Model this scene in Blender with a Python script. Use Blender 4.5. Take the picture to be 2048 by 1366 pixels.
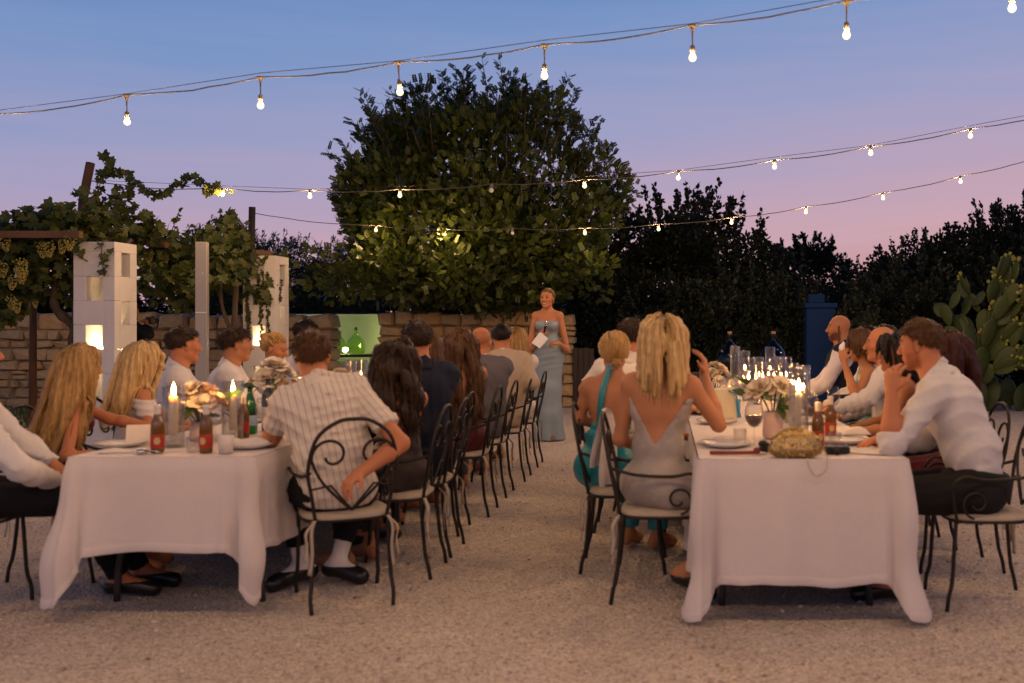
import bpy, math, random
import numpy as np
from mathutils import Vector, Matrix

random.seed(7)
RNG = np.random.default_rng(11)
R = math.radians
SC = bpy.context.scene
COL = SC.collection
for _o in list(bpy.data.objects):
    bpy.data.objects.remove(_o, do_unlink=True)

# ------------------------------------------------------------------ camera
FPX, CX, CY, CH = 1991.0, 1330.0, 655.0, 1.35      # focal length and principal point in 2048-pixel units, eye height
cam_d = bpy.data.cameras.new('camera')
cam = bpy.data.objects.new('camera', cam_d)
COL.objects.link(cam)
cam.location = (0, 0, CH)
cam.rotation_euler = (R(90), 0, 0)
cam_d.sensor_width = 36.0
cam_d.lens = 36.0 * FPX / 2048.0
cam_d.shift_x = (1024 - CX) / 2048.0
cam_d.shift_y = (CY - 683) / 2048.0
cam_d.clip_start = 0.05
cam_d.clip_end = 2000
cam_d.dof.use_dof = True
cam_d.dof.focus_distance = 12.0
cam_d.dof.aperture_fstop = 2.1
SC.camera = cam

# ------------------------------------------------------------------ dusk sky
SUN_EL, SUN_ROT = R(-1.5), R(25)
world = bpy.data.worlds.new('World')
SC.world = world
world.use_nodes = True
wn, wl = world.node_tree.nodes, world.node_tree.links
wn.clear()
w_out = wn.new('ShaderNodeOutputWorld')
w_bg = wn.new('ShaderNodeBackground')
w_sky = wn.new('ShaderNodeTexSky')
w_sky.sky_type = 'NISHITA'
w_sky.sun_disc = False
w_sky.sun_elevation = SUN_EL
w_sky.sun_rotation = SUN_ROT
w_geo = wn.new('ShaderNodeTexCoord')
w_sep = wn.new('ShaderNodeSeparateXYZ')
wl.new(w_geo.outputs['Generated'], w_sep.inputs[0])
# slow drift of the band heights with azimuth, so the pink sits higher in the right half of the sky
w_drift = wn.new('ShaderNodeMath'); w_drift.operation = 'MULTIPLY_ADD'
w_drift.inputs[1].default_value = -0.10
wl.new(w_sep.outputs['X'], w_drift.inputs[0]); wl.new(w_sep.outputs['Z'], w_drift.inputs[2])
# soft streaky clouds, stretched along the horizon
w_map = wn.new('ShaderNodeMapping')
w_map.inputs['Scale'].default_value = (1.6, 1.6, 22.0)
w_map.inputs['Rotation'].default_value = (R(5), R(4), 0)
wl.new(w_geo.outputs['Generated'], w_map.inputs[0])
w_noise = wn.new('ShaderNodeTexNoise')
w_noise.inputs['Scale'].default_value = 2.2
w_noise.inputs['Detail'].default_value = 5
w_noise.inputs['Roughness'].default_value = 0.55
wl.new(w_map.outputs[0], w_noise.inputs['Vector'])
w_jit = wn.new('ShaderNodeMath'); w_jit.operation = 'MULTIPLY_ADD'
w_jit.inputs[1].default_value = 0.075
wl.new(w_noise.outputs['Fac'], w_jit.inputs[0]); wl.new(w_drift.outputs[0], w_jit.inputs[2])
w_ramp = wn.new('ShaderNodeValToRGB')
def srgb(r, g, b):
    f = lambda c: (c / 255) / 12.92 if c <= 10 else (((c / 255) + 0.055) / 1.055) ** 2.4
    return (f(r), f(g), f(b), 1)
stops = [(0.00, srgb(150, 100, 120)), (0.06, srgb(204, 154, 164)), (0.115, srgb(208, 168, 184)), (0.17, srgb(190, 166, 194)),
         (0.245, srgb(162, 164, 205)), (0.34, srgb(124, 154, 206)), (0.46, srgb(78, 124, 186)), (0.65, srgb(40, 68, 120)), (1.0, srgb(24, 40, 78))]
e = w_ramp.color_ramp.elements
while len(e) < len(stops):
    e.new(0.5)
for el, (p, c) in zip(e, stops):
    el.position = p; el.color = c
wl.new(w_jit.outputs[0], w_ramp.inputs[0])
w_mix = wn.new('ShaderNodeMix'); w_mix.data_type = 'RGBA'; w_mix.blend_type = 'ADD'
w_mix.inputs[0].default_value = 0.05
wl.new(w_ramp.outputs[0], w_mix.inputs[6]); wl.new(w_sky.outputs[0], w_mix.inputs[7])
wl.new(w_mix.outputs[2], w_bg.inputs[0])
w_bg.inputs[1].default_value = 0.88
wl.new(w_bg.outputs[0], w_out.inputs[0])

# the sun has just set: only a trace of soft afterglow is left of it
sun_d = bpy.data.lights.new('sun', 'SUN')
sun_d.energy = 0.03; sun_d.angle = R(20); sun_d.color = (1.0, 0.72, 0.66)
sun = bpy.data.objects.new('sun', sun_d); COL.objects.link(sun)
sun.rotation_euler = (R(80), 0, R(180 - 25))

vs = SC.view_settings
vs.view_transform = 'Standard'; vs.look = 'None'; vs.exposure = 0.0; vs.gamma = 1.0
vs.use_curve_mapping = False
SC.cycles.use_denoising = True
SC.cycles.use_light_tree = True
SC.cycles.sample_clamp_indirect = 3.0
SC.cycles.sample_clamp_direct = 0.0
SC.cycles.max_bounces = 6
SC.cycles.diffuse_bounces = 3
SC.cycles.glossy_bounces = 3
SC.cycles.transparent_max_bounces = 24
SC.cycles.caustics_reflective = False
SC.cycles.caustics_refractive = False

# ------------------------------------------------------------------ helpers
def at(px, py, d):
    """world point seen at photo pixel (px, py) at distance d"""
    return Vector(((px - CX) * d / FPX, d, CH + (CY - py) * d / FPX))

def tag(o, label=None, cat=None, group=None, kind=None):
    if label: o['label'] = label
    if cat: o['category'] = cat
    if group: o['group'] = group
    if kind: o['kind'] = kind
    return o

def empty(name, loc=(0, 0, 0), rz=0.0, label=None, cat=None, group=None, kind=None, parent=None):
    o = bpy.data.objects.new(name, None)
    COL.objects.link(o)
    o.location = loc; o.rotation_euler = (0, 0, rz); o.empty_display_size = 0.1
    if parent: o.parent = parent
    return tag(o, label, cat, group, kind)

def link(name, me, parent=None, loc=None, rot=None, scale=None):
    o = bpy.data.objects.new(name, me)
    COL.objects.link(o)
    if parent: o.parent = parent
    if loc is not None: o.location = loc
    if rot is not None: o.rotation_euler = rot
    if scale is not None: o.scale = scale
    return o

def np_mesh(name, V, F, mat=None, smooth=True, col=None, midx=None, mats=None):
    """V (n,3); F (m,k) int array of equal-sized polygons, or a list of such arrays"""
    if not isinstance(F, list): F = [F]
    F = [np.asarray(f, dtype=np.int32) for f in F if len(f)]
    V = np.asarray(V, dtype=np.float32)
    me = bpy.data.meshes.new(name)
    me.vertices.add(len(V)); me.vertices.foreach_set('co', V.ravel())
    nl = sum(f.size for f in F); npol = sum(len(f) for f in F)
    me.loops.add(nl); me.polygons.add(npol)
    if npol:
        me.loops.foreach_set('vertex_index', np.concatenate([f.ravel() for f in F]))
        tot = np.concatenate([np.full(len(f), f.shape[1], np.int32) for f in F])
        st = np.concatenate([[0], np.cumsum(tot)[:-1]]).astype(np.int32)
        me.polygons.foreach_set('loop_start', st)
        me.polygons.foreach_set('loop_total', tot)
        me.polygons.foreach_set('use_smooth', np.full(npol, smooth, bool))
    for m in (mats or ([mat] if mat else [])): me.materials.append(m)
    if midx is not None: me.polygons.foreach_set('material_index', np.asarray(midx, np.int32))
    if col is not None:
        col = np.asarray(col, np.float32)
        if col.shape[1] == 3: col = np.hstack([col, np.ones((len(col), 1), np.float32)])
        a = me.color_attributes.new('Col', 'FLOAT_COLOR', 'POINT')
        a.data.foreach_set('color', col.ravel())
    me.update(calc_edges=True)
    return me

class MB:
    """collects simple shapes into one mesh"""
    def __init__(s): s.v = []; s.f = []; s.n = 0
    def add(s, V, F):
        s.v.append(np.asarray(V, float)); s.f += [tuple(int(i) + s.n for i in f) for f in F]; s.n += len(V)
        return s
    def box(s, c, size, rot=None):
        hx, hy, hz = [q / 2 for q in size]
        V = np.array([[x, y, z] for z in (-hz, hz) for y in (-hy, hy) for x in (-hx, hx)])
        if rot is not None: V = V @ np.array(rot).T
        return s.add(V + np.array(c), [(0, 2, 3, 1), (4, 5, 7, 6), (0, 1, 5, 4), (2, 6, 7, 3), (1, 3, 7, 5), (0, 4, 6, 2)])
    def tube(s, pts, r, n=6, caps=True, flat=1.0):
        P = np.array([list(p) for p in pts], float); m = len(P)
        rr = np.full(m, r, float) if np.isscalar(r) else np.asarray(r, float)
        T = np.gradient(P, axis=0); T /= np.linalg.norm(T, axis=1, keepdims=True) + 1e-9
        up = np.array([0, 0, 1.0]) if abs(T[0][2]) < .9 else np.array([1.0, 0, 0])
        u = np.cross(T[0], up); u /= np.linalg.norm(u)
        V = []
        for i in range(m):
            u = u - T[i] * u.dot(T[i]); u /= np.linalg.norm(u) + 1e-9
            w = np.cross(T[i], u)
            for k in range(n):
                a = 2 * math.pi * k / n
                V.append(P[i] + rr[i] * (math.cos(a) * u + math.sin(a) * w * flat))
        F = [(i * n + k, i * n + (k + 1) % n, (i + 1) * n + (k + 1) % n, (i + 1) * n + k) for i in range(m - 1) for k in range(n)]
        if caps: F += [tuple(range(n))[::-1], tuple(range((m - 1) * n, m * n))]
        return s.add(V, F)
    def lathe(s, prof, n=16, c=(0, 0, 0), close=False):
        V = [(c[0] + r * math.cos(2 * math.pi * k / n), c[1] + r * math.sin(2 * math.pi * k / n), c[2] + z) for r, z in prof for k in range(n)]
        F = [(i * n + k, i * n + (k + 1) % n, (i + 1) * n + (k + 1) % n, (i + 1) * n + k) for i in range(len(prof) - 1) for k in range(n)]
        if close: F += [tuple(range(n))[::-1], tuple(range((len(prof) - 1) * n, len(prof) * n))]
        return s.add(V, F)
    def mesh(s, name, mat, smooth=True):
        me = bpy.data.meshes.new(name)
        me.from_pydata(np.concatenate(s.v).tolist(), [], s.f)
        me.materials.append(mat)
        me.polygons.foreach_set('use_smooth', [smooth] * len(me.polygons))
        me.update()
        return me
    def build(s, name, mat, parent=None, smooth=True, **k):
        return link(name, s.mesh(name, mat, smooth), parent, **k)

def bevel_box(size, b=0.01, jit=0.0, seed=0):
    """a box with chamfered edges (24 verts), optionally uneven"""
    r = random.Random(seed)
    h = np.array(size) / 2
    V = []; idx = {}
    for sx in (-1, 1):
        for sy in (-1, 1):
            for sz in (-1, 1):
                j = np.array([r.uniform(-jit, jit) for _ in range(3)])
                c = np.array([sx, sy, sz]) * h + j
                for ax in range(3):
                    p = c - np.array([sx, sy, sz]) * b
                    p[ax] = c[ax]
                    idx[(sx, sy, sz, ax)] = len(V); V.append(p)
    F = []
    for ax in range(3):
        o1, o2 = [(1, 2), (2, 0), (0, 1)][ax]
        for sg in (-1, 1):
            q = []
            for a, c in ((-1, -1), (1, -1), (1, 1), (-1, 1)):
                k = [0, 0, 0]; k[ax] = sg; k[o1] = a; k[o2] = c
                q.append(idx[(*k, ax)])
            F.append(tuple(q if sg > 0 else q[::-1]))
        for a in (-1, 1):
            for c in (-1, 1):
                k1 = [0, 0, 0]; k1[o1] = a; k1[o2] = c; k1[ax] = -1
                k2 = list(k1); k2[ax] = 1
                q = [idx[(*k1, o1)], idx[(*k2, o1)], idx[(*k2, o2)], idx[(*k1, o2)]]
                F.append(tuple(q[::-1] if a * c > 0 else q))
    for sx in (-1, 1):
        for sy in (-1, 1):
            for sz in (-1, 1):
                q = [idx[(sx, sy, sz, 0)], idx[(sx, sy, sz, 1)], idx[(sx, sy, sz, 2)]]
                F.append(tuple(q if sx * sy * sz > 0 else q[::-1]))
    return np.array(V), F

def catmull(P, n=8):
    P = [np.array(list(p), float) for p in P]
    Q = [2 * P[0] - P[1]] + P + [2 * P[-1] - P[-2]]
    out = []
    for i in range(1, len(Q) - 2):
        for k in range(n):
            t = k / n
            a, b, c, d = Q[i - 1], Q[i], Q[i + 1], Q[i + 2]
            out.append(0.5 * (2 * b + (c - a) * t + (2 * a - 5 * b + 4 * c - d) * t * t + (3 * b - a - 3 * c + d) * t ** 3))
    out.append(P[-1])
    return np.array(out)

def rot_from(zdir, spin=0.0):
    """3x3 with its third column along zdir"""
    z = np.array(list(zdir), float); z /= np.linalg.norm(z) + 1e-9
    a = np.array([0, 0, 1.0]) if abs(z[2]) < .95 else np.array([1.0, 0, 0])
    x = np.cross(a, z); x /= np.linalg.norm(x); y = np.cross(z, x)
    c, s_ = math.cos(spin), math.sin(spin)
    return np.stack([x * c + y * s_, -x * s_ + y * c, z], axis=1)

def scatter(base_v, base_f, M, P, cols=None):
    """copies of a small base mesh joined into one; M (n,3,3), P (n,3)"""
    bv = np.asarray(base_v, float); n, k = len(P), len(bv)
    V = np.einsum('nij,kj->nki', M, bv) + np.asarray(P)[:, None, :]
    F = []
    by = {}
    for f in base_f: by.setdefault(len(f), []).append(f)
    off = (np.arange(n) * k)[:, None, None]
    for q in by.values(): F.append((np.array(q)[None] + off).reshape(-1, len(q[0])))
    c = None if cols is None else np.repeat(np.asarray(cols), k, axis=0)
    return V.reshape(-1, 3), F, c

def rand_rots(n, rng, tilt=math.pi):
    """random orientations; third column is the leaf normal"""
    a = rng.uniform(0, 2 * math.pi, n); t = rng.uniform(-1, 1, n) * tilt; b = rng.uniform(0, 2 * math.pi, n)
    ca, sa, ct, st, cb, sb = np.cos(a), np.sin(a), np.cos(t), np.sin(t), np.cos(b), np.sin(b)
    Rz = np.zeros((n, 3, 3)); Rz[:, 0, 0] = ca; Rz[:, 0, 1] = -sa; Rz[:, 1, 0] = sa; Rz[:, 1, 1] = ca; Rz[:, 2, 2] = 1
    Rx = np.zeros((n, 3, 3)); Rx[:, 0, 0] = 1; Rx[:, 1, 1] = ct; Rx[:, 1, 2] = -st; Rx[:, 2, 1] = st; Rx[:, 2, 2] = ct
    Rb = np.zeros((n, 3, 3)); Rb[:, 0, 0] = cb; Rb[:, 0, 1] = -sb; Rb[:, 1, 0] = sb; Rb[:, 1, 1] = cb; Rb[:, 2, 2] = 1
    return Rz @ Rx @ Rb

# ------------------------------------------------------------------ materials
def mat(name, color, rough=0.7, var=0.15, scale=8.0, bump=0.0, bscale=60.0, metal=0.0, spec=0.4, attr=False,
        sheen=0.0, coords='Object', stretch=(1, 1, 1), dark=None, coat=0.0, trans=0.0):
    m = bpy.data.materials.new(name); m.use_nodes = True
    n, l = m.node_tree.nodes, m.node_tree.links
    b = n['Principled BSDF']
    b.inputs['Roughness'].default_value = rough
    b.inputs['Metallic'].default_value = metal
    b.inputs['Specular IOR Level'].default_value = spec
    if sheen:
        b.inputs['Sheen Weight'].default_value = sheen; b.inputs['Sheen Roughness'].default_value = 0.4
    if coat: b.inputs['Coat Weight'].default_value = coat
    tc = n.new('ShaderNodeTexCoord'); mp = n.new('ShaderNodeMapping')
    mp.inputs['Scale'].default_value = stretch
    l.new(tc.outputs[coords], mp.inputs[0])
    nz = n.new('ShaderNodeTexNoise'); nz.inputs['Scale'].default_value = scale; nz.inputs['Detail'].default_value = 5
    l.new(mp.outputs[0], nz.inputs['Vector'])
    mx = n.new('ShaderNodeMix'); mx.data_type = 'RGBA'
    c = np.array(color[:3]); d = np.array(dark) if dark is not None else c * (1 - var * 2)
    mx.inputs[6].default_value = (*d, 1); mx.inputs[7].default_value = (*np.minimum(c * (1 + var), 1), 1)
    l.new(nz.outputs['Fac'], mx.inputs[0])
    outc = mx.outputs[2]
    if attr:
        at_ = n.new('ShaderNodeAttribute'); at_.attribute_name = 'Col'
        m2 = n.new('ShaderNodeMix'); m2.data_type = 'RGBA'; m2.blend_type = 'MULTIPLY'; m2.inputs[0].default_value = 1.0
        l.new(outc, m2.inputs[6]); l.new(at_.outputs['Color'], m2.inputs[7]); outc = m2.outputs[2]
    l.new(outc, b.inputs['Base Color'])
    if bump:
        n2 = n.new('ShaderNodeTexNoise'); n2.inputs['Scale'].default_value = bscale; n2.inputs['Detail'].default_value = 4
        l.new(mp.outputs[0], n2.inputs['Vector'])
        bp = n.new('ShaderNodeBump'); bp.inputs['Strength'].default_value = bump; bp.inputs['Distance'].default_value = 0.01
        l.new(n2.outputs['Fac'], bp.inputs['Height']); l.new(bp.outputs[0], b.inputs['Normal'])
    return m

def emit(name, color, strength):
    m = bpy.data.materials.new(name); m.use_nodes = True
    n, l = m.node_tree.nodes, m.node_tree.links
    n.remove(n['Principled BSDF'])
    em = n.new('ShaderNodeEmission'); em.inputs[0].default_value = (*color, 1); em.inputs[1].default_value = strength
    l.new(em.outputs[0], n['Material Output'].inputs[0])
    return m

def glass(name, tint=(1, 1, 1), refl=1.0, rough=0.02):
    """thin clear glass: tinted transparency with a fresnel reflection"""
    m = bpy.data.materials.new(name); m.use_nodes = True
    n, l = m.node_tree.nodes, m.node_tree.links
    n.remove(n['Principled BSDF'])
    t = n.new('ShaderNodeBsdfTransparent'); t.inputs[0].default_value = (*tint, 1)
    g = n.new('ShaderNodeBsdfGlossy'); g.inputs['Roughness'].default_value = rough
    fr = n.new('ShaderNodeLayerWeight'); fr.inputs[0].default_value = 0.5
    mu = n.new('ShaderNodeMath'); mu.operation = 'MULTIPLY_ADD'; mu.inputs[1].default_value = 0.62 * refl; mu.inputs[2].default_value = 0.045
    pw = n.new('ShaderNodeMath'); pw.operation = 'POWER'; pw.inputs[1].default_value = 2.3
    l.new(fr.outputs['Facing'], pw.inputs[0]); l.new(pw.outputs[0], mu.inputs[0])
    mx = n.new('ShaderNodeMixShader')
    l.new(mu.outputs[0], mx.inputs[0]); l.new(t.outputs[0], mx.inputs[1]); l.new(g.outputs[0], mx.inputs[2])
    l.new(mx.outputs[0], n['Material Output'].inputs[0])
    return m

def leafmat(name, c1, c2, rough=0.45, transl=0.25):
    """leaf: two greens per leaf (attribute), gloss, a little light through the blade"""
    m = bpy.data.materials.new(name); m.use_nodes = True
    n, l = m.node_tree.nodes, m.node_tree.links
    b = n['Principled BSDF']; b.inputs['Roughness'].default_value = rough
    b.inputs['Specular IOR Level'].default_value = 0.35
    a = n.new('ShaderNodeAttribute'); a.attribute_name = 'Col'
    mx = n.new('ShaderNodeMix'); mx.data_type = 'RGBA'
    mx.inputs[6].default_value = (*c1, 1); mx.inputs[7].default_value = (*c2, 1)
    sp = n.new('ShaderNodeSeparateColor'); l.new(a.outputs['Color'], sp.inputs[0]); l.new(sp.outputs[0], mx.inputs[0])
    l.new(mx.outputs[2], b.inputs['Base Color'])
    tr = n.new('ShaderNodeBsdfTranslucent'); l.new(mx.outputs[2], tr.inputs[0])
    ms = n.new('ShaderNodeMixShader'); ms.inputs[0].default_value = transl
    l.new(b.outputs[0], ms.inputs[1]); l.new(tr.outputs[0], ms.inputs[2])
    l.new(ms.outputs[0], n['Material Output'].inputs[0])
    return m

# ------------------------------------------------------------------ implicit surfaces (for bodies, clothes and hair)
class SDF:
    def __init__(s): s.it = []
    def cone(s, a, b, r1, r2=None, k=.03, op='u', flat=None):
        """tapered limb; flat=(axis_vector, factor) squeezes the section along that axis"""
        s.it.append(('c', np.array(list(a), float), np.array(list(b), float), r1, r1 if r2 is None else r2, k, op, flat)); return s
    def ell(s, c, r, M=None, k=.03, op='u'):
        s.it.append(('e', np.array(list(c), float), np.array(list(r), float), np.eye(3) if M is None else np.array(M), 0, k, op, None)); return s
    def half(s, p, n, k=.004):
        """keep only the side the normal points away from"""
        n = np.array(list(n), float); n /= np.linalg.norm(n)
        s.it.append(('h', np.array(list(p), float), n, 0, 0, k, 'i', None)); return s
    def fn(s, f): s.it.append(('f', f, 0, 0, 0, 0, 'f', None)); return s
    @staticmethod
    def dist(it, p):
        if it[0] == 'c':
            _, a, b, r1, r2, k, op, flat = it
            pa = p - a; ba = b - a
            t = np.clip((pa @ ba) / (ba @ ba + 1e-12), 0, 1)
            d = pa - t[..., None] * ba
            if flat is not None:
                ax, f = flat; q = d @ ax
                d = d + (q * (1 / f - 1))[..., None] * ax
            return np.sqrt((d * d).sum(-1)) - (r1 + (r2 - r1) * t)
        if it[0] == 'e':
            _, c, r, M, _, k, op, _ = it
            q = (p - c) @ M
            k0 = np.sqrt(((q / r) ** 2).sum(-1)); k1 = np.sqrt(((q / (r * r)) ** 2).sum(-1)) + 1e-9
            return k0 * (k0 - 1) / k1
        if it[0] == 'h':
            return (p - it[1]) @ it[2]
    @staticmethod
    def comb(F, d, k, op):
        k = max(k, 1e-4)
        if op == 'u':
            h = np.clip(.5 + .5 * (d - F) / k, 0, 1); return d + (F - d) * h - k * h * (1 - h)
        if op == 's': d = -d
        h = np.clip(.5 - .5 * (d - F) / k, 0, 1); return d + (F - d) * h + k * h * (1 - h)
    def at(s, p):
        F = np.full(p.shape[:-1], .3)
        for it in s.it:
            if it[0] == 'f': F = it[1](p, F)
            else: F = s.comb(F, s.dist(it, p), it[5], it[6])
        return F
    def bounds(s, pad=.03):
        lo, hi = np.full(3, 1e9), np.full(3, -1e9)
        for it in s.it:
            if it[6] != 'u': continue
            if it[0] == 'c':
                r = max(it[3], it[4]); lo = np.minimum(lo, np.minimum(it[1], it[2]) - r); hi = np.maximum(hi, np.maximum(it[1], it[2]) + r)
            elif it[0] == 'e':
                r = np.abs(it[3]) @ it[2]; lo = np.minimum(lo, it[1] - r); hi = np.maximum(hi, it[1] + r)
        return lo - pad, hi + pad
    def mesh(s, h=.012, fine=None, pad=.03, clip=None):
        """surface nets on a rectilinear grid; fine = list of (center, radius, step) with a denser grid"""
        lo, hi = s.bounds(pad)
        if clip is not None: lo = np.maximum(lo, clip[0]); hi = np.minimum(hi, clip[1])
        ax = []
        for k in range(3):
            xs = [lo[k]]
            while xs[-1] < hi[k]:
                st = h
                for c, r, st2 in (fine or []):
                    if abs(xs[-1] - c[k]) < r: st = min(st, st2)
                xs.append(xs[-1] + st)
            ax.append(np.array(xs))
        X, Y, Z = ax
        F = np.full((len(X), len(Y), len(Z)), .3, np.float32)
        for it in s.it:
            if it[0] == 'f' or it[0] == 'h': sl = [slice(None)] * 3
            else:
                m = .05 + it[5]
                if it[0] == 'c':
                    r = max(it[3], it[4]); l2 = np.minimum(it[1], it[2]) - r - m; h2 = np.maximum(it[1], it[2]) + r + m
                else:
                    r = np.abs(it[3]) @ it[2]; l2 = it[1] - r - m; h2 = it[1] + r + m
                sl = [slice(max(0, np.searchsorted(A, l2[i])), np.searchsorted(A, h2[i])) for i, A in enumerate(ax)]
            sub = F[sl[0], sl[1], sl[2]]
            if sub.size == 0: continue
            if it[0] == 'f':
                near = np.abs(sub) < .06
                ii = np.nonzero(near)
                p = np.stack([X[ii[0]], Y[ii[1]], Z[ii[2]]], -1)
                sub[ii] = it[1](p, sub[ii])
                continue
            g = np.meshgrid(X[sl[0]], Y[sl[1]], Z[sl[2]], indexing='ij')
            p = np.stack(g, -1)
            F[sl[0], sl[1], sl[2]] = s.comb(sub, s.dist(it, p), it[5], it[6])
        return surface_nets(F, X, Y, Z)

_CORN = np.array([[i, j, k] for i in (0, 1) for j in (0, 1) for k in (0, 1)])
_EDGES = [(a, b) for a in range(8) for b in range(a + 1, 8) if np.abs(_CORN[a] - _CORN[b]).sum() == 1]
def surface_nets(F, X, Y, Z):
    F[0] = F[-1] = .3; F[:, 0] = F[:, -1] = .3; F[:, :, 0] = F[:, :, -1] = .3
    S = F < 0
    cnt = np.zeros(tuple(np.array(F.shape) - 1), np.int8)
    n0, n1, n2 = cnt.shape
    for i, j, k in _CORN: cnt += S[i:i + n0, j:j + n1, k:k + n2]
    ci = np.nonzero((cnt > 0) & (cnt < 8))
    N = len(ci[0])
    idx = np.full(cnt.shape, -1, np.int32); idx[ci] = np.arange(N)
    C = np.stack(ci, 1)
    vals = np.stack([F[C[:, 0] + c[0], C[:, 1] + c[1], C[:, 2] + c[2]] for c in _CORN], 1)
    acc = np.zeros((N, 3)); num = np.zeros(N)
    for a, b in _EDGES:
        va, vb = vals[:, a], vals[:, b]
        m = (va < 0) != (vb < 0)
        t = np.where(m, va / np.where(m, va - vb, 1), 0)
        p = _CORN[a] + t[:, None] * (_CORN[b] - _CORN[a])
        acc += p * m[:, None]; num += m
    q = acc / np.maximum(num, 1)[:, None]
    V = np.stack([A[C[:, i]] + q[:, i] * (A[C[:, i] + 1] - A[C[:, i]]) for i, A in enumerate((X, Y, Z))], 1)
    Q = []
    for axis in range(3):
        o = [(1, 2), (2, 0), (0, 1)][axis]
        s0 = [slice(None)] * 3; s1 = [slice(None)] * 3
        s0[axis] = slice(0, -1); s1[axis] = slice(1, None)
        A, B = S[tuple(s0)], S[tuple(s1)]
        e = np.nonzero(A != B)
        E = np.stack(e, 1)
        ok = (E[:, o[0]] > 0) & (E[:, o[1]] > 0) & (E[:, o[0]] < F.shape[o[0]] - 1) & (E[:, o[1]] < F.shape[o[1]] - 1)
        E = E[ok]
        ins = A[E[:, 0], E[:, 1], E[:, 2]]
        def cell(d1, d2):
            c = E.copy(); c[:, o[0]] += d1; c[:, o[1]] += d2
            return idx[c[:, 0], c[:, 1], c[:, 2]]
        q4 = np.stack([cell(-1, -1), cell(0, -1), cell(0, 0), cell(-1, 0)], 1)
        q4[~ins] = q4[~ins][:, ::-1]
        Q.append(q4)
    return V, np.concatenate(Q)

_WV = np.random.default_rng(3).normal(size=(24, 3)); _WV /= np.linalg.norm(_WV, axis=1, keepdims=True)
_WP = np.random.default_rng(4).uniform(0, 6.28, 24)
def wnoise(p, f, seed=0, n=6):
    """cheap smooth noise in about -1..1"""
    o = np.zeros(p.shape[:-1])
    for i in range(n):
        j = (i + seed * 5) % 24
        o += np.sin((p @ _WV[j]) * f * (1 + .35 * i) + _WP[(j + seed) % 24] + .8 * np.sin((p @ _WV[(j + 7) % 24]) * f * .6)) / (1 + .35 * i)
    return o / 2.4
# ================================================================== THE SETTING
# ------------------------------------------------------------------ ground
def gravel_mat():
    m = bpy.data.materials.new('gravel'); m.use_nodes = True
    n, l = m.node_tree.nodes, m.node_tree.links
    b = n['Principled BSDF']; b.inputs['Roughness'].default_value = .9; b.inputs['Specular IOR Level'].default_value = .2
    tc = n.new('ShaderNodeTexCoord')
    v = n.new('ShaderNodeTexVoronoi'); v.inputs['Scale'].default_value = 95
    l.new(tc.outputs['Object'], v.inputs['Vector'])
    v2 = n.new('ShaderNodeTexVoronoi'); v2.inputs['Scale'].default_value = 40
    l.new(tc.outputs['Object'], v2.inputs['Vector'])
    nz = n.new('ShaderNodeTexNoise'); nz.inputs['Scale'].default_value = 1.3; nz.inputs['Detail'].default_value = 8; nz.inputs['Roughness'].default_value = .7
    l.new(tc.outputs['Object'], nz.inputs['Vector'])
    bw = n.new('ShaderNodeSeparateColor'); l.new(v.outputs['Color'], bw.inputs[0])
    r = n.new('ShaderNodeValToRGB'); e = r.color_ramp.elements
    e[0].position = .0; e[0].color = (.36, .29, .235, 1); e[1].position = 1; e[1].color = (.82, .73, .64, 1)
    q = e.new(.3); q.color = (.61, .52, .44, 1)
    l.new(bw.outputs[0], r.inputs[0])
    r2 = n.new('ShaderNodeValToRGB'); e = r2.color_ramp.elements
    e[0].position = .28; e[0].color = (.80, .77, .75, 1); e[1].position = .68; e[1].color = (1, 1, 1, 1)
    l.new(nz.outputs['Fac'], r2.inputs[0])
    mx = n.new('ShaderNodeMix'); mx.data_type = 'RGBA'; mx.blend_type = 'MULTIPLY'; mx.inputs[0].default_value = 1
    l.new(r.outputs[0], mx.inputs[6]); l.new(r2.outputs[0], mx.inputs[7]); l.new(mx.outputs[2], b.inputs['Base Color'])
    ad = n.new('ShaderNodeMath'); ad.operation = 'ADD'; l.new(v.outputs['Distance'], ad.inputs[0]); l.new(v2.outputs['Distance'], ad.inputs[1])
    bp = n.new('ShaderNodeBump'); bp.invert = True; bp.inputs['Strength'].default_value = .9; bp.inputs['Distance'].default_value = .012
    l.new(ad.outputs[0], bp.inputs['Height']); l.new(bp.outputs[0], b.inputs['Normal'])
    return m
M_gravel = gravel_mat()
M_soil = mat('dry_soil', (.07, .055, .04), .95, .3, 2.0, .6, 14)
M_grass = leafmat('grass_blade', (.03, .06, .015), (.07, .10, .03), .6)
M_stone = mat('limestone', (.42, .31, .175), .9, .24, 5.0, .7, 26)
M_stone_b = mat('limestone_grey', (.35, .27, .165), .9, .26, 6.0, .8, 30)
M_stone_c = mat('limestone_ochre', (.43, .29, .14), .9, .26, 5.0, .7, 24)
M_mortar = mat('wall_core', (.20, .15, .095), .95, .3, 12, .6, 40)
M_plaster = mat('white_plaster', (.72, .68, .62), .9, .10, 3, .45, 45)
M_wood = mat('old_wood', (.17, .085, .04), .8, .35, 6, .5, 40, stretch=(1, 1, .12))
M_wood_dark = mat('dark_wood', (.045, .032, .025), .8, .35, 6, .5, 40, stretch=(1, 1, .12))
M_bark = mat('bark', (.11, .08, .055), .95, .4, 14, 1.0, 50, stretch=(1, 1, .25))
M_iron = mat('wrought_iron', (.035, .028, .024), .5, .3, 30, .25, 140, metal=.55, spec=.5)
M_steel = mat('grey_post_metal', (.33, .31, .29), .45, .05, 3, 0, metal=.25)

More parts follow.
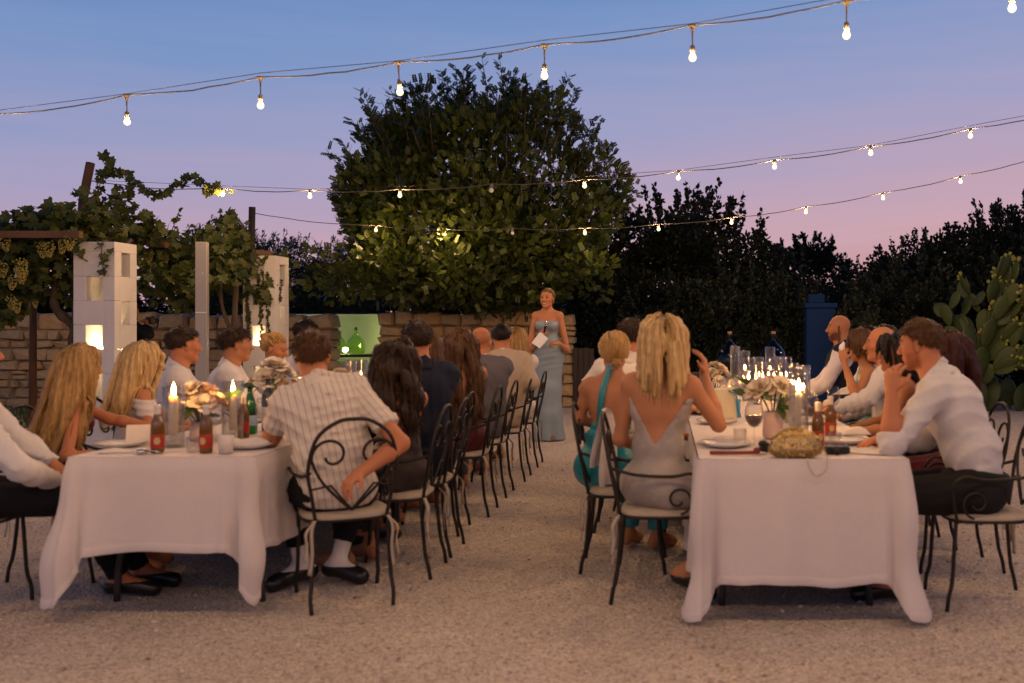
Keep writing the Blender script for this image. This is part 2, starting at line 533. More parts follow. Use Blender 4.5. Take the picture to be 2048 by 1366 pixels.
g = link('ground', np_mesh('ground', [(-900, -900, -.012), (900, -900, -.012), (900, 900, -.012), (-900, 900, -.012)], np.array([[0, 1, 2, 3]]), M_soil))
tag(g, kind='structure')
g = link('gravel_courtyard', np_mesh('gravel_courtyard', [(-16, -9, 0), (14, -9, 0), (14, 17.4, 0), (-16, 17.4, 0)], np.array([[0, 1, 2, 3]]), M_gravel))
tag(g, kind='structure')

# loose chippings lying on the gravel: uncountable
def pebbles():
    rng = np.random.default_rng(5); n = 15000
    bv = np.array([(1, 0, 0), (-1, 0, 0), (0, 1, 0), (0, -1, 0), (0, 0, .6), (0, 0, -.5)], float)
    bf = [(0, 2, 4), (2, 1, 4), (1, 3, 4), (3, 0, 4), (2, 0, 5), (1, 2, 5), (3, 1, 5), (0, 3, 5)]
    y = 2.9 + 10.5 * rng.random(n) ** 1.35
    x = rng.uniform(-.70, .40, n) * y
    s = .0035 + .0085 * rng.random(n) ** 3
    Mx = rand_rots(n, rng, .5) * s[:, None, None] * rng.uniform(.7, 1.3, (n, 1, 3))
    P = np.stack([x, y, s * .3], 1)
    c = rng.uniform(.55, 1.2, (n, 1)) * np.array([1, .95, .9])
    V, F, C = scatter(bv, bf, Mx, P, c)
    o = link('loose_chippings', np_mesh('loose_chippings', V, F, mat('chipping', (.63, .54, .46), .9, .1, 5, attr=True), smooth=False, col=C))
    tag(o, 'loose pale stone chippings scattered over the courtyard', 'gravel', kind='stuff')
pebbles()

def lawn():
    rng = np.random.default_rng(8); n = 9000
    bv = np.array([(-.5, 0, 0), (.5, 0, 0), (.15, .25, .6), (0, .6, 1)], float); bf = [(0, 1, 2), (0, 2, 3)]
    x = rng.uniform(-12.5, -6.2, n); y = rng.uniform(13.2, 16.55, n)
    Mx = rand_rots(n, rng, .25); sc = np.stack([np.full(n, .012), rng.uniform(.02, .06, n), rng.uniform(.05, .13, n)], 1)
    V, F, C = scatter(bv, bf, Mx * sc[:, None, :], np.stack([x, y, np.zeros(n)], 1), rng.random((n, 3)))
    o = link('grass', np_mesh('grass', V, F, M_grass, col=C)); tag(o, 'short dark grass along the foot of the stone wall', 'grass', kind='stuff')
lawn()
# a few dry leaves on the gravel
def fallen():
    bv, bf = [(-.5, 0, 0), (0, -.7, .1), (.5, 0, 0), (0, .7, .12)], [(0, 1, 2, 3)]
    ml = mat('dry_leaf', (.16, .09, .05), .8, .3, 30)
    rng = np.random.default_rng(21)
    n = 260
    y = 3.2 + 13 * rng.random(n); x = rng.uniform(-.68, .36, n) * y
    V, F, C = scatter(bv, bf, rand_rots(n, rng, .3) * rng.uniform(.01, .028, n)[:, None, None], np.stack([x, y, np.full(n, .008)], 1))
    o = link('fallen_leaves', np_mesh('fallen_leaves', V, F, ml, smooth=False)); tag(o, 'small dry brown leaves strewn over the gravel', 'leaves', kind='stuff')
fallen()

# ------------------------------------------------------------------ dry stone walls: every stone a piece of its own
STONES = []
for i in range(14):
    V, F = bevel_box((1, 1, 1), .11, .085, i)
    for k_, mm in enumerate((M_stone, M_stone_b, M_stone_c)):
        mb = MB(); mb.add(V, F); STONES.append(mb.mesh('stone', mm, False))
def stone_wall(x0, x1, y, h, label, seed, name='stone_wall', cap=True):
    rr = random.Random(seed)
    root = empty(name, ((x0 + x1) / 2, y, 0), 0, label, 'wall')
    W = x1 - x0; th = .42
    mb = MB().box((0, th / 2, h / 2 - .03), (W - .10, th - .12, h - .06))
    mb.build('wall_core', M_mortar, root, False)
    z = 0.0; course = 0
    while z < h - .03:
        last = h - z < .30
        ch = h - z if last else rr.uniform(.13, .215)
        x = -W / 2 + (0 if course % 2 else 0)
        while x < W / 2 - .01:
            L = rr.uniform(.26, .55) if (last and cap) else rr.uniform(.15, .46)
            if W / 2 - (x + L) < .12: L = W / 2 - x
            two = (not last) and L < .33 and rr.random() < .22
            for hh, zz in ([(ch * .52, 0), (ch * .46, ch * .54)] if two else [(ch, 0)]):
                o = link('stone', rr.choice(STONES), root)
                top = rr.uniform(-.03, .035) if last else 0
                proud = rr.uniform(-.025, .03)
                o.location = (x + L / 2, th / 2 - proud * .5, z + zz + (hh + top) / 2)
                o.scale = (L - .012 - rr.random() * .012, th + proud + (.05 if last and cap else 0), hh + top - .012 - rr.random() * .01)
                o.rotation_euler = (rr.uniform(-.02, .02), rr.uniform(-.05, .05), rr.uniform(-.02, .02))
            x += L
        z += ch; course += 1
    return root
WY = 16.8
stone_wall(-13.4, -5.6, WY, 1.58, 'long dry stone wall running behind the vine pergola', 3)
stone_wall(-4.86, -1.53, WY, 1.60, 'dry stone wall beneath the big leafy tree, behind the speaking woman', 5)

# plank gate leaning in the dark beside the wall
def plank_gate():
    root = empty('plank_gate', (-1.37, WY - .05, 0), 0, 'small dark wooden plank gate at the end of the stone wall', 'gate')
    for k in range(4):
        V, F = bevel_box((.085, .03, 1.0 - .02 * (k % 2)), .006, .003, k)
        MB().add(V + np.array((-.135 + k * .09, 0, .51)), F).build('plank', M_wood_dark, root, False)
    for z in (.25, .8):
        MB().box((0, .03, z), (.36, .028, .08)).build('cross_rail', M_wood_dark, root, False)
plank_gate()

# ------------------------------------------------------------------ lit garden corner seen through the gap in the wall
M_pale = mat('pale_lime_plaster', (.64, .65, .44), .9, .12, 2.5, .3, 40)
def garden_corner():
    root = empty('garden_wall', (-5.9, 20.2, 0), 0, 'pale plastered garden wall glowing green through the wall gap', 'wall')
    MB().box((0, .1, .79), (5.0, .2, 1.58)).build('wall_panel', M_pale, root, False)
    MB().box((0, .1, 1.60), (5.04, .26, .04)).build('coping', M_plaster, root, False)
    t = empty('low_table', (-6.05, 19.2, 0), 0, 'dark low table carrying green glass demijohns beyond the wall gap', 'table')
    MB().box((0, 0, .81), (1.5, .5, .05)).build('tabletop', M_wood_dark, t, False)
    for sx in (-1, 1):
        for sy in (-1, 1):
            MB().box((sx * .68, sy * .2, .392), (.06, .06, .784)).build('leg', M_wood_dark, t, False)
    fr = empty('metal_frame', (-4.95, 19.3, 0), 0, 'thin black metal frame standing beside the demijohn table', 'frame')
    MB().tube([(-.18, 0, 0), (-.18, 0, .99), (.18, 0, .99), (.18, 0, 0)], .014, 6).build('frame_bar', M_iron, fr)
    MB().tube([(-.18, 0, .9), (.18, 0, .9)], .012, 6).build('crossbar', M_iron, fr)
garden_corner()

def demijohn(loc, s, gm, label, corkm):
    root = empty('demijohn', loc, 0, label, 'bottle')
    pr = [(.02, .0), (.14, .005), (.175, .05), (.19, .12), (.185, .2), (.155, .28), (.10, .345), (.05, .39), (.032, .43), (.03, .49), (.036, .495), (.036, .51), (.028, .512)]
    MB().lathe([(r * s, z * s) for r, z in pr], 24).build('glass_body', gm, root)
    MB().lathe([(.001, .485 * s), (.027 * s, .486 * s), (.03 * s, .545 * s), (.001, .547 * s)], 10).build('cork', corkm, root)
    return root
M_gg = glass('green_bottle_glass', (.72, .92, .42), 1.0, .05)
M_tg = glass('teal_bottle_glass', (.06, .22, .24), .7, .05)
M_cork = mat('cork', (.30, .17, .09), .9, .2, 40)
demijohn((-6.30, 19.12, .836), .95, M_gg, 'green glass demijohn nearer the pier, lit from behind', M_cork)
demijohn((-5.95, 19.16, .836), .95, M_gg, 'green glass demijohn beside its twin, catching a bright glint', M_cork)
M_glow = emit('garden_lamp_glow', (1.0, .93, .44), 430)
def globe_lamp(name, loc, r, m, label, stem=.1, bm=None, cat='lamp'):
    root = empty(name, loc, 0, label, cat)
    MB().lathe([(.001, stem), (r * .6, stem + r * .2), (r, stem + r), (r * .6, stem + r * 1.8), (.001, stem + r * 2)], 12).build('globe', m, root)
    MB().lathe([(.001, 0), (r * .8, 0), (r * .8, .015), (.012, .02), (.012, stem + .004)], 12).build('base', bm or M_iron, root)
    return root
globe_lamp('garden_lamp', (-6.12, 19.05, .836), .04, M_glow, 'small bright garden lamp between the green demijohns', .05)
globe_lamp('garden_lamp', (-5.25, 19.3, 0), .05, M_glow, 'garden lamp low on the ground behind the wall pier', .5)

# ------------------------------------------------------------------ white block pillars with lamps inside
M_warm = emit('pillar_lamp_glow', (1.0, .70, .38), 150)
def pillar(x, y, w, rz, label, lamplabel):
    root = empty('block_pillar', (x, y, 0), rz, label, 'pillar')
    t = .11; hole = .19
    zs = [0, .26, .54, .82, 1.10, 1.38, 1.66, 1.94, 2.22, 2.335]
    for i in range(len(zs) - 1):
        z0, z1 = zs[i], zs[i + 1] - .0012
        hh, zc = z1 - z0, (z0 + z1) / 2
        mb = MB(); o = .0015 * ((i * 7) % 3 - 1)
        W = w + o
        if i in (0, len(zs) - 2):
            V, F = bevel_box((W, W, hh), .004, .002, i); mb.add(V + np.array((0, 0, zc)), F)
            mb.build('block', M_plaster, root, False); continue
        front = i % 2 == 0          # opening to the front and back, or to the sides
        side = (W - hole) / 2
        for sx in (-1, 1):
            for sy in (-1, 1):
                V, F = bevel_box((side if front else t, t if front else side, hh), .003, .0015, i * 4 + sx + 2 * sy)
                c = (sx * (W / 2 - side / 2), sy * (W / 2 - t / 2), zc) if front else (sx * (W / 2 - t / 2), sy * (W / 2 - side / 2), zc)
                mb.add(V + np.array(c), F)
        for sg in (-1, 1):          # the two closed faces
            ln = W - 2 * t
            mb.box((sg * (W / 2 - t / 2), 0, zc) if front else (0, sg * (W / 2 - t / 2), zc), (t, ln, hh) if front else (ln, t, hh))
        mb.build('block', M_plaster, root, False)
    globe_lamp('pillar_lamp', (x, y, .262), .045, M_warm, lamplabel, .80)
pillar(-6.54, 11.64, .475, 0, 'white block pillar with lit square openings and vine on its top', 'warm lamp glowing inside the pillar by the blonde women')
pillar(-5.54, 13.83, .455, 0, 'white block pillar draped with thin trailing ivy near the wall end', 'warm lamp glowing inside the ivy-draped pillar')

def post_light():
    root = empty('light_post', (-5.58, 12.0, 0), R(8), 'slim square metal post standing between the two block pillars', 'post')
    V, F = bevel_box((.135, .09, 2.38), .006)
    MB().add(V + np.array((0, 0, 1.19)), F).build('shaft', M_steel, root, False)
    MB().box((0, -.046, 1.53), (.125, .004, .012)).build('white_band', M_plaster, root, False)
    MB().box((.02, -.0465, 2.0), (.012, .004, .012)).build('sensor', mat('sensor', (.8, .8, .8), .3), root, False)
post_light()

# ------------------------------------------------------------------ leaves
def lobed_leaf():
    pts = [(0, -.1)]
    rad = [.42, .60, .40, .62, .46, .78, .46, .62, .40, .60, .42]
    for k, r_ in enumerate(rad):
        a = R(-130 + 26 * k); pts.append((r_ * math.sin(a), .05 + r_ * math.cos(a) * .95))
    V = [(x, y, .10 * abs(x) - .12 * y * y) for x, y in pts]
    V.append((0, .12, -.05))
    c = len(V) - 1
    return V, [(c, i, i + 1) for i in range(0, len(pts) - 1)] + [(c, len(pts) - 1, 0)]
LEAF_VINE = lobed_leaf()
LEAF_OVAL = ([(0, 0, 0), (.30, .25, .05), (.34, .62, .06), (0, 1, -.04), (-.34, .62, .06), (-.30, .25, .05)], [(0, 1, 2, 3), (0, 3, 4, 5)])
LEAF_THIN = ([(0, 0, 0), (.14, .5, .03), (0, 1, 0), (-.14, .5, .03)], [(0, 1, 2, 3)])

def sprig_mesh(n=5, L=.20, leaf=.05):
    """a pinnate twig: rounded leaflets in pairs along a stem"""
    V, F = [], []
    lv, lf = LEAF_OVAL
    for k in range(n):
        for sx in (-1, 1):
            a = R(62) * sx; t = .05 + k * (L - .05) / (n - .3)
            o = len(V); sc = leaf * (1 - .06 * k)
            for x, y, z in lv:
                V.append((x * sc * math.cos(a) * 1.15 + y * sc * math.sin(a), t - x * sc * math.sin(a) * 1.15 + y * sc * math.cos(a), z * sc + .004 * k + abs(y) * .12 * sc))
            F += [tuple(i + o for i in f) for f in lf]
    o = len(V); V += [(-.003, 0, 0), (.003, 0, 0), (0, L, .01)]; F.append((o, o + 1, o + 2))
    return np.array(V), F

def branchy_trunk(root, h, r, spread, seed, m=M_bark, n=6, lean=(0, 0)):
    rr = random.Random(seed)
    mb = MB()
    top = np.array((lean[0], lean[1], h * .55))
    P = catmull([(0, 0, -.1), (lean[0] * .2 + rr.uniform(-.1, .1), lean[1] * .2, h * .2), (lean[0] * .6, lean[1] * .6, h * .4), top], 5)
    mb.tube(P, np.linspace(r, r * .6, len(P)), 8)
    for k in range(n):
        a = 2 * math.pi * k / n + rr.uniform(-.3, .3)
        s = top * rr.uniform(.6, 1.0)
        e_ = np.array((lean[0] + spread * math.cos(a) * rr.uniform(.5, .9), lean[1] + spread * math.sin(a) * rr.uniform(.5, .9), h * rr.uniform(.7, .95)))
        mid = (s + e_) / 2 + np.array((0, 0, .15 * h * rr.random()))
        P = catmull([s, mid, e_], 5); mb.tube(P, np.linspace(r * .5, r * .08, len(P)), 6)
    mb.build('trunk', m, root)

# the carob: pinnate shoots packed over many uneven lobes
M_carob = leafmat('carob_leaf', (.012, .021, .004), (.060, .085, .012), .40, .20)
def carob():
    root = empty('carob_tree', (-3.10, 16.95, 0), 0, 'big dense round-leaved tree overhanging the stone wall', 'tree')
    rng = np.random.default_rng(17)
    C = np.array((0, 0, 3.27)); RX, RY, RZ = 2.17, 2.3, 1.86
    lobes = []
    for k in range(250):
        u = rng.normal(size=3); u /= np.linalg.norm(u)
        if u[1] > .55: continue
        q = 1 / (abs(u[0]) ** 2.5 + abs(u[1]) ** 2.5 + abs(u[2]) ** 2.5) ** (1 / 2.5)
        q *= 1 + .13 * float(wnoise(u[None] * 1.0, 3.2, 2)[0])
        p = C + u * q * np.array((RX, RY, RZ)) * rng.uniform(.60, .95)
        if p[2] < 1.75 and p[1] > 0: continue
        lobes.append((p, rng.uniform(.22, .56), u))
    for k in range(75):      # skirts hanging over the wall, and filling lobes on the visible face
        lobes.append((np.array((rng.uniform(-2.2, 2.1), rng.uniform(-2.2, -.6), rng.uniform(1.95, 2.5))), rng.uniform(.22, .36), np.array((0, -.8, -.3))))
    for k in range(110):
        a = rng.uniform(-1.45, 1.45); zz = rng.uniform(-.85, .92); q = math.sqrt(max(0, 1 - zz * zz)) ** .8
        lobes.append((C + np.array((RX * q * math.sin(a), -RY * q * math.cos(a), RZ * zz)) * .80, rng.uniform(.25, .45), np.array((math.sin(a), -math.cos(a), zz * .6))))
    for bx, by, bz in ((-4.25, 14.72, 2.45), (-4.05, 14.85, 2.2), (-3.2, 14.55, 2.4), (-2.95, 14.7, 2.15), (-3.6, 14.75, 2.2), (-3.35, 14.6, 2.75)):   # boughs round the festoon bulbs
        lobes.append((np.array((bx + 3.10, by - 16.95, bz)), .30, np.array((0, -1, .2))))
    pos, dirs, nor, col = [], [], [], []
    for p, r_, u in lobes:
        p = p.copy(); p[2] = max(p[2], 1.62 + r_ * .8 - .12 * math.sin(p[0] * 3.1))
        m = int(80 * (r_ / .5) ** 2)
        tone = rng.uniform(0, .7)
        for _ in range(m):
            d = rng.normal(size=3); d /= np.linalg.norm(d)
            d = d + u * .75; d /= np.linalg.norm(d)
            pos.append(p + d * r_ * rng.uniform(.45, 1.0) * np.array((1, 1, .85)))
            g_ = d + np.array((0, 0, .55)) + rng.normal(size=3) * .35
            dirs.append(g_); nor.append(d * .8 + np.array((0, 0, .5)) + rng.normal(size=3) * .35); col.append(min(1, tone + rng.uniform(0, .5)))
    # inner leaves so that no light leaks straight through the middle
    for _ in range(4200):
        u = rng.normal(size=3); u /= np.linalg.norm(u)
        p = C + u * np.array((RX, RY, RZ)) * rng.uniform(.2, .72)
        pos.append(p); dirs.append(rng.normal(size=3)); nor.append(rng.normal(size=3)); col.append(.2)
    # upright shoots that break the outline
    tw = MB()
    for k in range(210):
        a = rng.uniform(0, 2 * math.pi); el = rng.uniform(-.05, 1.35)
        u = np.array((math.cos(a) * math.cos(el), math.sin(a) * math.cos(el), math.sin(el)))
        if u[1] > .5: continue
        q = 1 / (abs(u[0]) ** 2.5 + abs(u[1]) ** 2.5 + abs(u[2]) ** 2.5) ** (1 / 2.5)
        b = C + u * q * np.array((RX, RY, RZ)) * .90
        d = u * .75 + np.array((0, 0, .9)) + rng.normal(size=3) * .14; d /= np.linalg.norm(d)
        L = rng.uniform(.22, .42) + .6 * rng.random() ** 2
        tw.tube([b - d * .15, b + d * L * .5, b + d * L], [.012, .008, .003], 4)
        nn = int(L / .052)
        for j in range(nn):
            t = j / nn
            s_ = np.cross(d, rng.normal(size=3)); s_ /= np.linalg.norm(s_)
            pos.append(b + d * L * t); dirs.append(s_ + d * .55 + np.array((0, 0, .15))); nor.append(d + rng.normal(size=3) * .3); col.append(rng.uniform(.1, .6))
    pos, dirs, nor = np.array(pos), np.array(dirs), np.array(nor)
    y = dirs / np.linalg.norm(dirs, axis=1, keepdims=True)
    z = nor - y * (nor * y).sum(1, keepdims=True); z /= np.linalg.norm(z, axis=1, keepdims=True) + 1e-6
    x = np.cross(y, z)
    Mx = np.stack([x, y, z], 2) * rng.uniform(.7, 1.1, len(pos))[:, None, None]
    V, F = sprig_mesh(4, .17, .053)
    V2, F2, C2 = scatter(V, F, Mx, pos, np.array(col)[:, None] * np.ones(3))
    link('crown', np_mesh('crown', V2, F2, M_carob, smooth=False, col=C2), root)
    tag(tw.build('twigs', M_bark, root), kind='stuff')
    branchy_trunk(root, 4.2, .20, 1.5, 4, n=9)
    [c for c in root.children if c.name.startswith('trunk')][0].location = (0, .72, 0)     # the trunk stands behind the wall
carob()

# dark background trees: two crowns shared by copies
M_olive = leafmat('olive_leaf', (.022, .030, .018), (.060, .075, .045), .5, .15)
M_darkleaf = leafmat('evergreen_leaf', (.008, .013, .008), (.022, .031, .016), .5, .15)
def crown_mesh(name, seed, n, leaf, lobes, rx, rz, cz, m, spiky=.0, low=0.0, thin=LEAF_THIN):
    rng = np.random.default_rng(seed)
    pos, col, dirs = [], [], []
    per = n // lobes
    for k in range(lobes):
        u = rng.normal(size=3); u /= np.linalg.norm(u)
        p = np.array((0, 0, cz)) + u * np.array((rx, rx, rz)) * rng.uniform(.45, .92)
        r_ = rng.uniform(.16, .34) * rx
        d = rng.normal(size=(per, 3)); d /= np.linalg.norm(d, axis=1, keepdims=True)
        q = p + d * (r_ * rng.random((per, 1)) ** .5) * np.array((1, 1, .9))
        pos.append(q); dirs.append(d + u * .4); col.append(np.clip(rng.uniform(0, .5) + rng.uniform(0, .5, per), 0, 1))
    ns = int(spiky)
    for k in range(ns):
        a = rng.uniform(0, 6.28); el = rng.uniform(.25, 1.4)
        u = np.array((math.cos(a) * math.cos(el), math.sin(a) * math.cos(el), math.sin(el)))
        b = np.array((0, 0, cz)) + u * np.array((rx, rx, rz)) * .9
        d = u * .6 + np.array((0, 0, 1)) + rng.normal(size=3) * .15; d /= np.linalg.norm(d)
        m_ = 34; L = rng.uniform(.15, .34) * rz
        t = rng.random((m_, 1))
        pos.append(b + d * L * t + rng.normal(size=(m_, 3)) * .018); dirs.append(rng.normal(size=(m_, 3)) * .7 + d); col.append(rng.uniform(0, .6, m_))
    pos = np.concatenate(pos); dirs = np.concatenate(dirs); col = np.concatenate(col)
    keep = pos[:, 2] > low; pos, dirs, col = pos[keep], dirs[keep], col[keep]
    y = dirs / np.linalg.norm(dirs, axis=1, keepdims=True)
    z = rng.normal(size=y.shape); z -= y * (z * y).sum(1, keepdims=True); z /= np.linalg.norm(z, axis=1, keepdims=True)
    Mx = np.stack([np.cross(y, z), y, z], 2) * (leaf * rng.uniform(.7, 1.3, len(pos)))[:, None, None]
    V, F, C = scatter(thin[0], thin[1], Mx, pos, col[:, None] * np.ones(3))
    return np_mesh(name, V, F, m, smooth=False, col=C)
CR_DARK = crown_mesh('crown', 1, 21000, .085, 64, 1.75, 1.75, 2.1, M_darkleaf, 46, .05, LEAF_OVAL)
CR_DARK2 = crown_mesh('crown', 2, 19000, .085, 58, 1.8, 1.6, 1.9, M_darkleaf, 60, .05, LEAF_OVAL)
CR_OLIVE = crown_mesh('crown', 3, 16000, .095, 46, 1.35, 1.35, 2.25, M_olive, 70, .3)
CR_FAR = crown_mesh('crown', 4, 9000, .15, 34, 1.9, 1.5, 3.4, M_darkleaf, 20, .3, LEAF_OVAL)
_tb = bpy.data.objects.new('tmp', None)
def trunk_mesh(h, r, spread, seed):
    t = empty('t'); branchy_trunk(t, h, r, spread, seed); ch = t.children[0]; me = ch.data
    bpy.data.objects.remove(ch); bpy.data.objects.remove(t); return me
TRK = trunk_mesh(3.3, .13, 1.2, 8)
def bg_tree(name, x, y, s, sz, rz, cr, label, group=None):
    root = empty(name, (x, y, 0), rz, label, 'tree', group)
    for nm, me in (('crown', cr), ('trunk', TRK)):
        o = link(nm, me, root); o.scale = (s, s, sz)
# right of the carob
bg_tree('evergreen_tree', .45, 19.6, 1.0, 1.02, .3, CR_DARK, 'tall dark evergreen just right of the big round-leaved tree')
bg_tree('evergreen_tree', 1.75, 20.4, .85, .86, 1.9, CR_DARK2, 'dark evergreen with drooping side shoots between the carob and the distant round tree')
bg_tree('evergreen_tree', -.6, 19.9, .85, .98, 2.7, CR_DARK2, 'dark evergreen squeezed in behind the right edge of the big tree')
bg_tree('distant_tree', 5.7, 40, .9, 1.02, .4, CR_FAR, 'distant round tree with pink sky showing through its leaves')
# the hedge of dark trees climbing towards the right
for i, (px, d, top, s) in enumerate([(1755, 23, 500, .8), (1850, 22, 470, .85), (1945, 21.5, 432, .9), (2040, 20.5, 405, .95), (2140, 20, 390, 1.0)]):
    zt = CH + (CY - top) * d / FPX
    lab = ['low dark hedge tree left of the rising row behind the cactus', 'dark hedge tree second in the rising row behind the cactus', 'dark hedge tree with feathery top shoots above the cactus',
           'tall dark hedge tree rising directly over the cactus', 'tall dark hedge tree ending the row beyond the cactus'][i]
    bg_tree('hedge_tree', (px - CX) * d / FPX, d, s, zt / 3.95, i * 1.3, CR_DARK if i % 2 else CR_DARK2, lab, 'hedge trees behind the cactus')
# olives behind the pergola
for px, d, top, s, rz, lab in [(455, 23.5, 447, 1.05, .2, 'grey-green olive tree behind the pergola, left of its wooden pole'), (560, 23.0, 475, 1.0, 1.7, 'grey-green olive tree behind the ivy-draped pillar'),
                               (690, 23.0, 482, .95, 2.9, 'slender olive tree against the left flank of the big tree'), (620, 25, 545, .8, 4.0, 'low olive tree above the gap in the stone wall')]:
    zt = CH + (CY - top) * d / FPX
    bg_tree('olive_tree', (px - CX) * d / FPX, d, s, zt / 3.75, rz, CR_OLIVE, lab)
# belt of dark trees closing the view far behind
for i in range(17):
    x = -17 + i * 2.05 + random.uniform(-.3, .3)
    bg_tree('hedgerow_tree', x, 26.5 + random.uniform(-1, 1), 1.0, random.uniform(.62, .78), i * 1.1, CR_DARK if i % 2 else CR_DARK2,
            'dark low tree of the hedgerow closing the view beyond the walls', 'hedgerow trees beyond the garden walls')

# dense dark shrubs at the back right of the courtyard
CR_SHRUB = crown_mesh('foliage', 6, 12000, .06, 40, .95, 1.0, 1.0, M_darkleaf, 40, .02, LEAF_OVAL)
for i, (x, y, s, sz, lab) in enumerate([(.05, 17.9, 1.0, 1.05, 'dark climbing shrub above the unlit wall stretch'), (1.15, 17.4, 1.05, 1.15, 'dark shrub filling the hoop of the iron arch'),
                                       (2.0, 17.5, .9, 1.1, 'dark shrub left of the blue pillar'), (3.02, 15.75, .52, .86, 'dark shrub growing over the right side of the blue pillar'),
                                       (4.3, 17.6, 1.15, 1.25, 'dark shrub between the blue pillar and the cactus'), (6.4, 17.4, 1.2, 1.35, 'dark shrub crowding behind the cactus')]):
    root = empty('shrub', (x, y, 0), i * 1.7, lab, 'shrub', 'dark shrubs along the back of the courtyard')
    o = link('foliage', CR_SHRUB, root); o.scale = (s, s, sz)
    MB().tube([(0, 0, -.05), (.05, .02, .5), (-.04, .03, 1.0)], [.05, .04, .015], 6).build('stem', M_bark, root)

M_blue = mat('blue_plaster', (.010, .028, .095), .95, .12, 3, .3, 50, spec=.05)
def blue_pillar():
    root = empty('blue_pillar', (2.50, 16.1, 0), R(-3), 'squat blue plastered pillar with a stepped top among dark shrubs', 'pillar')
    V, F = bevel_box((.46, .5, 1.66), .015); MB().add(V + np.array((0, 0, .83)), F).build('shaft', M_blue, root, False)
    V, F = bevel_box((.52, .56, .08), .01); MB().add(V + np.array((0, 0, 1.702)), F).build('cornice', M_blue, root, False)
    V, F = bevel_box((.26, .3, .14), .01); MB().add(V + np.array((-.06, 0, 1.813)), F).build('stepped_top', M_blue, root, False)
blue_pillar()
def hoop_arch():
    root = empty('hoop_arch', (1.38, 15.9, 0), 0, 'thin round iron hoop arch standing before the dark shrubs', 'arch')
    P = [(.56 * math.cos(a), 0, 1.22 + .56 * math.sin(a)) for a in np.linspace(-.9, math.pi + .9, 40)]
    M_hoop = mat('blackened_iron', (.012, .012, .013), .9, .1, 10, spec=.05)
    MB().tube(P, .006, 6).build('hoop', M_hoop, root)
    for sx in (-1, 1):
        MB().tube([(sx * .348, 0, .785), (sx * .348, 0, 0)], .006, 6).build('upright', M_hoop, root)
hoop_arch()
def bottle_stand():
    t = empty('side_table', (1.05, 13.2, 0), 0, 'dark side table beyond the right dining table carrying teal demijohns', 'table')
    MB().box((0, 0, .73), (1.5, .5, .04)).build('tabletop', M_wood_dark, t, False)
    for sx in (-1, 1):
        for sy in (-1, 1): MB().box((sx * .68, sy * .2, .354), (.05, .05, .708)).build('leg', M_wood_dark, t, False)
    demijohn((.86, 13.2, .752), 1.0, M_tg, 'teal glass demijohn nearer the aisle on the dark side table', M_cork)
    demijohn((1.44, 13.2, .752), 1.0, M_tg, 'teal glass demijohn on the dark side table, toward the blue pillar', M_cork)
bottle_stand()

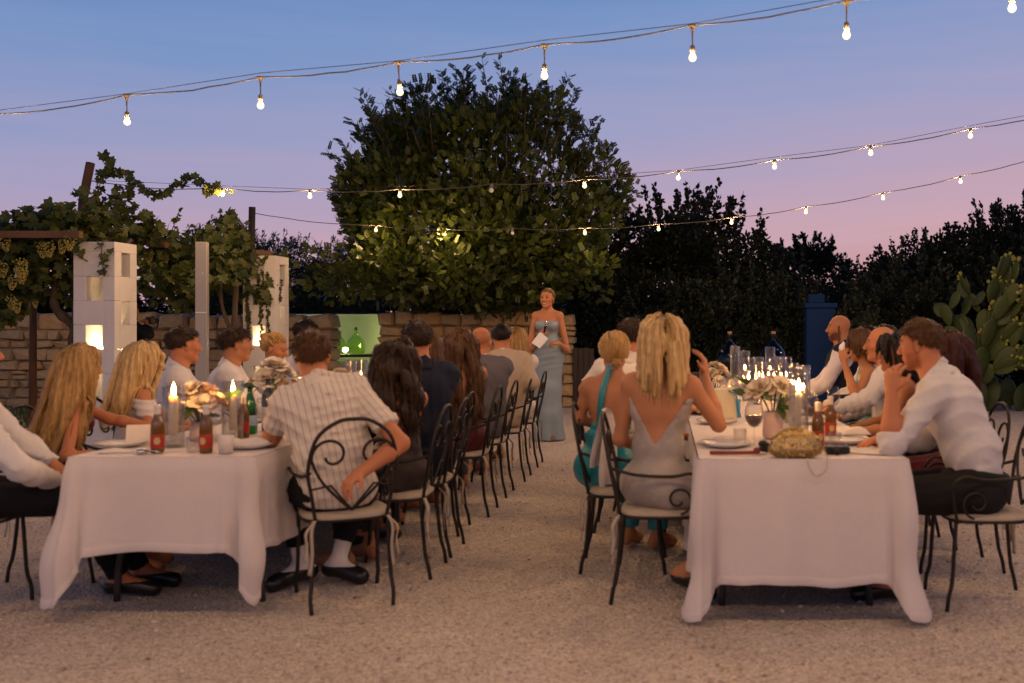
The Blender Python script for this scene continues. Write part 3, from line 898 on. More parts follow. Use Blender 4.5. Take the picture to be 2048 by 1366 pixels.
# ------------------------------------------------------------------ prickly pear
M_pad = mat('cactus_pad', (.058, .082, .024), .6, .25, 5, .15, 60, spec=.35)
M_fruit = mat('cactus_fruit', (.24, .25, .045), .55, .2, 20)
M_fruit_r = mat('cactus_fruit_ripe', (.50, .22, .12), .55, .2, 20)
def cactus():
    rng = random.Random(12)
    V, F = [], []
    rows, seg = [0, .12, .3, .52, .74, .9, 1.0], 12
    wid = [.16, .52, .80, 1.0, .92, .58, .14]
    for i, t in enumerate(rows):
        for k in range(seg):
            a = 2 * math.pi * k / seg
            V.append((wid[i] * .5 * math.cos(a), wid[i] * .5 * math.sin(a) * .20 * (1 if 0 < i < 6 else .7), t))
    F = [(i * seg + k, i * seg + (k + 1) % seg, (i + 1) * seg + (k + 1) % seg, (i + 1) * seg + k) for i in range(6) for k in range(seg)]
    F += [tuple(range(seg))[::-1], tuple(range(6 * seg, 7 * seg))]
    pm = MB(); pm.add(V, F); pad_me = pm.mesh('pad', M_pad)
    fv = MB().lathe([(.002, 0), (.010, .005), (.019, .02), (.022, .04), (.017, .056), (.003, .06)], 7)
    fr_me, fr_me2 = fv.mesh('fruit', M_fruit), fv.mesh('fruit', M_fruit_r)
    root = empty('prickly_pear', (5.82, 16.0, 0), 0, 'large prickly pear cactus heavy with yellow-green fruit', 'cactus')
    pads = []
    def grow(base, d, yaw, L, lvl):
        d = d / np.linalg.norm(d)
        side = np.array((math.cos(yaw), math.sin(yaw), 0)); side -= d * side.dot(d); side /= np.linalg.norm(side)
        fwd = np.cross(d, side)
        Mx = Matrix((( side[0], fwd[0], d[0]), (side[1], fwd[1], d[1]), (side[2], fwd[2], d[2]))).to_4x4()
        w = L * rng.uniform(.56, .68)
        o = link('pad', pad_me, root)
        o.matrix_local = Matrix.Translation(Vector(base)) @ Mx @ Matrix.Diagonal((w, w * 1.0, L, 1))
        pads.append((base, d, side, fwd, L, w, lvl))
        if lvl < 5 and len(pads) < 105:
            n = rng.choice([1, 2, 2, 3]) if lvl < 3 else rng.choice([0, 1, 2, 2])
            for j in range(n):
                a = R(rng.uniform(-62, 62)); top = base + d * L * (.52 + .44 * math.cos(a)) + side * (w * .46 * math.sin(a))
                nd = d * math.cos(a) * .9 + side * math.sin(a) * .9 + np.array((0, 0, .28)) + np.array((0, rng.uniform(-.3, .2), 0))
                grow(top, nd, yaw + R(rng.uniform(-45, 45)), L * rng.uniform(.84, 1.02), lvl + 1)
    for k in range(13):
        x = -.95 + k * .165 + rng.uniform(-.06, .06)
        grow(np.array((x, rng.uniform(-.35, .35), 0.0)), np.array((rng.uniform(-.3, .3), rng.uniform(-.2, .1), 1)), R(rng.uniform(-50, 50)), rng.uniform(.47, .58), 0)
    nf = 0
    for base, d, side, fwd, L, w, lvl in pads:
        if lvl < 2 or rng.random() < .22: continue
        for j in range(rng.randint(3, 6)):
            if nf > 290: break
            a = R(rng.uniform(-58, 58))
            p = base + d * L * (.5 + .485 * math.cos(a)) + side * (w * .47 * math.sin(a))
            nd = d * math.cos(a) + side * math.sin(a) + fwd * rng.uniform(-.3, .3)
            o = link('fruit', fr_me2 if rng.random() < .07 else fr_me, root)
            o.matrix_local = Matrix.Translation(Vector(p)) @ Matrix(rot_from(nd).tolist()).to_4x4() @ Matrix.Scale(rng.uniform(.95, 1.6), 4)
            nf += 1
cactus()

# ------------------------------------------------------------------ vine pergola
M_vine = leafmat('vine_leaf', (.035, .055, .012), (.11, .125, .025), .5, .30)
M_grape = mat('white_grape', (.32, .26, .05), .35, .2, 40, spec=.5)
def leaf_cloud(rng, boxes, droop=.5):
    P, Dn, S, C = [], [], [], []
    for (lo, hi, n, s) in boxes:
        lo, hi = np.array(lo), np.array(hi)
        q = lo + rng.random((n, 3)) * (hi - lo)
        q[:, 2] += .09 * np.sin(q[:, 0] * 5.1 + q[:, 1] * 3.3) + .07 * np.sin(q[:, 0] * 11.7)
        P.append(q); S.append(s * rng.uniform(.7, 1.25, n)); C.append(rng.random(n))
    P, S, C = np.concatenate(P), np.concatenate(S), np.concatenate(C)
    n = len(P)
    z = rng.normal(size=(n, 3)) * .7 + np.array((.25, -.7, .55)); z /= np.linalg.norm(z, axis=1, keepdims=True)
    y = rng.normal(size=(n, 3)) * .5 + np.array((0, 0, -droop)); y -= z * (y * z).sum(1, keepdims=True); y /= np.linalg.norm(y, axis=1, keepdims=True)
    return P, np.stack([np.cross(y, z), y, z], 2) * S[:, None, None], C
def pergola():
    rng = np.random.default_rng(31)
    pg = empty('pergola_frame', (-7.2, 12.0, 0), 0, 'weathered wooden pergola frame carrying the grape vine', 'pergola')
    MB().box((-.35, -.92, 2.385), (2.1, .08, .075)).build('beam', M_wood, pg, False); MB().box((-.6, -.25, 2.30), (2.1, .09, .075)).build('beam', M_wood, pg, False)
    MB().box((-.6, 1.7, 2.40), (2.1, .09, .075)).build('beam', M_wood, pg, False)
    for x in (-1.2, -.4, .35):
        MB().box((x, .72, 2.468), (.07, 2.4, .06)).build('rafter', M_wood, pg, False)
    MB().tube([(.42, -.18, 0), (.52, -.12, 2.5)], .05, 8).build('post', M_wood, pg)
    MB().tube([(-1.5, -.2, 0), (-1.5, -.2, 2.345)], .05, 8).build('post', M_wood, pg)
    MB().tube([(-1.5, 1.7, 0), (-1.5, 1.7, 2.36)], .05, 8).build('post', M_wood, pg)
    MB().box((1.15, 1.35, 2.40), (.08, 1.9, .07), Matrix.Rotation(R(-28), 3, 'Z')).build('rafter', M_wood, pg, False)
    pole1 = link('pole', MB().tube([at(150, 700, 12.3) * 1, at(166, 400, 12.2), at(181, 326, 12.1)], .052, 8).mesh('pole', M_wood)); pole1.data.name = 'pole'
    tag(pole1, 'leaning wooden pole with vine shoots, carrying the light string', 'pole')
    p2 = link('pole', MB().tube([(-6.0, 14.3, 0), (-5.93, 14.3, 3.08)], .05, 8).mesh('pole', M_wood_dark)); tag(p2, 'upright dark pole behind the ivy-draped pillar, top of a light string', 'pole')

    vine = empty('grape_vine', (-6.95, 11.75, 0), 0, 'old grape vine smothering the pergola with leaves and pale bunches', 'vine')
    o = np.array((-6.95, 11.75, 0))
    T = MB()
    def twist(P, r0, r1):
        Q = catmull(P, 7); T.tube(Q, np.linspace(r0, r1, len(Q)) * (1 + .12 * np.sin(np.arange(len(Q)) * 1.9)), 8)
    twist([(.0, .1, 0), (.05, .0, .5), (-.06, .05, 1.0), (.04, .0, 1.5), (-.02, .05, 2.0), (.1, .1, 2.45)], .105, .05)
    twist([(-.02, .05, 1.35), (-.25, .0, 1.6), (-.3, .1, 2.0), (-.55, .2, 2.4)], .06, .03)
    twist([(.0, .0, 1.55), (.2, -.05, 1.95), (.45, .0, 2.2), (.6, .1, 2.4)], .05, .02)
    T.build('trunk', M_bark, vine)
    T2 = MB(); T = T2
    twist([(1.2, 1.6, 0), (1.27, 1.55, .7), (1.18, 1.6, 1.4), (1.22, 1.6, 2.3)], .06, .035)
    twist([(1.15, 1.62, 1.2), (1.0, 1.6, 1.7), (1.02, 1.6, 2.2)], .03, .02)
    T2.build('second_trunk', M_bark, vine)
    boxes = [((-8.3, 11.2, 2.2), (-6.65, 11.9, 2.66), 520, .125), ((-8.4, 11.2, 1.75), (-7.0, 12.3, 2.35), 460, .125), ((-8.3, 11.9, 2.4), (-6.5, 13.6, 2.75), 420, .125),
             ((-6.95, 11.55, 2.2), (-6.45, 12.0, 2.95), 170, .11), ((-6.7, 11.9, 2.7), (-6.45, 12.2, 3.12), 60, .10),
             ((-6.75, 12.4, 1.9), (-5.5, 13.6, 2.58), 640, .115), ((-6.3, 12.9, 2.3), (-5.6, 13.6, 2.78), 160, .10), ((-6.1, 13.5, 1.75), (-5.35, 14.4, 2.45), 420, .11),
             ((-7.6, 13.0, 1.7), (-6.2, 14.2, 2.5), 420, .12), ((-8.35, 11.4, 1.5), (-7.4, 11.9, 1.9), 220, .11), ((-8.35, 11.6, 1.6), (-6.9, 12.4, 2.3), 260, .12)]
    P, Mx, C = leaf_cloud(rng, boxes)
    V, F, CC = scatter(*LEAF_VINE, Mx, P - o, C[:, None] * np.ones(3))
    link('leaves', np_mesh('leaves', V, F, M_vine, smooth=False, col=CC), vine)
    # shoots reaching up and along the light string
    def shoot(name, pts, n, s, sd):
        r2 = np.random.default_rng(sd)
        Q = catmull([np.array(list(p)) for p in pts], 8)
        t = np.linspace(0, len(Q) - 1.001, n); i = t.astype(int)
        P = Q[i] + (Q[i + 1] - Q[i]) * (t - i)[:, None] + r2.normal(size=(n, 3)) * .028
        z = r2.normal(size=(n, 3)) * .5 + np.array((.1, -.8, .4)); z /= np.linalg.norm(z, axis=1, keepdims=True)
        y = r2.normal(size=(n, 3)) * .6 + np.array((0, 0, -.6)); y -= z * (y * z).sum(1, keepdims=True); y /= np.linalg.norm(y, axis=1, keepdims=True)
        V, F, CC = scatter(*LEAF_VINE, np.stack([np.cross(y, z), y, z], 2) * (s * r2.uniform(.6, 1.2, n))[:, None, None], P - o, r2.random((n, 1)) * np.ones(3))
        link(name, np_mesh(name, V, F, M_vine, smooth=False, col=CC), vine)
        MB().tube(Q - o, .006, 5).build('cane', M_bark, vine)
    shoot('shoot', [at(190, 470, 12), at(195, 400, 12), at(205, 350, 12), at(222, 330, 12), at(208, 305, 12)], 46, .10, 1)
    shoot('shoot', [at(200, 345, 12), at(240, 345, 12), at(285, 372, 12), at(315, 388, 12), at(350, 372, 12), at(385, 357, 12), at(415, 372, 11.9), at(455, 380, 11.85)], 92, .098, 2)
    shoot('shoot', [at(205, 480, 11.35), at(203, 520, 11.3), at(212, 548, 11.3)], 15, .085, 3)
    shoot('shoot', [at(340, 470, 13.2), at(352, 440, 13.2), at(358, 424, 13.2)], 12, .07, 4)
    shoot('shoot', [at(240, 480, 12.6), at(228, 455, 12.6), at(222, 436, 12.6)], 9, .07, 5)
    # bunches
    gv, gf = [], []
    t_ = (1 + 5 ** .5) / 2
    ico = np.array([(-1, t_, 0), (1, t_, 0), (-1, -t_, 0), (1, -t_, 0), (0, -1, t_), (0, 1, t_), (0, -1, -t_), (0, 1, -t_), (t_, 0, -1), (t_, 0, 1), (-t_, 0, -1), (-t_, 0, 1)]) / (1 + t_ * t_) ** .5
    icf = [(0, 11, 5), (0, 5, 1), (0, 1, 7), (0, 7, 10), (0, 10, 11), (1, 5, 9), (5, 11, 4), (11, 10, 2), (10, 7, 6), (7, 1, 8), (3, 9, 4), (3, 4, 2), (3, 2, 6), (3, 6, 8), (3, 8, 9), (4, 9, 5), (2, 4, 11), (6, 2, 10), (8, 6, 7), (9, 8, 1)]
    def bunch_me(sd, n):
        r3 = np.random.default_rng(sd); t = np.sort(r3.random(n)) ** .8
        rad = .062 * (1 - t) ** .6 * (.4 + 1.0 * np.minimum(1, t * 4)) + .01
        a = r3.uniform(0, 6.28, n); q = np.stack([rad * np.cos(a), rad * np.sin(a), -.24 * t], 1)
        V, F, _ = scatter(ico * .0125, icf, np.tile(np.eye(3), (n, 1, 1)), q)
        return np_mesh('bunch', V, F, M_grape)
    bm = [bunch_me(1, 95), bunch_me(2, 80), bunch_me(3, 70)]
    for k, (px, py, d, s) in enumerate([(140, 462, 11.1, 1.15), (128, 478, 11.12, .9), (100, 482, 11.1, 1.0), (82, 486, 11.1, .9), (38, 515, 11.05, 1.3), (45, 535, 11.1, 1.0), (28, 550, 11.1, .9), (5, 520, 11.1, 1.1),
                                       (20, 590, 11.15, .9), (32, 600, 11.1, .8), (300, 500, 12.6, .9), (285, 512, 12.6, .8), (330, 505, 12.7, .8), (8, 470, 11.1, 1.0), (70, 600, 11.2, .5)]):
        b = link('grape_bunch', bm[k % 3], vine); b.location = at(px, py, d) - Vector(o); b.rotation_euler = (.1, .1, k * 1.3); b.scale = (s * .68, s * .68, s * .78); tag(b, kind='stuff')
    # ivy trailing down the second pillar
    ivy = empty('ivy', (-5.5, 13.56, 0), 0, 'thin ivy strands trailing down the front of the far pillar', 'ivy')
    r4 = np.random.default_rng(41)
    oi = np.array((-5.5, 13.56, 0))
    for k, (px, y0, y1) in enumerate([(497, 540, 700), (512, 545, 640), (524, 540, 690), (536, 545, 668), (556, 540, 615), (492, 560, 655), (565, 560, 600)]):
        d = 13.585 if px < 553 else 13.7
        n = int((y1 - y0) / 4.2)
        py = np.linspace(y0, y1, n); sw = np.cumsum(r4.normal(size=n)) * 1.1
        P = np.array([list(at(px + sw[i], py[i], d)) for i in range(n)])
        z = r4.normal(size=(n, 3)) * .35 + np.array((.15, -1, .25)); z /= np.linalg.norm(z, axis=1, keepdims=True)
        y = r4.normal(size=(n, 3)) * .7 + np.array((0, 0, -.8)); y -= z * (y * z).sum(1, keepdims=True); y /= np.linalg.norm(y, axis=1, keepdims=True)
        V, F, CC = scatter(*LEAF_VINE, np.stack([np.cross(y, z), y, z], 2) * (.052 * r4.uniform(.5, 1.2, n))[:, None, None], P - oi, r4.random((n, 1)) * .6 * np.ones(3))
        st = MB().tube(P - oi, .003, 4).build('strand', M_bark, ivy)
        link('ivy_leaves', np_mesh('ivy_leaves', V, F, M_vine, smooth=False, col=CC), st)
    # small bush at the foot of the first pillar
    b = empty('small_bush', (-6.05, 11.15, 0), 0, 'small leafy bush at the foot of the lit block pillar', 'bush')
    n = 260; P = r4.normal(size=(n, 3)) * np.array((.085, .085, .16)) + np.array((0, 0, .38))
    V, F, CC = scatter(*LEAF_OVAL, rand_rots(n, r4) * .05, P, r4.random((n, 1)) * .6 * np.ones(3))
    link('foliage', np_mesh('foliage', V, F, M_vine, smooth=False, col=CC), b)
    for k in range(5): MB().tube([(0, 0, 0), (r4.normal() * .05, r4.normal() * .05, .3), (r4.normal() * .08, r4.normal() * .08, .62)], [.008, .006, .002], 5).build('stem', M_bark, b)
pergola()
# ================================================================== CHAIRS
M_cushion = mat('cushion_cotton', (.44, .37, .275), .95, .08, 6, .3, 50)
M_ribbon = mat('cushion_ribbon', (.46, .39, .31), .9, .1, 10)
def spiral(cx, cz, r0, r1, a0, turns, n=26, y=0.0, mir=1):
    out = []
    for k in range(n + 1):
        t = k / n; r = r0 + (r1 - r0) * t; a = a0 + turns * 2 * math.pi * t
        out.append((mir * (cx + r * math.cos(a)), y, cz + r * math.sin(a)))
    return out
def chair_parts():
    """scrolled wrought-iron armchair; +Y is forward, origin on the ground under the seat centre"""
    Q = []
    back_y = lambda z: -.20 - max(0, z - .44) * .20
    def bk(pts): return [(x, back_y(z), z) for x, _, z in pts]
    # outer arch of the back
    A = catmull([(-.165, 0, .43), (-.185, 0, .55), (-.205, 0, .68), (-.17, 0, .83), (-.08, 0, .905), (0, 0, .918), (.08, 0, .905), (.17, 0, .83), (.205, 0, .68), (.185, 0, .55), (.165, 0, .43)], 5)
    Q.append(('back_arch', MB().tube(bk(A), .0095, 6), M_iron))
    # heart scrolls: from the foot of the heart up the side and curling in
    for mir in (-1, 1):
        P = [(0, 0, .475), (mir * .06, 0, .53), (mir * .14, 0, .62), (mir * .188, 0, .71)]
        c = catmull(P, 5).tolist()
        sp = spiral(.102, .745, .090, .026, R(-10), .98, 26, 0, mir)
        Q.append(('back_scroll', MB().tube(bk(c[:-1] + sp), .0075, 6), M_iron))
        Q.append(('arm', MB().tube(catmull([(mir * .196, back_y(.66), .665), (mir * .215, -.12, .635), (mir * .235, .05, .63), (mir * .245, .15, .645), (mir * .24, .20, .60), (mir * .22, .19, .50), (mir * .205, .17, .42)], 5), .0085, 6), M_iron))
        s2 = [(mir * .222, p[0], p[2]) for p in spiral(.085, .515, .072, .02, R(-80), 1.15, 22)]
        Q.append(('arm_scroll', MB().tube(s2, .0065, 6), M_iron))
        # legs
        Q.append(('leg', MB().tube(catmull([(mir * .175, -.19, .43), (mir * .178, -.20, .28), (mir * .185, -.215, .14), (mir * .192, -.232, .075), (mir * .188, -.245, 0)], 4), .0105, 6), M_iron))
        Q.append(('leg', MB().tube(catmull([(mir * .195, .175, .43), (mir * .196, .185, .28), (mir * .198, .195, .14), (mir * .204, .212, .07), (mir * .20, .22, 0)], 4), .0105, 6), M_iron))
        # cushion ties
        for dx, ln in ((0, .25), (.022, .19)):
            z0 = .435
            rb = catmull([(mir * (.172 - dx * .3), -.205, z0), (mir * (.19 + dx), -.235, z0 - .05), (mir * (.186 + dx), -.23, z0 - ln * .6), (mir * (.196 + dx), -.238, z0 - ln)], 4)
            Q.append(('cushion_tie', MB().tube(rb, .011, 4, flat=.15), M_ribbon))
    Q.append(('back_brace', MB().tube(bk([(-.19, 0, .585), (-.1, 0, .60), (0, 0, .475)]), .006, 5).tube(bk([(.19, 0, .585), (.1, 0, .60), (0, 0, .475)]), .006, 5), M_iron))
    ring = [(.205 * math.copysign(abs(math.cos(a)) ** .5, math.cos(a)), .19 * math.copysign(abs(math.sin(a)) ** .5, math.sin(a)), .425) for a in np.linspace(0, 2 * math.pi, 33)]
    Q.append(('seat_frame', MB().tube(ring, .010, 6, caps=False), M_iron))
    mb = MB()
    prof = [(.0, .418), (.9, .418), (.985, .426), (1.0, .436), (.985, .447), (.9, .456), (.5, .461), (.0, .462)]
    n = 28; V = []
    for r_, z in prof:
        for k in range(n):
            a = 2 * math.pi * k / n
            V.append((.212 * r_ * math.copysign(abs(math.cos(a)) ** .55, math.cos(a)), .2 * r_ * math.copysign(abs(math.sin(a)) ** .55, math.sin(a)), z))
    mb.add(V, [(i * n + k, i * n + (k + 1) % n, (i + 1) * n + (k + 1) % n, (i + 1) * n + k) for i in range(len(prof) - 1) for k in range(n)])
    Q.append(('cushion', mb, M_cushion))
    out = []
    for nm, mb, m in Q:
        out.append((nm, mb.mesh(nm, m)))
    return out
CHAIR = chair_parts()
def chair(x, y, face, label, group='scrolled iron chairs at the long tables'):
    """face: direction the chair looks, degrees, 0 = +X, 90 = +Y (away from the camera)"""
    root = empty('iron_chair', (x, y, 0), R(face - 90), label, 'chair', group)
    last = {}
    for nm, me in sorted(CHAIR, key=lambda q: q[0] in ('cushion_tie',)):
        last[nm] = link(nm, me, last['cushion'] if nm == 'cushion_tie' else (last['arm'] if nm == 'arm_scroll' else root))
    return root

# ================================================================== TABLES
M_linen = mat('white_linen', (.68, .61, .57), .9, .05, 3, .22, 90, sheen=.15)
def linen_creases(m):
    n, l = m.node_tree.nodes, m.node_tree.links
    bp = next(q for q in n if q.type == 'BUMP'); tc = next(q for q in n if q.type == 'TEX_COORD')
    w = n.new('ShaderNodeTexNoise'); w.inputs['Scale'].default_value = 5; w.inputs['Detail'].default_value = 5; w.inputs['Distortion'].default_value = 1.2; w.noise_type = 'RIDGED_MULTIFRACTAL'
    l.new(tc.outputs['Object'], w.inputs['Vector'])
    b2 = n.new('ShaderNodeBump'); b2.inputs['Strength'].default_value = .22; b2.inputs['Distance'].default_value = .02
    l.new(w.outputs['Fac'], b2.inputs['Height']); l.new(bp.outputs[0], b2.inputs['Normal']); l.new(b2.outputs[0], n['Principled BSDF'].inputs['Normal'])
linen_creases(M_linen)
M_tleg = mat('table_leg_metal', (.05, .045, .045), .5, .1, 10, metal=.3)
M_ttop = mat('table_board', (.25, .2, .15), .7, .2, 8)
def long_table(xc, y0, y1, w, label, clabel, drop, corner, seed, flare, cw):
    L = y1 - y0; h = .745
    t = empty('long_table', (xc, (y0 + y1) / 2, 0), 0, label, 'table')
    MB().box((0, 0, h - .02), (w - .01, L - .01, .035)).build('tabletop', M_ttop, t, False)
    for yy in [-L / 2 + .28 + k * (L - .56) / 4 for k in range(5)]:
        for sx in (-1, 1):
            MB().tube(catmull([(sx * .14, yy, h - .04), (sx * .19, yy, .42), (sx * .33, yy, .26), (sx * .36, yy, 0)], 5), .017, 8).build('leg', M_tleg, t)
    # draped cloth: rounded rectangle ring, falling with folds and long pointed corners
    rr = np.random.default_rng(seed)
    cl = empty('tablecloth', (xc, (y0 + y1) / 2, 0), 0, clabel, 'tablecloth')
    per = []
    hw, hl, rc = w / 2 + .004, L / 2 + .004, .016
    def seg(a, b, n):
        a, b = np.array(a), np.array(b)
        for k in range(n): per.append(a + (b - a) * k / n)
    ns = int(L / .035); nf = 44
    seg((-hw + rc, -hl), (hw - rc, -hl), nf); cs = [len(per)]
    for k in range(14): a = -math.pi / 2 + k / 14 * math.pi / 2; per.append(np.array((hw - rc + rc * math.cos(a), -hl + rc + rc * math.sin(a))))
    seg((hw, -hl + rc), (hw, hl - rc), ns)
    for k in range(6): a = k / 6 * math.pi / 2; per.append(np.array((hw - rc + rc * math.cos(a), hl - rc + rc * math.sin(a))))
    seg((hw - rc, hl), (-hw + rc, hl), 24)
    for k in range(6): a = math.pi / 2 + k / 6 * math.pi / 2; per.append(np.array((-hw + rc + rc * math.cos(a), hl - rc + rc * math.sin(a))))
    seg((-hw, hl - rc), (-hw, -hl + rc), ns)
    for k in range(14): a = math.pi + k / 14 * math.pi / 2; per.append(np.array((-hw + rc + rc * math.cos(a), -hl + rc + rc * math.sin(a))))
    per = np.array(per); N = len(per)
    T = np.roll(per, -1, 0) - np.roll(per, 1, 0); T /= np.linalg.norm(T, axis=1, keepdims=True) + 1e-9
    O = np.stack([T[:, 1], -T[:, 0]], 1)
    # smooth the outward direction round the corners
    for _ in range(3): O = (np.roll(O, 1, 0) + O + np.roll(O, -1, 0)) / 3
    O /= np.linalg.norm(O, axis=1, keepdims=True)
    sl = np.concatenate([[0], np.cumsum(np.linalg.norm(np.diff(per, axis=0), axis=1))])
    cdist = np.full(N, 9.0); csgn = np.zeros(N)
    for cx, cy in ((-hw, -hl), (hw, -hl), (hw, hl), (-hw, hl)):
        d = np.linalg.norm(per - np.array((cx, cy)), axis=1)
        m = d < cdist; cdist = np.where(m, d, cdist)
    c = np.clip(1 - cdist / np.where(per[:, 0] < 0, cw[0], cw[1]), 0, 1); cl_ = c.copy(); c = c ** 1.1
    c2 = np.clip(1 - cdist / .07, 0, 1)
    cd = np.clip(1 - cdist / .105, 0, 1)
    drops = drop + (corner - drop) * cd ** 1.1 + .008 * np.sin(sl * 5.1 + seed) + .006 * np.sin(sl * 13)
    fold = .5 * np.sin(sl * 21 + 2 * np.sin(sl * 3.7 + seed)) + .5 * np.sin(sl * 9.3 + seed)
    rows = 26; V = []
    top_in = [(hw * .0, 0)]
    for j in range(rows + 1):
        t_ = j / rows
        z = h + .004 - drops * t_
        out = .006 + .012 * min(1, t_ * 8) + .022 * t_ + fold * (.010 * t_) * (1 + 1.2 * (1 - c)) + c * np.where(per[:, 0] < 0, flare[0], flare[1]) * t_ ** 1.15 + c2 * .03 * np.sin(t_ * 9 + seed) * t_
        # pleats beside the corner points
        pl = np.exp(-((cdist - .075) / .025) ** 2) * -.075 * t_ + np.exp(-((cdist - .035) / .015) ** 2) * .02 * t_ - np.exp(-((cdist - .15) / .03) ** 2) * .02 * t_
        side = c * (1 - c2) * .02 * np.sin(sl * 60) * t_
        xy = per + O * (out + pl)[:, None] + T * side[:, None]
        zz = np.maximum(z, .006 + .006 * np.sin(sl * 30))
        V.append(np.column_stack([xy, zz]))
    V = np.concatenate(V)
    ii = np.arange(N); jn = (ii + 1) % N
    F = np.concatenate([np.stack([j * N + ii, (j + 1) * N + ii, (j + 1) * N + jn, j * N + jn], 1) for j in range(rows)])
    me = np_mesh('cloth_drape', V, F, M_linen); link('cloth_drape', me, cl)
    Vh = V.reshape(rows + 1, N, 3); hb = []
    for dz, off in ((.040, .0012), (.036, .0030), (.002, .0030), (-.002, .0008)):
        base_ = Vh[rows] + np.array((0, 0, dz)); slope = (Vh[rows - 1] - Vh[rows]); tt = dz / np.maximum(slope[:, 2:3], .004)
        hb.append(np.concatenate([Vh[rows][:, :2] + slope[:, :2] * np.clip(tt, -1, 3) + O * off, np.maximum(base_[:, 2:3], .005)], 1))
    Fh = np.concatenate([np.stack([j * N + ii, (j + 1) * N + ii, (j + 1) * N + jn, j * N + jn], 1) for j in range(3)])
    link('hem', np_mesh('hem', np.concatenate(hb), Fh, M_linen), cl)
    # top sheet, a touch uneven
    nx, ny = 16, int(L / .06)
    gx, gy = np.meshgrid(np.linspace(-hw, hw, nx), np.linspace(-hl, hl, ny), indexing='ij')
    ed = np.minimum(hw - abs(gx), hl - abs(gy))
    gz = h + .004 + np.where(ed > .01, .0012 * np.sin(gx * 17 + gy * 3) + .0012 * np.sin(gy * 9), 0)
    # round the corners of the sheet
    V = np.stack([gx, gy, gz], -1).reshape(-1, 3)
    for k, (cx, cy) in enumerate(((-1, -1), (1, -1), (1, 1), (-1, 1))):
        q = V[:, :2] * np.array((cx, cy)) - np.array((hw - rc, hl - rc)); m = (q > 0).all(1)
        n_ = np.linalg.norm(q[m], axis=1, keepdims=True)
        q[m] = q[m] / np.maximum(1, n_ / rc); V[m, :2] = (q[m] + np.array((hw - rc, hl - rc))) * np.array((cx, cy))
    a = np.arange(nx * ny).reshape(nx, ny)
    F = np.stack([a[:-1, :-1].ravel(), a[1:, :-1].ravel(), a[1:, 1:].ravel(), a[:-1, 1:].ravel()], 1)
    link('cloth_top', np_mesh('cloth_top', V, F, M_linen), cl)
LT = dict(x=-2.345, y0=4.63, y1=10.3, w=.85)
RT = dict(x=.635, y0=4.56, y1=10.9, w=.95)
long_table(LT['x'], LT['y0'], LT['y1'], LT['w'], 'long folding table under white linen between striped-shirt man and maroon-dress woman', 'white tablecloth with high hem and pointed corner hanging by the striped-shirt man', .44, .71, 2, (.11, .015), (.20, .12))
long_table(RT['x'], RT['y0'], RT['y1'], RT['w'], 'long folding table under white linen holding the gold clutch', 'white tablecloth with corners pooling on the gravel below the gold clutch', .565, .742, 5, (.015, .035), (.11, .13))
TZ = .752

# ================================================================== TABLEWARE
M_glass = glass('clear_glass', (.97, .97, .96), 1.0)
M_hurr = glass('hurricane_glass', (.95, .95, .94), 1.25)
M_wax = mat('candle_wax', (.90, .79, .66), .5, .03, 5)
M_wax.node_tree.nodes['Principled BSDF'].inputs['Subsurface Weight'].default_value = .9; M_wax.node_tree.nodes['Principled BSDF'].inputs['Subsurface Radius'].default_value = (.03, .024, .017); M_wax.node_tree.nodes['Principled BSDF'].inputs['Subsurface Scale'].default_value = 1.0
M_flame = emit('candle_flame', (1.0, .47, .13), 420)
M_wick = mat('wick', (.02, .02, .02), .9)
M_brass = mat('brass', (.55, .40, .20), .3, .1, 20, metal=1)
M_beer = mat('amber_bottle_glass', (.15, .068, .010), .12, .15, 8, spec=.6)
M_red = mat('red_label', (.40, .035, .02), .5, .1, 20)
M_labelw = mat('label_cream', (.55, .40, .16), .5, .1, 40)
M_foil = mat('white_foil', (.68, .62, .55), .5, .1, 20)
M_wine = mat('red_wine', (.035, .004, .006), .15, .1, 5, spec=.6)
M_winebot = mat('dark_bottle', (.012, .018, .010), .12, .1, 5, spec=.6)
M_greenbot = glass('green_water_glass', (.10, .42, .15), 1.2, .05)
M_china = mat('china', (.72, .69, .65), .25, .03, 5, spec=.5)
M_napkin = mat('napkin_linen', (.66, .61, .58), .9, .05, 6, .3, 60)
M_petal = mat('cream_petal', (.86, .76, .60), .7, .1, 30, attr=True)
M_pinkpetal = mat('blush_petal', (.84, .60, .48), .7, .1, 30, attr=True)
M_leafg = leafmat('florist_leaf', (.03, .07, .02), (.08, .14, .04), .45)
M_black = mat('black_plastic', (.012, .012, .013), .35, .1, 20)
M_gold = mat('gold_sequin', (.60, .41, .16), .33, .2, 60, metal=.9, attr=True)
M_redwood = mat('red_lacquer_wood', (.22, .035, .015), .4, .2, 10, stretch=(1, .1, 1))

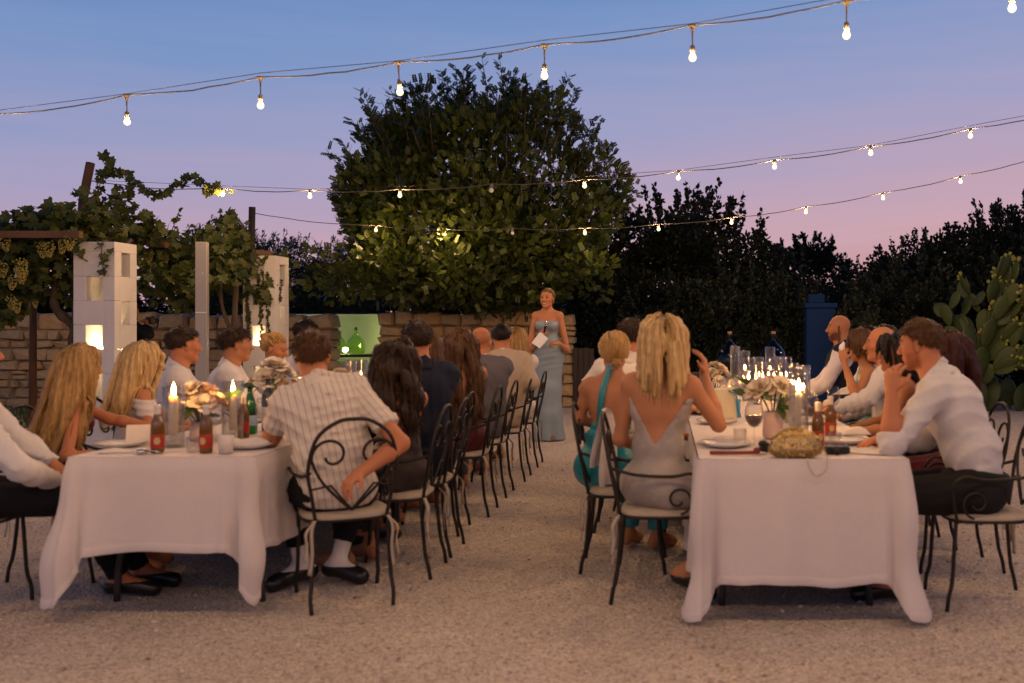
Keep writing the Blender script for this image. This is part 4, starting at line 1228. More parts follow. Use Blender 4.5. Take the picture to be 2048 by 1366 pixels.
def flame_mesh():
    return MB().lathe([(.0005, 0), (.0055, .006), (.0075, .014), (.006, .024), (.0028, .034), (.0003, .042)], 8).mesh('flame', M_flame)
FLAME = flame_mesh()
FLAME_BIG = MB().lathe([(.0005, 0), (.008, .008), (.0105, .019), (.008, .034), (.004, .048), (.0003, .06)], 8).mesh('flame', M_flame)
def candle(x, y, h, r, label, grp=None, z=TZ, stick=.0, big=False):
    root = empty('candle', (x, y, z), 0, label, 'candle', grp)
    if stick:
        MB().lathe([(.001, 0), (.034, 0), (.036, .004), (.012, .012), (.008, .03), (.012, stick * .5), (.008, stick * .75), (.017, stick - .012), (.017, stick), (.001, stick)], 14).build('candlestick', M_glass if stick < .11 else M_brass, root)
    MB().lathe([(.001, stick + .001), (r, stick + .002), (r * .98, stick + h * .6), (r * .93, stick + h - .004), (r * .6, stick + h - .001), (.001, stick + h - .004)], 14).build('wax', M_wax, root)
    wk = MB().tube([(0, 0, stick + h - .006), (.001, 0, stick + h + .008)], .0012, 5).build('wick', M_wick, root)
    link('flame', FLAME_BIG if big else FLAME, wk, loc=(.001, 0, stick + h + .005))
    return root
def hurricane(x, y, h, r, label, grp=None, z=TZ):
    root = empty('glass_cylinder', (x, y, z), 0, label, 'candle glass', grp)
    cw = MB().lathe([(.001, .002), (r, .002), (r, h), (r - .003, h + .001), (r - .003, .008), (.001, .008)], 24).build('cylinder_wall', M_hurr, root)
    MB().lathe([(r - .003, h), (r, h), (r + .0012, h + .002), (r, h + .004), (r - .003, h + .003)], 24).build('rim', M_glass, cw)
    return root
def beer(x, y, label, rz=0, grp='amber beer bottles on the tables'):
    root = empty('beer_bottle', (x, y, TZ), rz, label, 'bottle', grp)
    pr = [(.001, .002), (.028, .002), (.0305, .008), (.0305, .125), (.027, .150), (.017, .172), (.0135, .19), (.0128, .215), (.0138, .217), (.0138, .228), (.001, .229)]
    MB().lathe(pr, 18).build('glass_body', M_beer, root)
    lb = MB().lathe([(.0309, .026), (.0312, .028), (.0312, .088), (.0309, .09)], 18).build('label', M_red, root)
    V = [(.0318 * math.sin(a), -.0318 * math.cos(a), .060 + .016 * s_) for s_ in (-1, 0, 1) for a in (np.linspace(-.5, .5, 6) if s_ == 0 else np.linspace(-.28, .28, 6))]
    MB().add(V, [(i * 6 + k, i * 6 + k + 1, (i + 1) * 6 + k + 1, (i + 1) * 6 + k) for i in range(2) for k in range(5)]).build('emblem', M_labelw, lb)
    MB().lathe([(.0145, .183), (.0138, .216), (.0145, .218), (.0145, .23), (.001, .231)], 14).build('neck_foil', M_foil, root)
def wineglass(x, y, label, wine=.5, grp='wine glasses on the tables', s=1.0):
    root = empty('wine_glass', (x, y, TZ), 0, label, 'glass', grp)
    bowl = [(.004, .085), (.02, .092), (.036, .112), (.0425, .138), (.041, .165), (.034, .195), (.031, .21)]
    MB().lathe([(.033 * s, .001), (.033 * s, .003), (.006 * s, .009), (.0038 * s, .04 * s), (.004 * s, .085 * s)], 16).build('stem', M_glass, root)
    MB().lathe([(r * s, z * s) for r, z in bowl] + [(.0302 * s, .2105 * s)] + [((r - .0012) * s, (z + .001) * s) for r, z in bowl[::-1]], 20).build('bowl', M_glass, root); bw_ = root.children[-1]
    if wine:
        k = 2 + int(wine * 3)
        MB().lathe([(.001, .0885 * s)] + [((r - .002) * s, (z + .0015) * s) for r, z in bowl[1:k + 1]] + [(.001, (bowl[k][1] + .0015) * s)], 18).build('wine', M_wine, bw_)
def tumbler(x, y, label, h=.085, r=.034, m=None, grp='drinking tumblers on the tables', full=False):
    root = empty('tumbler', (x, y, TZ), 0, label, 'glass', grp)
    MB().lathe([(.001, .002), (r * .88, .002), (r, h), (r - .002, h + .0005), (r * .88 - .002, .010), (.001, .010)], 18).build('glass_wall', m or M_glass, root)
    if full: MB().lathe([(.001, .011), (r * .86, .012), (r * .93, h * .7), (.001, h * .7)], 16).build('drink', M_foil, root)
def plate(x, y, label, r=.13, grp='dinner plates on the tables', nap=True, rz=0):
    root = empty('dinner_plate', (x, y, TZ), rz, label, 'plate', grp)
    MB().lathe([(.001, .002), (r * .6, .002), (r * .72, .006), (r, .022), (r, .026), (r * .7, .010), (.001, .009)], 28).build('dish', M_china, root)
    MB().lathe([(r * .985, .0245), (r * 1.003, .0255), (r * 1.003, .0275), (r * .985, .0268)], 28).build('rim', M_china, root)
    return root
def napkin(x, y, label, rz=0, sx=.2, sy=.1, z=TZ, grp='folded napkins on the tables', seed=0, hgt=.018):
    rr = np.random.default_rng(seed + 50)
    nx, ny = 14, 9
    gx, gy = np.meshgrid(np.linspace(-1, 1, nx), np.linspace(-1, 1, ny), indexing='ij')
    ph = rr.uniform(0, 6, 3)
    gz = hgt * (.65 + .35 * np.sin(gx * 4 + ph[0] + gy * 2) * np.cos(gy * 3 + ph[1])) * np.clip(1.25 - np.maximum(abs(gx), abs(gy)) ** 6, .2, 1)
    X = gx * sx / 2 * (1 + .08 * np.sin(gy * 3 + ph[2])); Y = gy * sy / 2 * (1 + .15 * np.sin(gx * 2.3 + ph[0]))
    top = np.stack([X, Y, gz], -1).reshape(-1, 3); bot = top * np.array((1.02, 1.02, 0)) + np.array((0, 0, .0015))
    a = np.arange(nx * ny).reshape(nx, ny)
    F = np.stack([a[:-1, :-1].ravel(), a[1:, :-1].ravel(), a[1:, 1:].ravel(), a[:-1, 1:].ravel()], 1)
    b = list(a[:, 0]) + list(a[-1, 1:]) + list(a[-2::-1, -1]) + list(a[0, -2:0:-1])
    S = np.array([(b[i], b[(i + 1) % len(b)], b[(i + 1) % len(b)] + nx * ny, b[i] + nx * ny) for i in range(len(b))])[:, ::-1]
    o = link('napkin', np_mesh('napkin', np.concatenate([top, bot]), [F, S], M_napkin), loc=(x, y, z), rot=(0, 0, rz))
    tag(o, label, 'napkin', grp); return o
def rose_mesh(n, r, m, seed):
    rng = np.random.default_rng(seed)
    bv = []; 
    for i in range(4):
        for j in range(4):
            u, v = i / 3 - .5, j / 3
            bv.append((u * (1.0 - .35 * abs(v - .6)) * 1.1, .30 * (v ** 2) + .5 * u * u * -1 + .10, v * .9))
    bf = [(i * 4 + j, (i + 1) * 4 + j, (i + 1) * 4 + j + 1, i * 4 + j + 1) for i in range(3) for j in range(3)]
    M_, P_, C_ = [], [], []
    for k in range(n):
        t = k / n; a = k * 2.399963
        tilt = R(8 + 62 * t); rad = r * (.10 + .42 * t)
        ca, sa, ct, st = math.cos(a), math.sin(a), math.cos(tilt), math.sin(tilt)
        Rz = np.array(((ca, -sa, 0), (sa, ca, 0), (0, 0, 1))); Rx = np.array(((1, 0, 0), (0, ct, st), (0, -st, ct)))
        M_.append(Rz @ Rx * r * (.62 + .45 * t) * rng.uniform(.9, 1.1)); P_.append(Rz @ np.array((0, rad, -.25 * r * t)))
        C_.append(np.array((1, .97, .93)) * rng.uniform(.82, 1.05))
    V, F, C = scatter(bv, bf, np.array(M_), np.array(P_), np.array(C_))
    return np_mesh('bloom', V, F, m, col=C)
ROSES = [rose_mesh(22, .05, M_petal, 1), rose_mesh(26, .055, M_petal, 2), rose_mesh(20, .048, M_pinkpetal, 3)]
M_vase = mat('blush_vase', (.62, .46, .40), .4, .06, 10)
def flowers(x, y, label, n=9, spread=.13, vh=.12, seed=0, stones=None, vm=None, pink=.25, s=1.0):
    rng = random.Random(seed + 9)
    root = empty('flower_arrangement', (x, y, TZ), rng.uniform(0, 6), label, 'flowers')
    MB().lathe([(.001, .002), (.052, .002), (.058, .01), (.055, vh * .6), (.05, vh), (.046, vh), (.05, vh * .6), (.052, .012), (.001, .012)], 20).build('vase', vm or M_vase, root)
    for k in range(n):
        a = k * 2.4; rad = spread * math.sqrt((k + .3) / n)
        p = Vector((rad * math.cos(a), rad * math.sin(a), vh + .07 + .11 * (1 - (rad / spread) ** 2) + rng.uniform(-.02, .04)))
        st = MB().tube(catmull([(0, 0, vh * .5), (p.x * .4, p.y * .4, vh + .03), tuple(p - Vector((0, 0, .01)))], 3), .003, 5).build('flower_stem', M_leafg, root)
        b = link('bloom', ROSES[2] if rng.random() < pink else rng.choice(ROSES[:2]), root, loc=p)
        d = Vector((p.x * 3.2, p.y * 3.2, .35)).normalized(); b.rotation_euler = d.to_track_quat('Z', 'Y').to_euler()
        sc = s * rng.uniform(.8, 1.15); b.scale = (sc, sc, sc)
    lv, lf = LEAF_OVAL
    me = np_mesh('leaf', np.array(lv) * np.array((.06, .095, .06)), np.array(lf), M_leafg, smooth=False, col=np.full((6, 3), .5))
    for k in range(n + 7):
        a = rng.uniform(0, 6.28); rad = rng.uniform(.4, 1.15) * spread
        l_ = link('leaf', me, root, loc=(rad * math.cos(a), rad * math.sin(a), vh + .03 + rng.uniform(0, .12)))
        l_.rotation_euler = (rng.uniform(-.9, .9), rng.uniform(-.9, .9), a - 1.57); sc = rng.uniform(.7, 1.3); l_.scale = (sc, sc, sc)
def bottle_dark(x, y, label):
    root = empty('wine_bottle', (x, y, TZ), 0, label, 'bottle')
    MB().lathe([(.001, .002), (.037, .002), (.038, .01), (.038, .19), (.034, .215), (.018, .24), (.0145, .25), (.0145, .30), (.001, .301)], 20).build('glass_body', M_winebot, root)
    MB().lathe([(.0384, .06), (.0386, .062), (.0386, .14), (.0384, .142)], 20).build('label', M_foil, root)
    MB().lathe([(.0152, .255), (.0152, .262), (.0152, .303), (.001, .304)], 14).build('capsule', M_black, root)
    MB().lathe([(.0156, .252), (.0160, .253), (.0160, .264), (.0156, .265)], 14).build('neck_label', M_foil, root)
def bottle_green(x, y, label):
    root = empty('water_bottle', (x, y, TZ), 0, label, 'bottle')
    MB().lathe([(.001, .002), (.036, .002), (.039, .012), (.039, .12), (.034, .16), (.02, .21), (.0135, .235), (.0135, .262), (.001, .263)], 20).build('glass_body', M_greenbot, root)
    MB().lathe([(.0394, .05), (.0396, .052), (.0396, .105), (.0394, .107)], 20).build('label', mat('blue_label', (.25, .35, .55), .5), root)
    MB().lathe([(.0142, .243), (.0146, .244), (.0146, .268), (.001, .269)], 14).build('cap', M_greenbot, root)

def on(px, py, z=TZ):
    """the spot on a table top seen at photo pixel"""
    d = FPX * (CH - z) / (py - CY); return ((px - CX) * d / FPX, d)

# --- left table
x, y = on(315, 906); beer(x, y, 'amber beer bottle next to the tall pillar candle by the maroon-dress woman', .4)
x, y = on(412, 906); beer(x, y, 'amber beer bottle with its red label square on, beside the square tumbler', -.1)
x, y = on(487, 876); beer(x, y, 'amber beer bottle beside the green water bottle', -.5)
x, y = on(347, 893); candle(x, y, .20, .022, 'white candle in the glass cylinder beside the first beer bottle', 'tall candles on the left table', stick=.055, big=True)
hurricane(x, y, .30, .052, 'tall glass cylinder round the candle by the blonde in white', 'glass cylinders on the left table')
x, y = on(466, 879); candle(x, y, .19, .020, 'white candle in the glass cylinder beside the cream flowers', 'tall candles on the left table', stick=.05, big=True)
hurricane(x, y, .31, .056, 'tall glass cylinder round the candle before the white-shirted men', 'glass cylinders on the left table')
x, y = on(402, 880); flowers(x, y, 'cream and blush flowers between the first two candle cylinders', 11, .12, .10, 1, pink=.3, s=.95)
x, y = on(386, 903); tumbler(x, y, 'clear square-set tumbler between the beer bottles', .07, .032)
x, y = on(452, 907); tumbler(x, y, 'cloudy white tumbler beside the flat plate near the striped-shirt man', .085, .036, M_foil)
x, y = on(240, 893); plate(x, y, 'white plate in front of the maroon-dress woman', .12)
napkin(*on(252, 903), 'crumpled napkin lying at the cloth edge by the silver cutlery', .3, .22, .12, seed=1)
x, y = on(497, 896); plate(x, y, 'white plate with a rolled napkin next to the striped-shirt man', .12)
napkin(x, y, 'rolled napkin lying on the plate by the striped-shirt man', .2, .2, .07, TZ + .02, seed=2, hgt=.035)
x, y = on(283, 908)
c = empty('silver_cutlery', (x, y, TZ), .3, 'small shiny silver server lying beside the crumpled napkin', 'cutlery')
M_silver = mat('silver', (.6, .58, .55), .2, .05, 5, metal=1)
MB().lathe([(.001, .002), (.02, .003), (.026, .012), (.018, .022), (.001, .024)], 14).build('bowl', M_silver, c)
MB().tube([(.02, 0, .012), (.05, -.01, .016), (.08, -.012, .006)], [.006, .004, .005], 6).build('handle', M_silver, c)
x, y = on(500, 868); bottle_green(x, y, 'green glass water bottle behind the beer bottles')
x, y = on(537, 862); bottle_dark(x, y, 'dark wine bottle with black capsule beside the striped-shirt man')
x, y = on(527, 873); wineglass(x, y, 'empty wine glass beside the dark wine bottle', 0)
x, y = on(430, 885); wineglass(x, y, 'empty wine glass between flowers and second candle', 0)
x, y = on(328, 885); wineglass(x, y, 'empty wine glass before the blonde in white', 0)
x, y = on(300, 890)
o = link('menu_card', MB().add([(-.06, .0, .003), (.06, 0, .003), (.06, .035, .10), (-.06, .035, .10), (-.06, .004, .003), (.06, .004, .003), (.06, .039, .10), (-.06, .039, .10)], [(0, 1, 2, 3), (5, 4, 7, 6), (0, 4, 5, 1), (3, 2, 6, 7), (1, 5, 6, 2), (0, 3, 7, 4)]).mesh('menu_card', M_foil, False), loc=(x - .06, y, TZ), rot=(0, 0, .3))
tag(o, 'white card propped before the maroon-dress woman', 'card')
x, y = on(548, 838); flowers(x, y, 'tall cream flowers standing by the bun-haired woman', 9, .11, .16, 3, pink=.0, s=1.1)
x, y = on(566, 840); hurricane(x, y, .30, .05, 'glass cylinder beside the tall cream flowers', 'glass cylinders on the left table')
candle(x, y, .12, .02, 'short candle in the cylinder beside the tall cream flowers', 'tall candles on the left table')
x, y = on(680, 812); flowers(x, y, 'low white flowers with broad leaves before the curly-haired woman', 8, .12, .06, 4, pink=.1, s=1.1)
for k, (px, py, h) in enumerate([(702, 795, .15), (722, 790, .16), (738, 800, .12), (655, 808, .12), (600, 818, .11), (765, 786, .13)]):
    x, y = on(px, py)
    candle(x, y, h, .02, 'lit candle in the cluster of cylinders toward the far end of the left table', 'far candles on the left table')
    hurricane(x, y, .31 if k < 2 else .24, .05, 'glass cylinder of the cluster toward the far end of the left table', 'far glass cylinders on the left table')
for k in range(6):
    y = 6.3 + k * .62
    plate(LT['x'] - .28, y, 'white plate set for the guests along the pillar side of the left table', .12, 'plates along the pillar side of the left table')
    plate(LT['x'] + .28, y, 'white plate set for the guests along the aisle side of the left table', .12, 'plates along the aisle side of the left table')

# --- right table
x, y = on(1452, 893); plate(x, y, 'white plate with a folded napkin before the silver-dress woman', .125)
napkin(x + .01, y + .16, 'loose napkin heaped beyond the plate of the silver-dress woman', .1, .28, .17, seed=3, hgt=.035)
x, y = on(1508, 893); wineglass(x, y, 'large wine glass of red wine before the flowers', .55, s=1.12)
x, y = on(1480, 893); tumbler(x, y, 'clear tumbler beside the plate of the silver-dress woman', .09, .034)
x, y = on(1546, 876); flowers(x, y, 'white flowers with dark leaves in a blush vase on the right table', 10, .13, .145, 6, pink=.1)
x, y = on(1575, 872); candle(x, y, .17, .0145, 'slim white candle behind the front candle on the right table', 'slim candles on the right table', stick=.07, big=True); hurricane(x, y, .33, .05, 'glass cylinder round the candle behind the front one', 'front glass cylinders on the right table')
x, y = on(1588, 864); candle(x, y, .17, .0145, 'slim white candle third from the cloth edge on the right table', 'slim candles on the right table', stick=.06, big=True)
x, y = on(1597, 899); candle(x, y, .165, .016, 'slim white candle on a brass stick behind the gold clutch', 'slim candles on the right table', stick=.115, big=True); hurricane(x, y, .40, .048, 'tall glass cylinder round the brass-stick candle behind the gold clutch', 'front glass cylinders on the right table')
x, y = on(1636, 897); beer(x, y, 'amber beer bottle standing beside the black camera', .3)
x, y = on(1661, 878); beer(x, y, 'amber beer bottle just behind the one by the camera', .1)
x, y = on(1650, 893); tumbler(x + .05, y, 'small clear tumbler right of the beer bottles', .07, .034)
x, y = on(1622, 868); wineglass(x, y, 'wine glass of red wine behind the beer bottles', .55, s=1.08)
x, y = on(1562, 893); tumbler(x, y, 'short pale tumbler candle with a red rim beside the vase', .065, .036, M_foil)
x, y = on(1685, 887); plate(x, y, 'white plate before the white-shirted man leaning on his elbow', .125)
napkin(*on(1695, 868), 'napkin piled on the cloth before the man in the white jacket', .2, .24, .13, seed=5, hgt=.04)
napkin(*on(1748, 905), 'folded napkin at the table corner by the leaning man', -.3, .22, .14, seed=4, hgt=.02)
x, y = on(1674, 907)
c = empty('compact_camera', (x, y, TZ), .05, 'black compact camera lying beside the gold clutch', 'camera')
V, F = bevel_box((.115, .055, .034), .006); MB().add(V + np.array((0, 0, .018)), F).build('body', M_black, c, False)
MB().lathe([(.018, 0), (.02, .004), (.02, .016), (.001, .017)], 16).build('lens', M_black, c, loc=(-.01, -.028, .018), rot=(R(90), 0, 0))
MB().lathe([(.007, 0), (.007, .006), (.001, .007)], 10).build('dial', M_silver, c, loc=(.038, 0, .035))
# folding fan with dark tassel
x, y = on(1465, 909)
c = empty('hand_fan', (x, y, TZ), R(2), 'closed red wooden hand fan lying along the table edge', 'fan')
V, F = bevel_box((.215, .022, .016), .003); MB().add(V + np.array((0, 0, .009)), F).build('fan_sticks', M_redwood, c, False)
MB().lathe([(.001, -.018), (.016, -.012), (.018, 0), (.015, .01), (.001, .016)], 10).build('pivot_end', M_redwood, c, loc=(.115, 0, .018))
x, y = on(1530, 907)
c = empty('black_ribbon', (x, y, TZ), .4, 'crumpled black ribbon beside the gold clutch', 'ribbon')
s_ = SDF()
for k in range(7): s_.ell((.05 * math.sin(k * 2.1) * (k / 7), .03 * math.cos(k * 1.7), .02 + .016 * (k % 3)), (.022, .016, .012), rot_from((math.sin(k), math.cos(k), .6)), .01)
V, F = s_.mesh(.005); V[:, 2] = np.maximum(V[:, 2], .002); link('knot', np_mesh('knot', V, F, M_black), c)
# gold clutch
def clutch():
    x, y = on(1592, 915)
    c = empty('sequin_clutch', (x, y + .02, TZ), 0, 'rounded gold sequin clutch bag at the table edge with a chain', 'bag')
    s_ = SDF(); s_.ell((0, 0, .060), (.115, .045, .074), None, .02).ell((0, 0, .03), (.125, .05, .032), None, .03)
    V, F = s_.mesh(.006); V[:, 2] = np.maximum(V[:, 2], .003)
    link('pouch', np_mesh('pouch', V, F, M_gold, col=np.full((len(V), 3), .75)), c)
    # sequins: tiny facets set at odd angles
    rng = np.random.default_rng(2); n = 900
    i = rng.integers(0, len(V), n); P = V[i] * np.array((1.012, 1.03, 1.015))
    N = P - np.array((0, 0, .05)); N /= np.array((.118, .045, .07)) ** 2; N /= np.linalg.norm(N, axis=1, keepdims=True); N += rng.normal(size=N.shape) * .28
    Mx = np.array([rot_from(q, rng.uniform(0, 6)) for q in N]) * rng.uniform(.0035, .0055, n)[:, None, None]
    hexv = [(math.cos(a), math.sin(a), 0) for a in np.linspace(0, 2 * math.pi, 7)[:-1]]
    V2, F2, C2 = scatter(hexv, [tuple(range(6))], Mx, P, rng.uniform(.6, 1.4, (n, 1)) * np.array((1, .97, .9)))
    o = link('sequins', np_mesh('sequins', V2, F2, M_gold, smooth=False, col=C2), c); tag(o, kind='stuff')
    MB().tube(catmull([(-.045, 0, .128), (0, -.004, .137), (.045, 0, .128)], 5), .006, 6).build('clasp', M_brass, c)
    MB().tube(catmull([(.10, -.01, .06), (.13, -.055, .03), (.135, -.075, -.02), (.115, -.082, -.065), (.075, -.082, -.07), (.05, -.078, -.03), (.045, -.06, .008)], 6), .0022, 5).build('chain', M_brass, c)
clutch()
# gift bag and blue bottle by the silver-dress woman
x, y = on(1442, 843)
c = empty('paper_bag', (x, y, TZ), .35, 'pale cream paper gift bag with blue ribbon beside the silver-dress woman', 'bag')
M_bag = mat('cream_paper', (.60, .52, .36), .8, .08, 5, .2, 20); M_bluer = mat('blue_ribbon', (.05, .28, .52), .5)
V, F = bevel_box((.20, .10, .21), .008, .008, 4); V[:, 0] *= np.where(V[:, 2] > 0, .72, 1); MB().add(V + np.array((0, 0, .107)), F).build('bag_body', M_bag, c, False)
MB().tube(catmull([(.03, -.06, .20), (.075, -.065, .17), (.09, -.06, .10), (.11, -.06, .03)], 5), .014, 6, flat=.3).build('ribbon', M_bluer, c)
x, y = on(1470, 835)
c = empty('blue_box', (x, y, TZ), .2, 'small blue gift box beside the cream paper bag', 'box')
V, F = bevel_box((.06, .06, .10), .005); MB().add(V + np.array((0, 0, .051)), F).build('box_body', M_bluer, c, False)
V, F = bevel_box((.064, .064, .02), .004); MB().add(V + np.array((0, 0, .112)), F).build('lid', mat('box_lid', (.10, .35, .60), .5), c, False)
x, y = on(1690, 815)
c = empty('black_pouch', (x, y, TZ), 0, 'flat black evening bag before the man in the white jacket', 'bag')
V, F = bevel_box((.21, .05, .095), .012, .004); MB().add(V + np.array((0, 0, .05)), F).build('pouch', M_black, c, False)
MB().box((0, -.026, .075), (.19, .006, .035)).build('flap', M_black, c, False)
x, y = on(1652, 838); wineglass(x + .05, y, 'empty wine glass beside the flat black evening bag', 0)
# far candles
for k, (px, py, h, hh, r) in enumerate([(1497, 800, .11, .30, .055), (1525, 796, .10, .26, .045), (1537, 790, .105, .24, .045), (1548, 798, .11, .30, .05), (1560, 806, .10, .30, .05), (1583, 812, .10, .28, .052),
                                       (1470, 772, .0, .36, .05), (1490, 776, .12, .32, .05), (1540, 778, .12, .36, .05), (1572, 797, .12, .30, .05), (1512, 808, .11, .26, .05), (1562, 784, .08, .28, .05), (1518, 786, .09, .28, .045), (1607, 822, .09, .28, .05)]):
    x, y = on(px, py)
    if h: candle(x, y, h + .06, .02, 'lit candle of the dense cluster midway down the right table', 'clustered candles on the right table')
    hurricane(x, y, hh + .045, r, 'glass cylinder of the dense cluster midway down the right table', 'clustered glass cylinders on the right table')
for px, py in ((1450, 815), (1462, 806), (1480, 800), (1470, 812), (1455, 802)):
    x, y = on(px, py); wineglass(x, y, 'wine glass of the group across from the teal-dress woman', .3 if px < 1460 else 0, 'grouped wine glasses on the right table')
x, y = on(1432, 795); flowers(x, y, 'far white flowers among the grouped wine glasses', 7, .12, .08, 8, pink=.1)
for k in range(6):
    yy = 6.2 + k * .68
    plate(RT['x'] - .32, yy, 'white plate set for the guests along the aisle side of the right table', .12, 'plates along the aisle side of the right table')
    plate(RT['x'] + .32, yy, 'white plate set for the guests along the cactus side of the right table', .12, 'plates along the cactus side of the right table')
# ================================================================== PEOPLE
M_skin = mat('skin', (.45, .205, .098), .58, .13, 7, .12, 240, spec=.35, attr=True)
M_eye = mat('eye_white', (.42, .39, .36), .35, .02, 5, attr=True)
def hairmat(name, c, rough=.42):
    m = mat(name, c, rough, .34, 90, .3, 160, attr=True, spec=.16, stretch=(1, 1, .10))
    return m
H_blond = hairmat('blonde_hair', (.70, .46, .19)); H_sandy = hairmat('sandy_hair', (.46, .27, .095)); H_brown = hairmat('brown_hair', (.105, .050, .021))
H_dark = hairmat('dark_brown_hair', (.045, .026, .016)); H_black = hairmat('black_hair', (.018, .013, .011)); H_red = hairmat('auburn_hair', (.055, .016, .010)); H_dirty = hairmat('dark_blonde_hair', (.24, .135, .05)); H_grey = hairmat('grey_stubble', (.32, .24, .18))
def cloth(name, c, rough=.85, bump=.25, bs=70, sheen=.1, var=.06, spec=.25):
    """cloth with a fine weave and soft creases"""
    m = mat(name, c, rough, var, 5, bump, bs, sheen=sheen, spec=spec)
    n, l = m.node_tree.nodes, m.node_tree.links
    bp = next(q for q in n if q.type == 'BUMP'); tc = next(q for q in n if q.type == 'TEX_COORD')
    mp = n.new('ShaderNodeMapping'); mp.inputs['Scale'].default_value = (1.5, 1.5, .7); mp.inputs['Rotation'].default_value = (.3, .5, .2); l.new(tc.outputs['Object'], mp.inputs[0])
    nz = n.new('ShaderNodeTexNoise'); nz.inputs['Scale'].default_value = 9; nz.inputs['Detail'].default_value = 3; nz.inputs['Distortion'].default_value = 1.6
    nz.noise_type = 'RIDGED_MULTIFRACTAL'; l.new(mp.outputs[0], nz.inputs['Vector'])
    b2 = n.new('ShaderNodeBump'); b2.inputs['Strength'].default_value = .16; b2.inputs['Distance'].default_value = .02
    l.new(nz.outputs['Fac'], b2.inputs['Height']); l.new(bp.outputs[0], b2.inputs['Normal']); l.new(b2.outputs[0], n['Principled BSDF'].inputs['Normal'])
    return m
C_white = cloth('white_shirt_cotton', (.63, .60, .58)); C_lilac = cloth('pale_lilac_cotton', (.66, .63, .68)); C_cream = cloth('cream_cotton', (.70, .62, .52))
C_navy = cloth('navy_cotton', (.009, .012, .026), sheen=0); C_black = cloth('black_wool', (.006, .006, .0065), sheen=0); C_char = cloth('charcoal_wool', (.013, .0125, .012), sheen=0)
C_grey = cloth('grey_suit_wool', (.115, .105, .115)); C_beige = cloth('beige_suit_wool', (.46, .36, .25)); C_maroon = cloth('maroon_satin', (.075, .012, .014), .5, .1)
C_wine = cloth('wine_velvet', (.09, .008, .010), .6, .2); C_teal = cloth('teal_satin', (.010, .22, .26), .38, .08, 30, spec=.5); C_blue = cloth('dusty_blue_satin', (.235, .30, .335), .36, .06, 20, .1, .05, .5)
C_silver = cloth('silver_brocade', (.40, .35, .30), .5, .5, 40, .2, .3); C_offw = cloth('ivory_satin', (.66, .60, .55), .5, .1); C_olive = cloth('dark_floral_dress', (.05, .035, .03), .7, .2, 40, .1, .5)
C_sock = cloth('white_sock', (.66, .62, .58)); C_shoe = mat('black_leather', (.012, .011, .011), .3, .2, 20, .1, 80, spec=.5); C_tan = mat('tan_sandal', (.25, .13, .07), .5)
def stripe_mat():
    m = bpy.data.materials.new('striped_shirt_cotton'); m.use_nodes = True
    n, l = m.node_tree.nodes, m.node_tree.links; b = n['Principled BSDF']; b.inputs['Roughness'].default_value = .85
    at_ = n.new('ShaderNodeAttribute'); at_.attribute_name = 'Col'
    sp = n.new('ShaderNodeSeparateColor'); l.new(at_.outputs['Color'], sp.inputs[0])
    mu = n.new('ShaderNodeMath'); mu.operation = 'MULTIPLY'; mu.inputs[1].default_value = 1 / .030; l.new(sp.outputs[0], mu.inputs[0])
    fr = n.new('ShaderNodeMath'); fr.operation = 'FRACT'; l.new(mu.outputs[0], fr.inputs[0])
    r = n.new('ShaderNodeValToRGB'); e = r.color_ramp.elements
    e[0].position = 0; e[0].color = (.62, .555, .465, 1); e[1].position = 1; e[1].color = (.62, .555, .465, 1)
    for p, c in ((.38, (.62, .555, .465, 1)), (.46, (.40, .30, .23, 1)), (.53, (.40, .30, .23, 1)), (.61, (.62, .555, .465, 1))): q = e.new(p); q.color = c
    l.new(fr.outputs[0], r.inputs[0]); l.new(r.outputs[0], b.inputs['Base Color'])
    return m
C_stripe = stripe_mat()

def rz3(a): c, s = math.cos(a), math.sin(a); return np.array(((c, -s, 0), (s, c, 0), (0, 0, 1.0)))
def rx3(a): c, s = math.cos(a), math.sin(a); return np.array(((1.0, 0, 0), (0, c, -s), (0, s, c)))
def ry3(a): c, s = math.cos(a), math.sin(a); return np.array(((c, 0, s), (0, 1.0, 0), (-s, 0, c)))
def nrm(v): v = np.array(v, float); return v / (np.linalg.norm(v) + 1e-9)

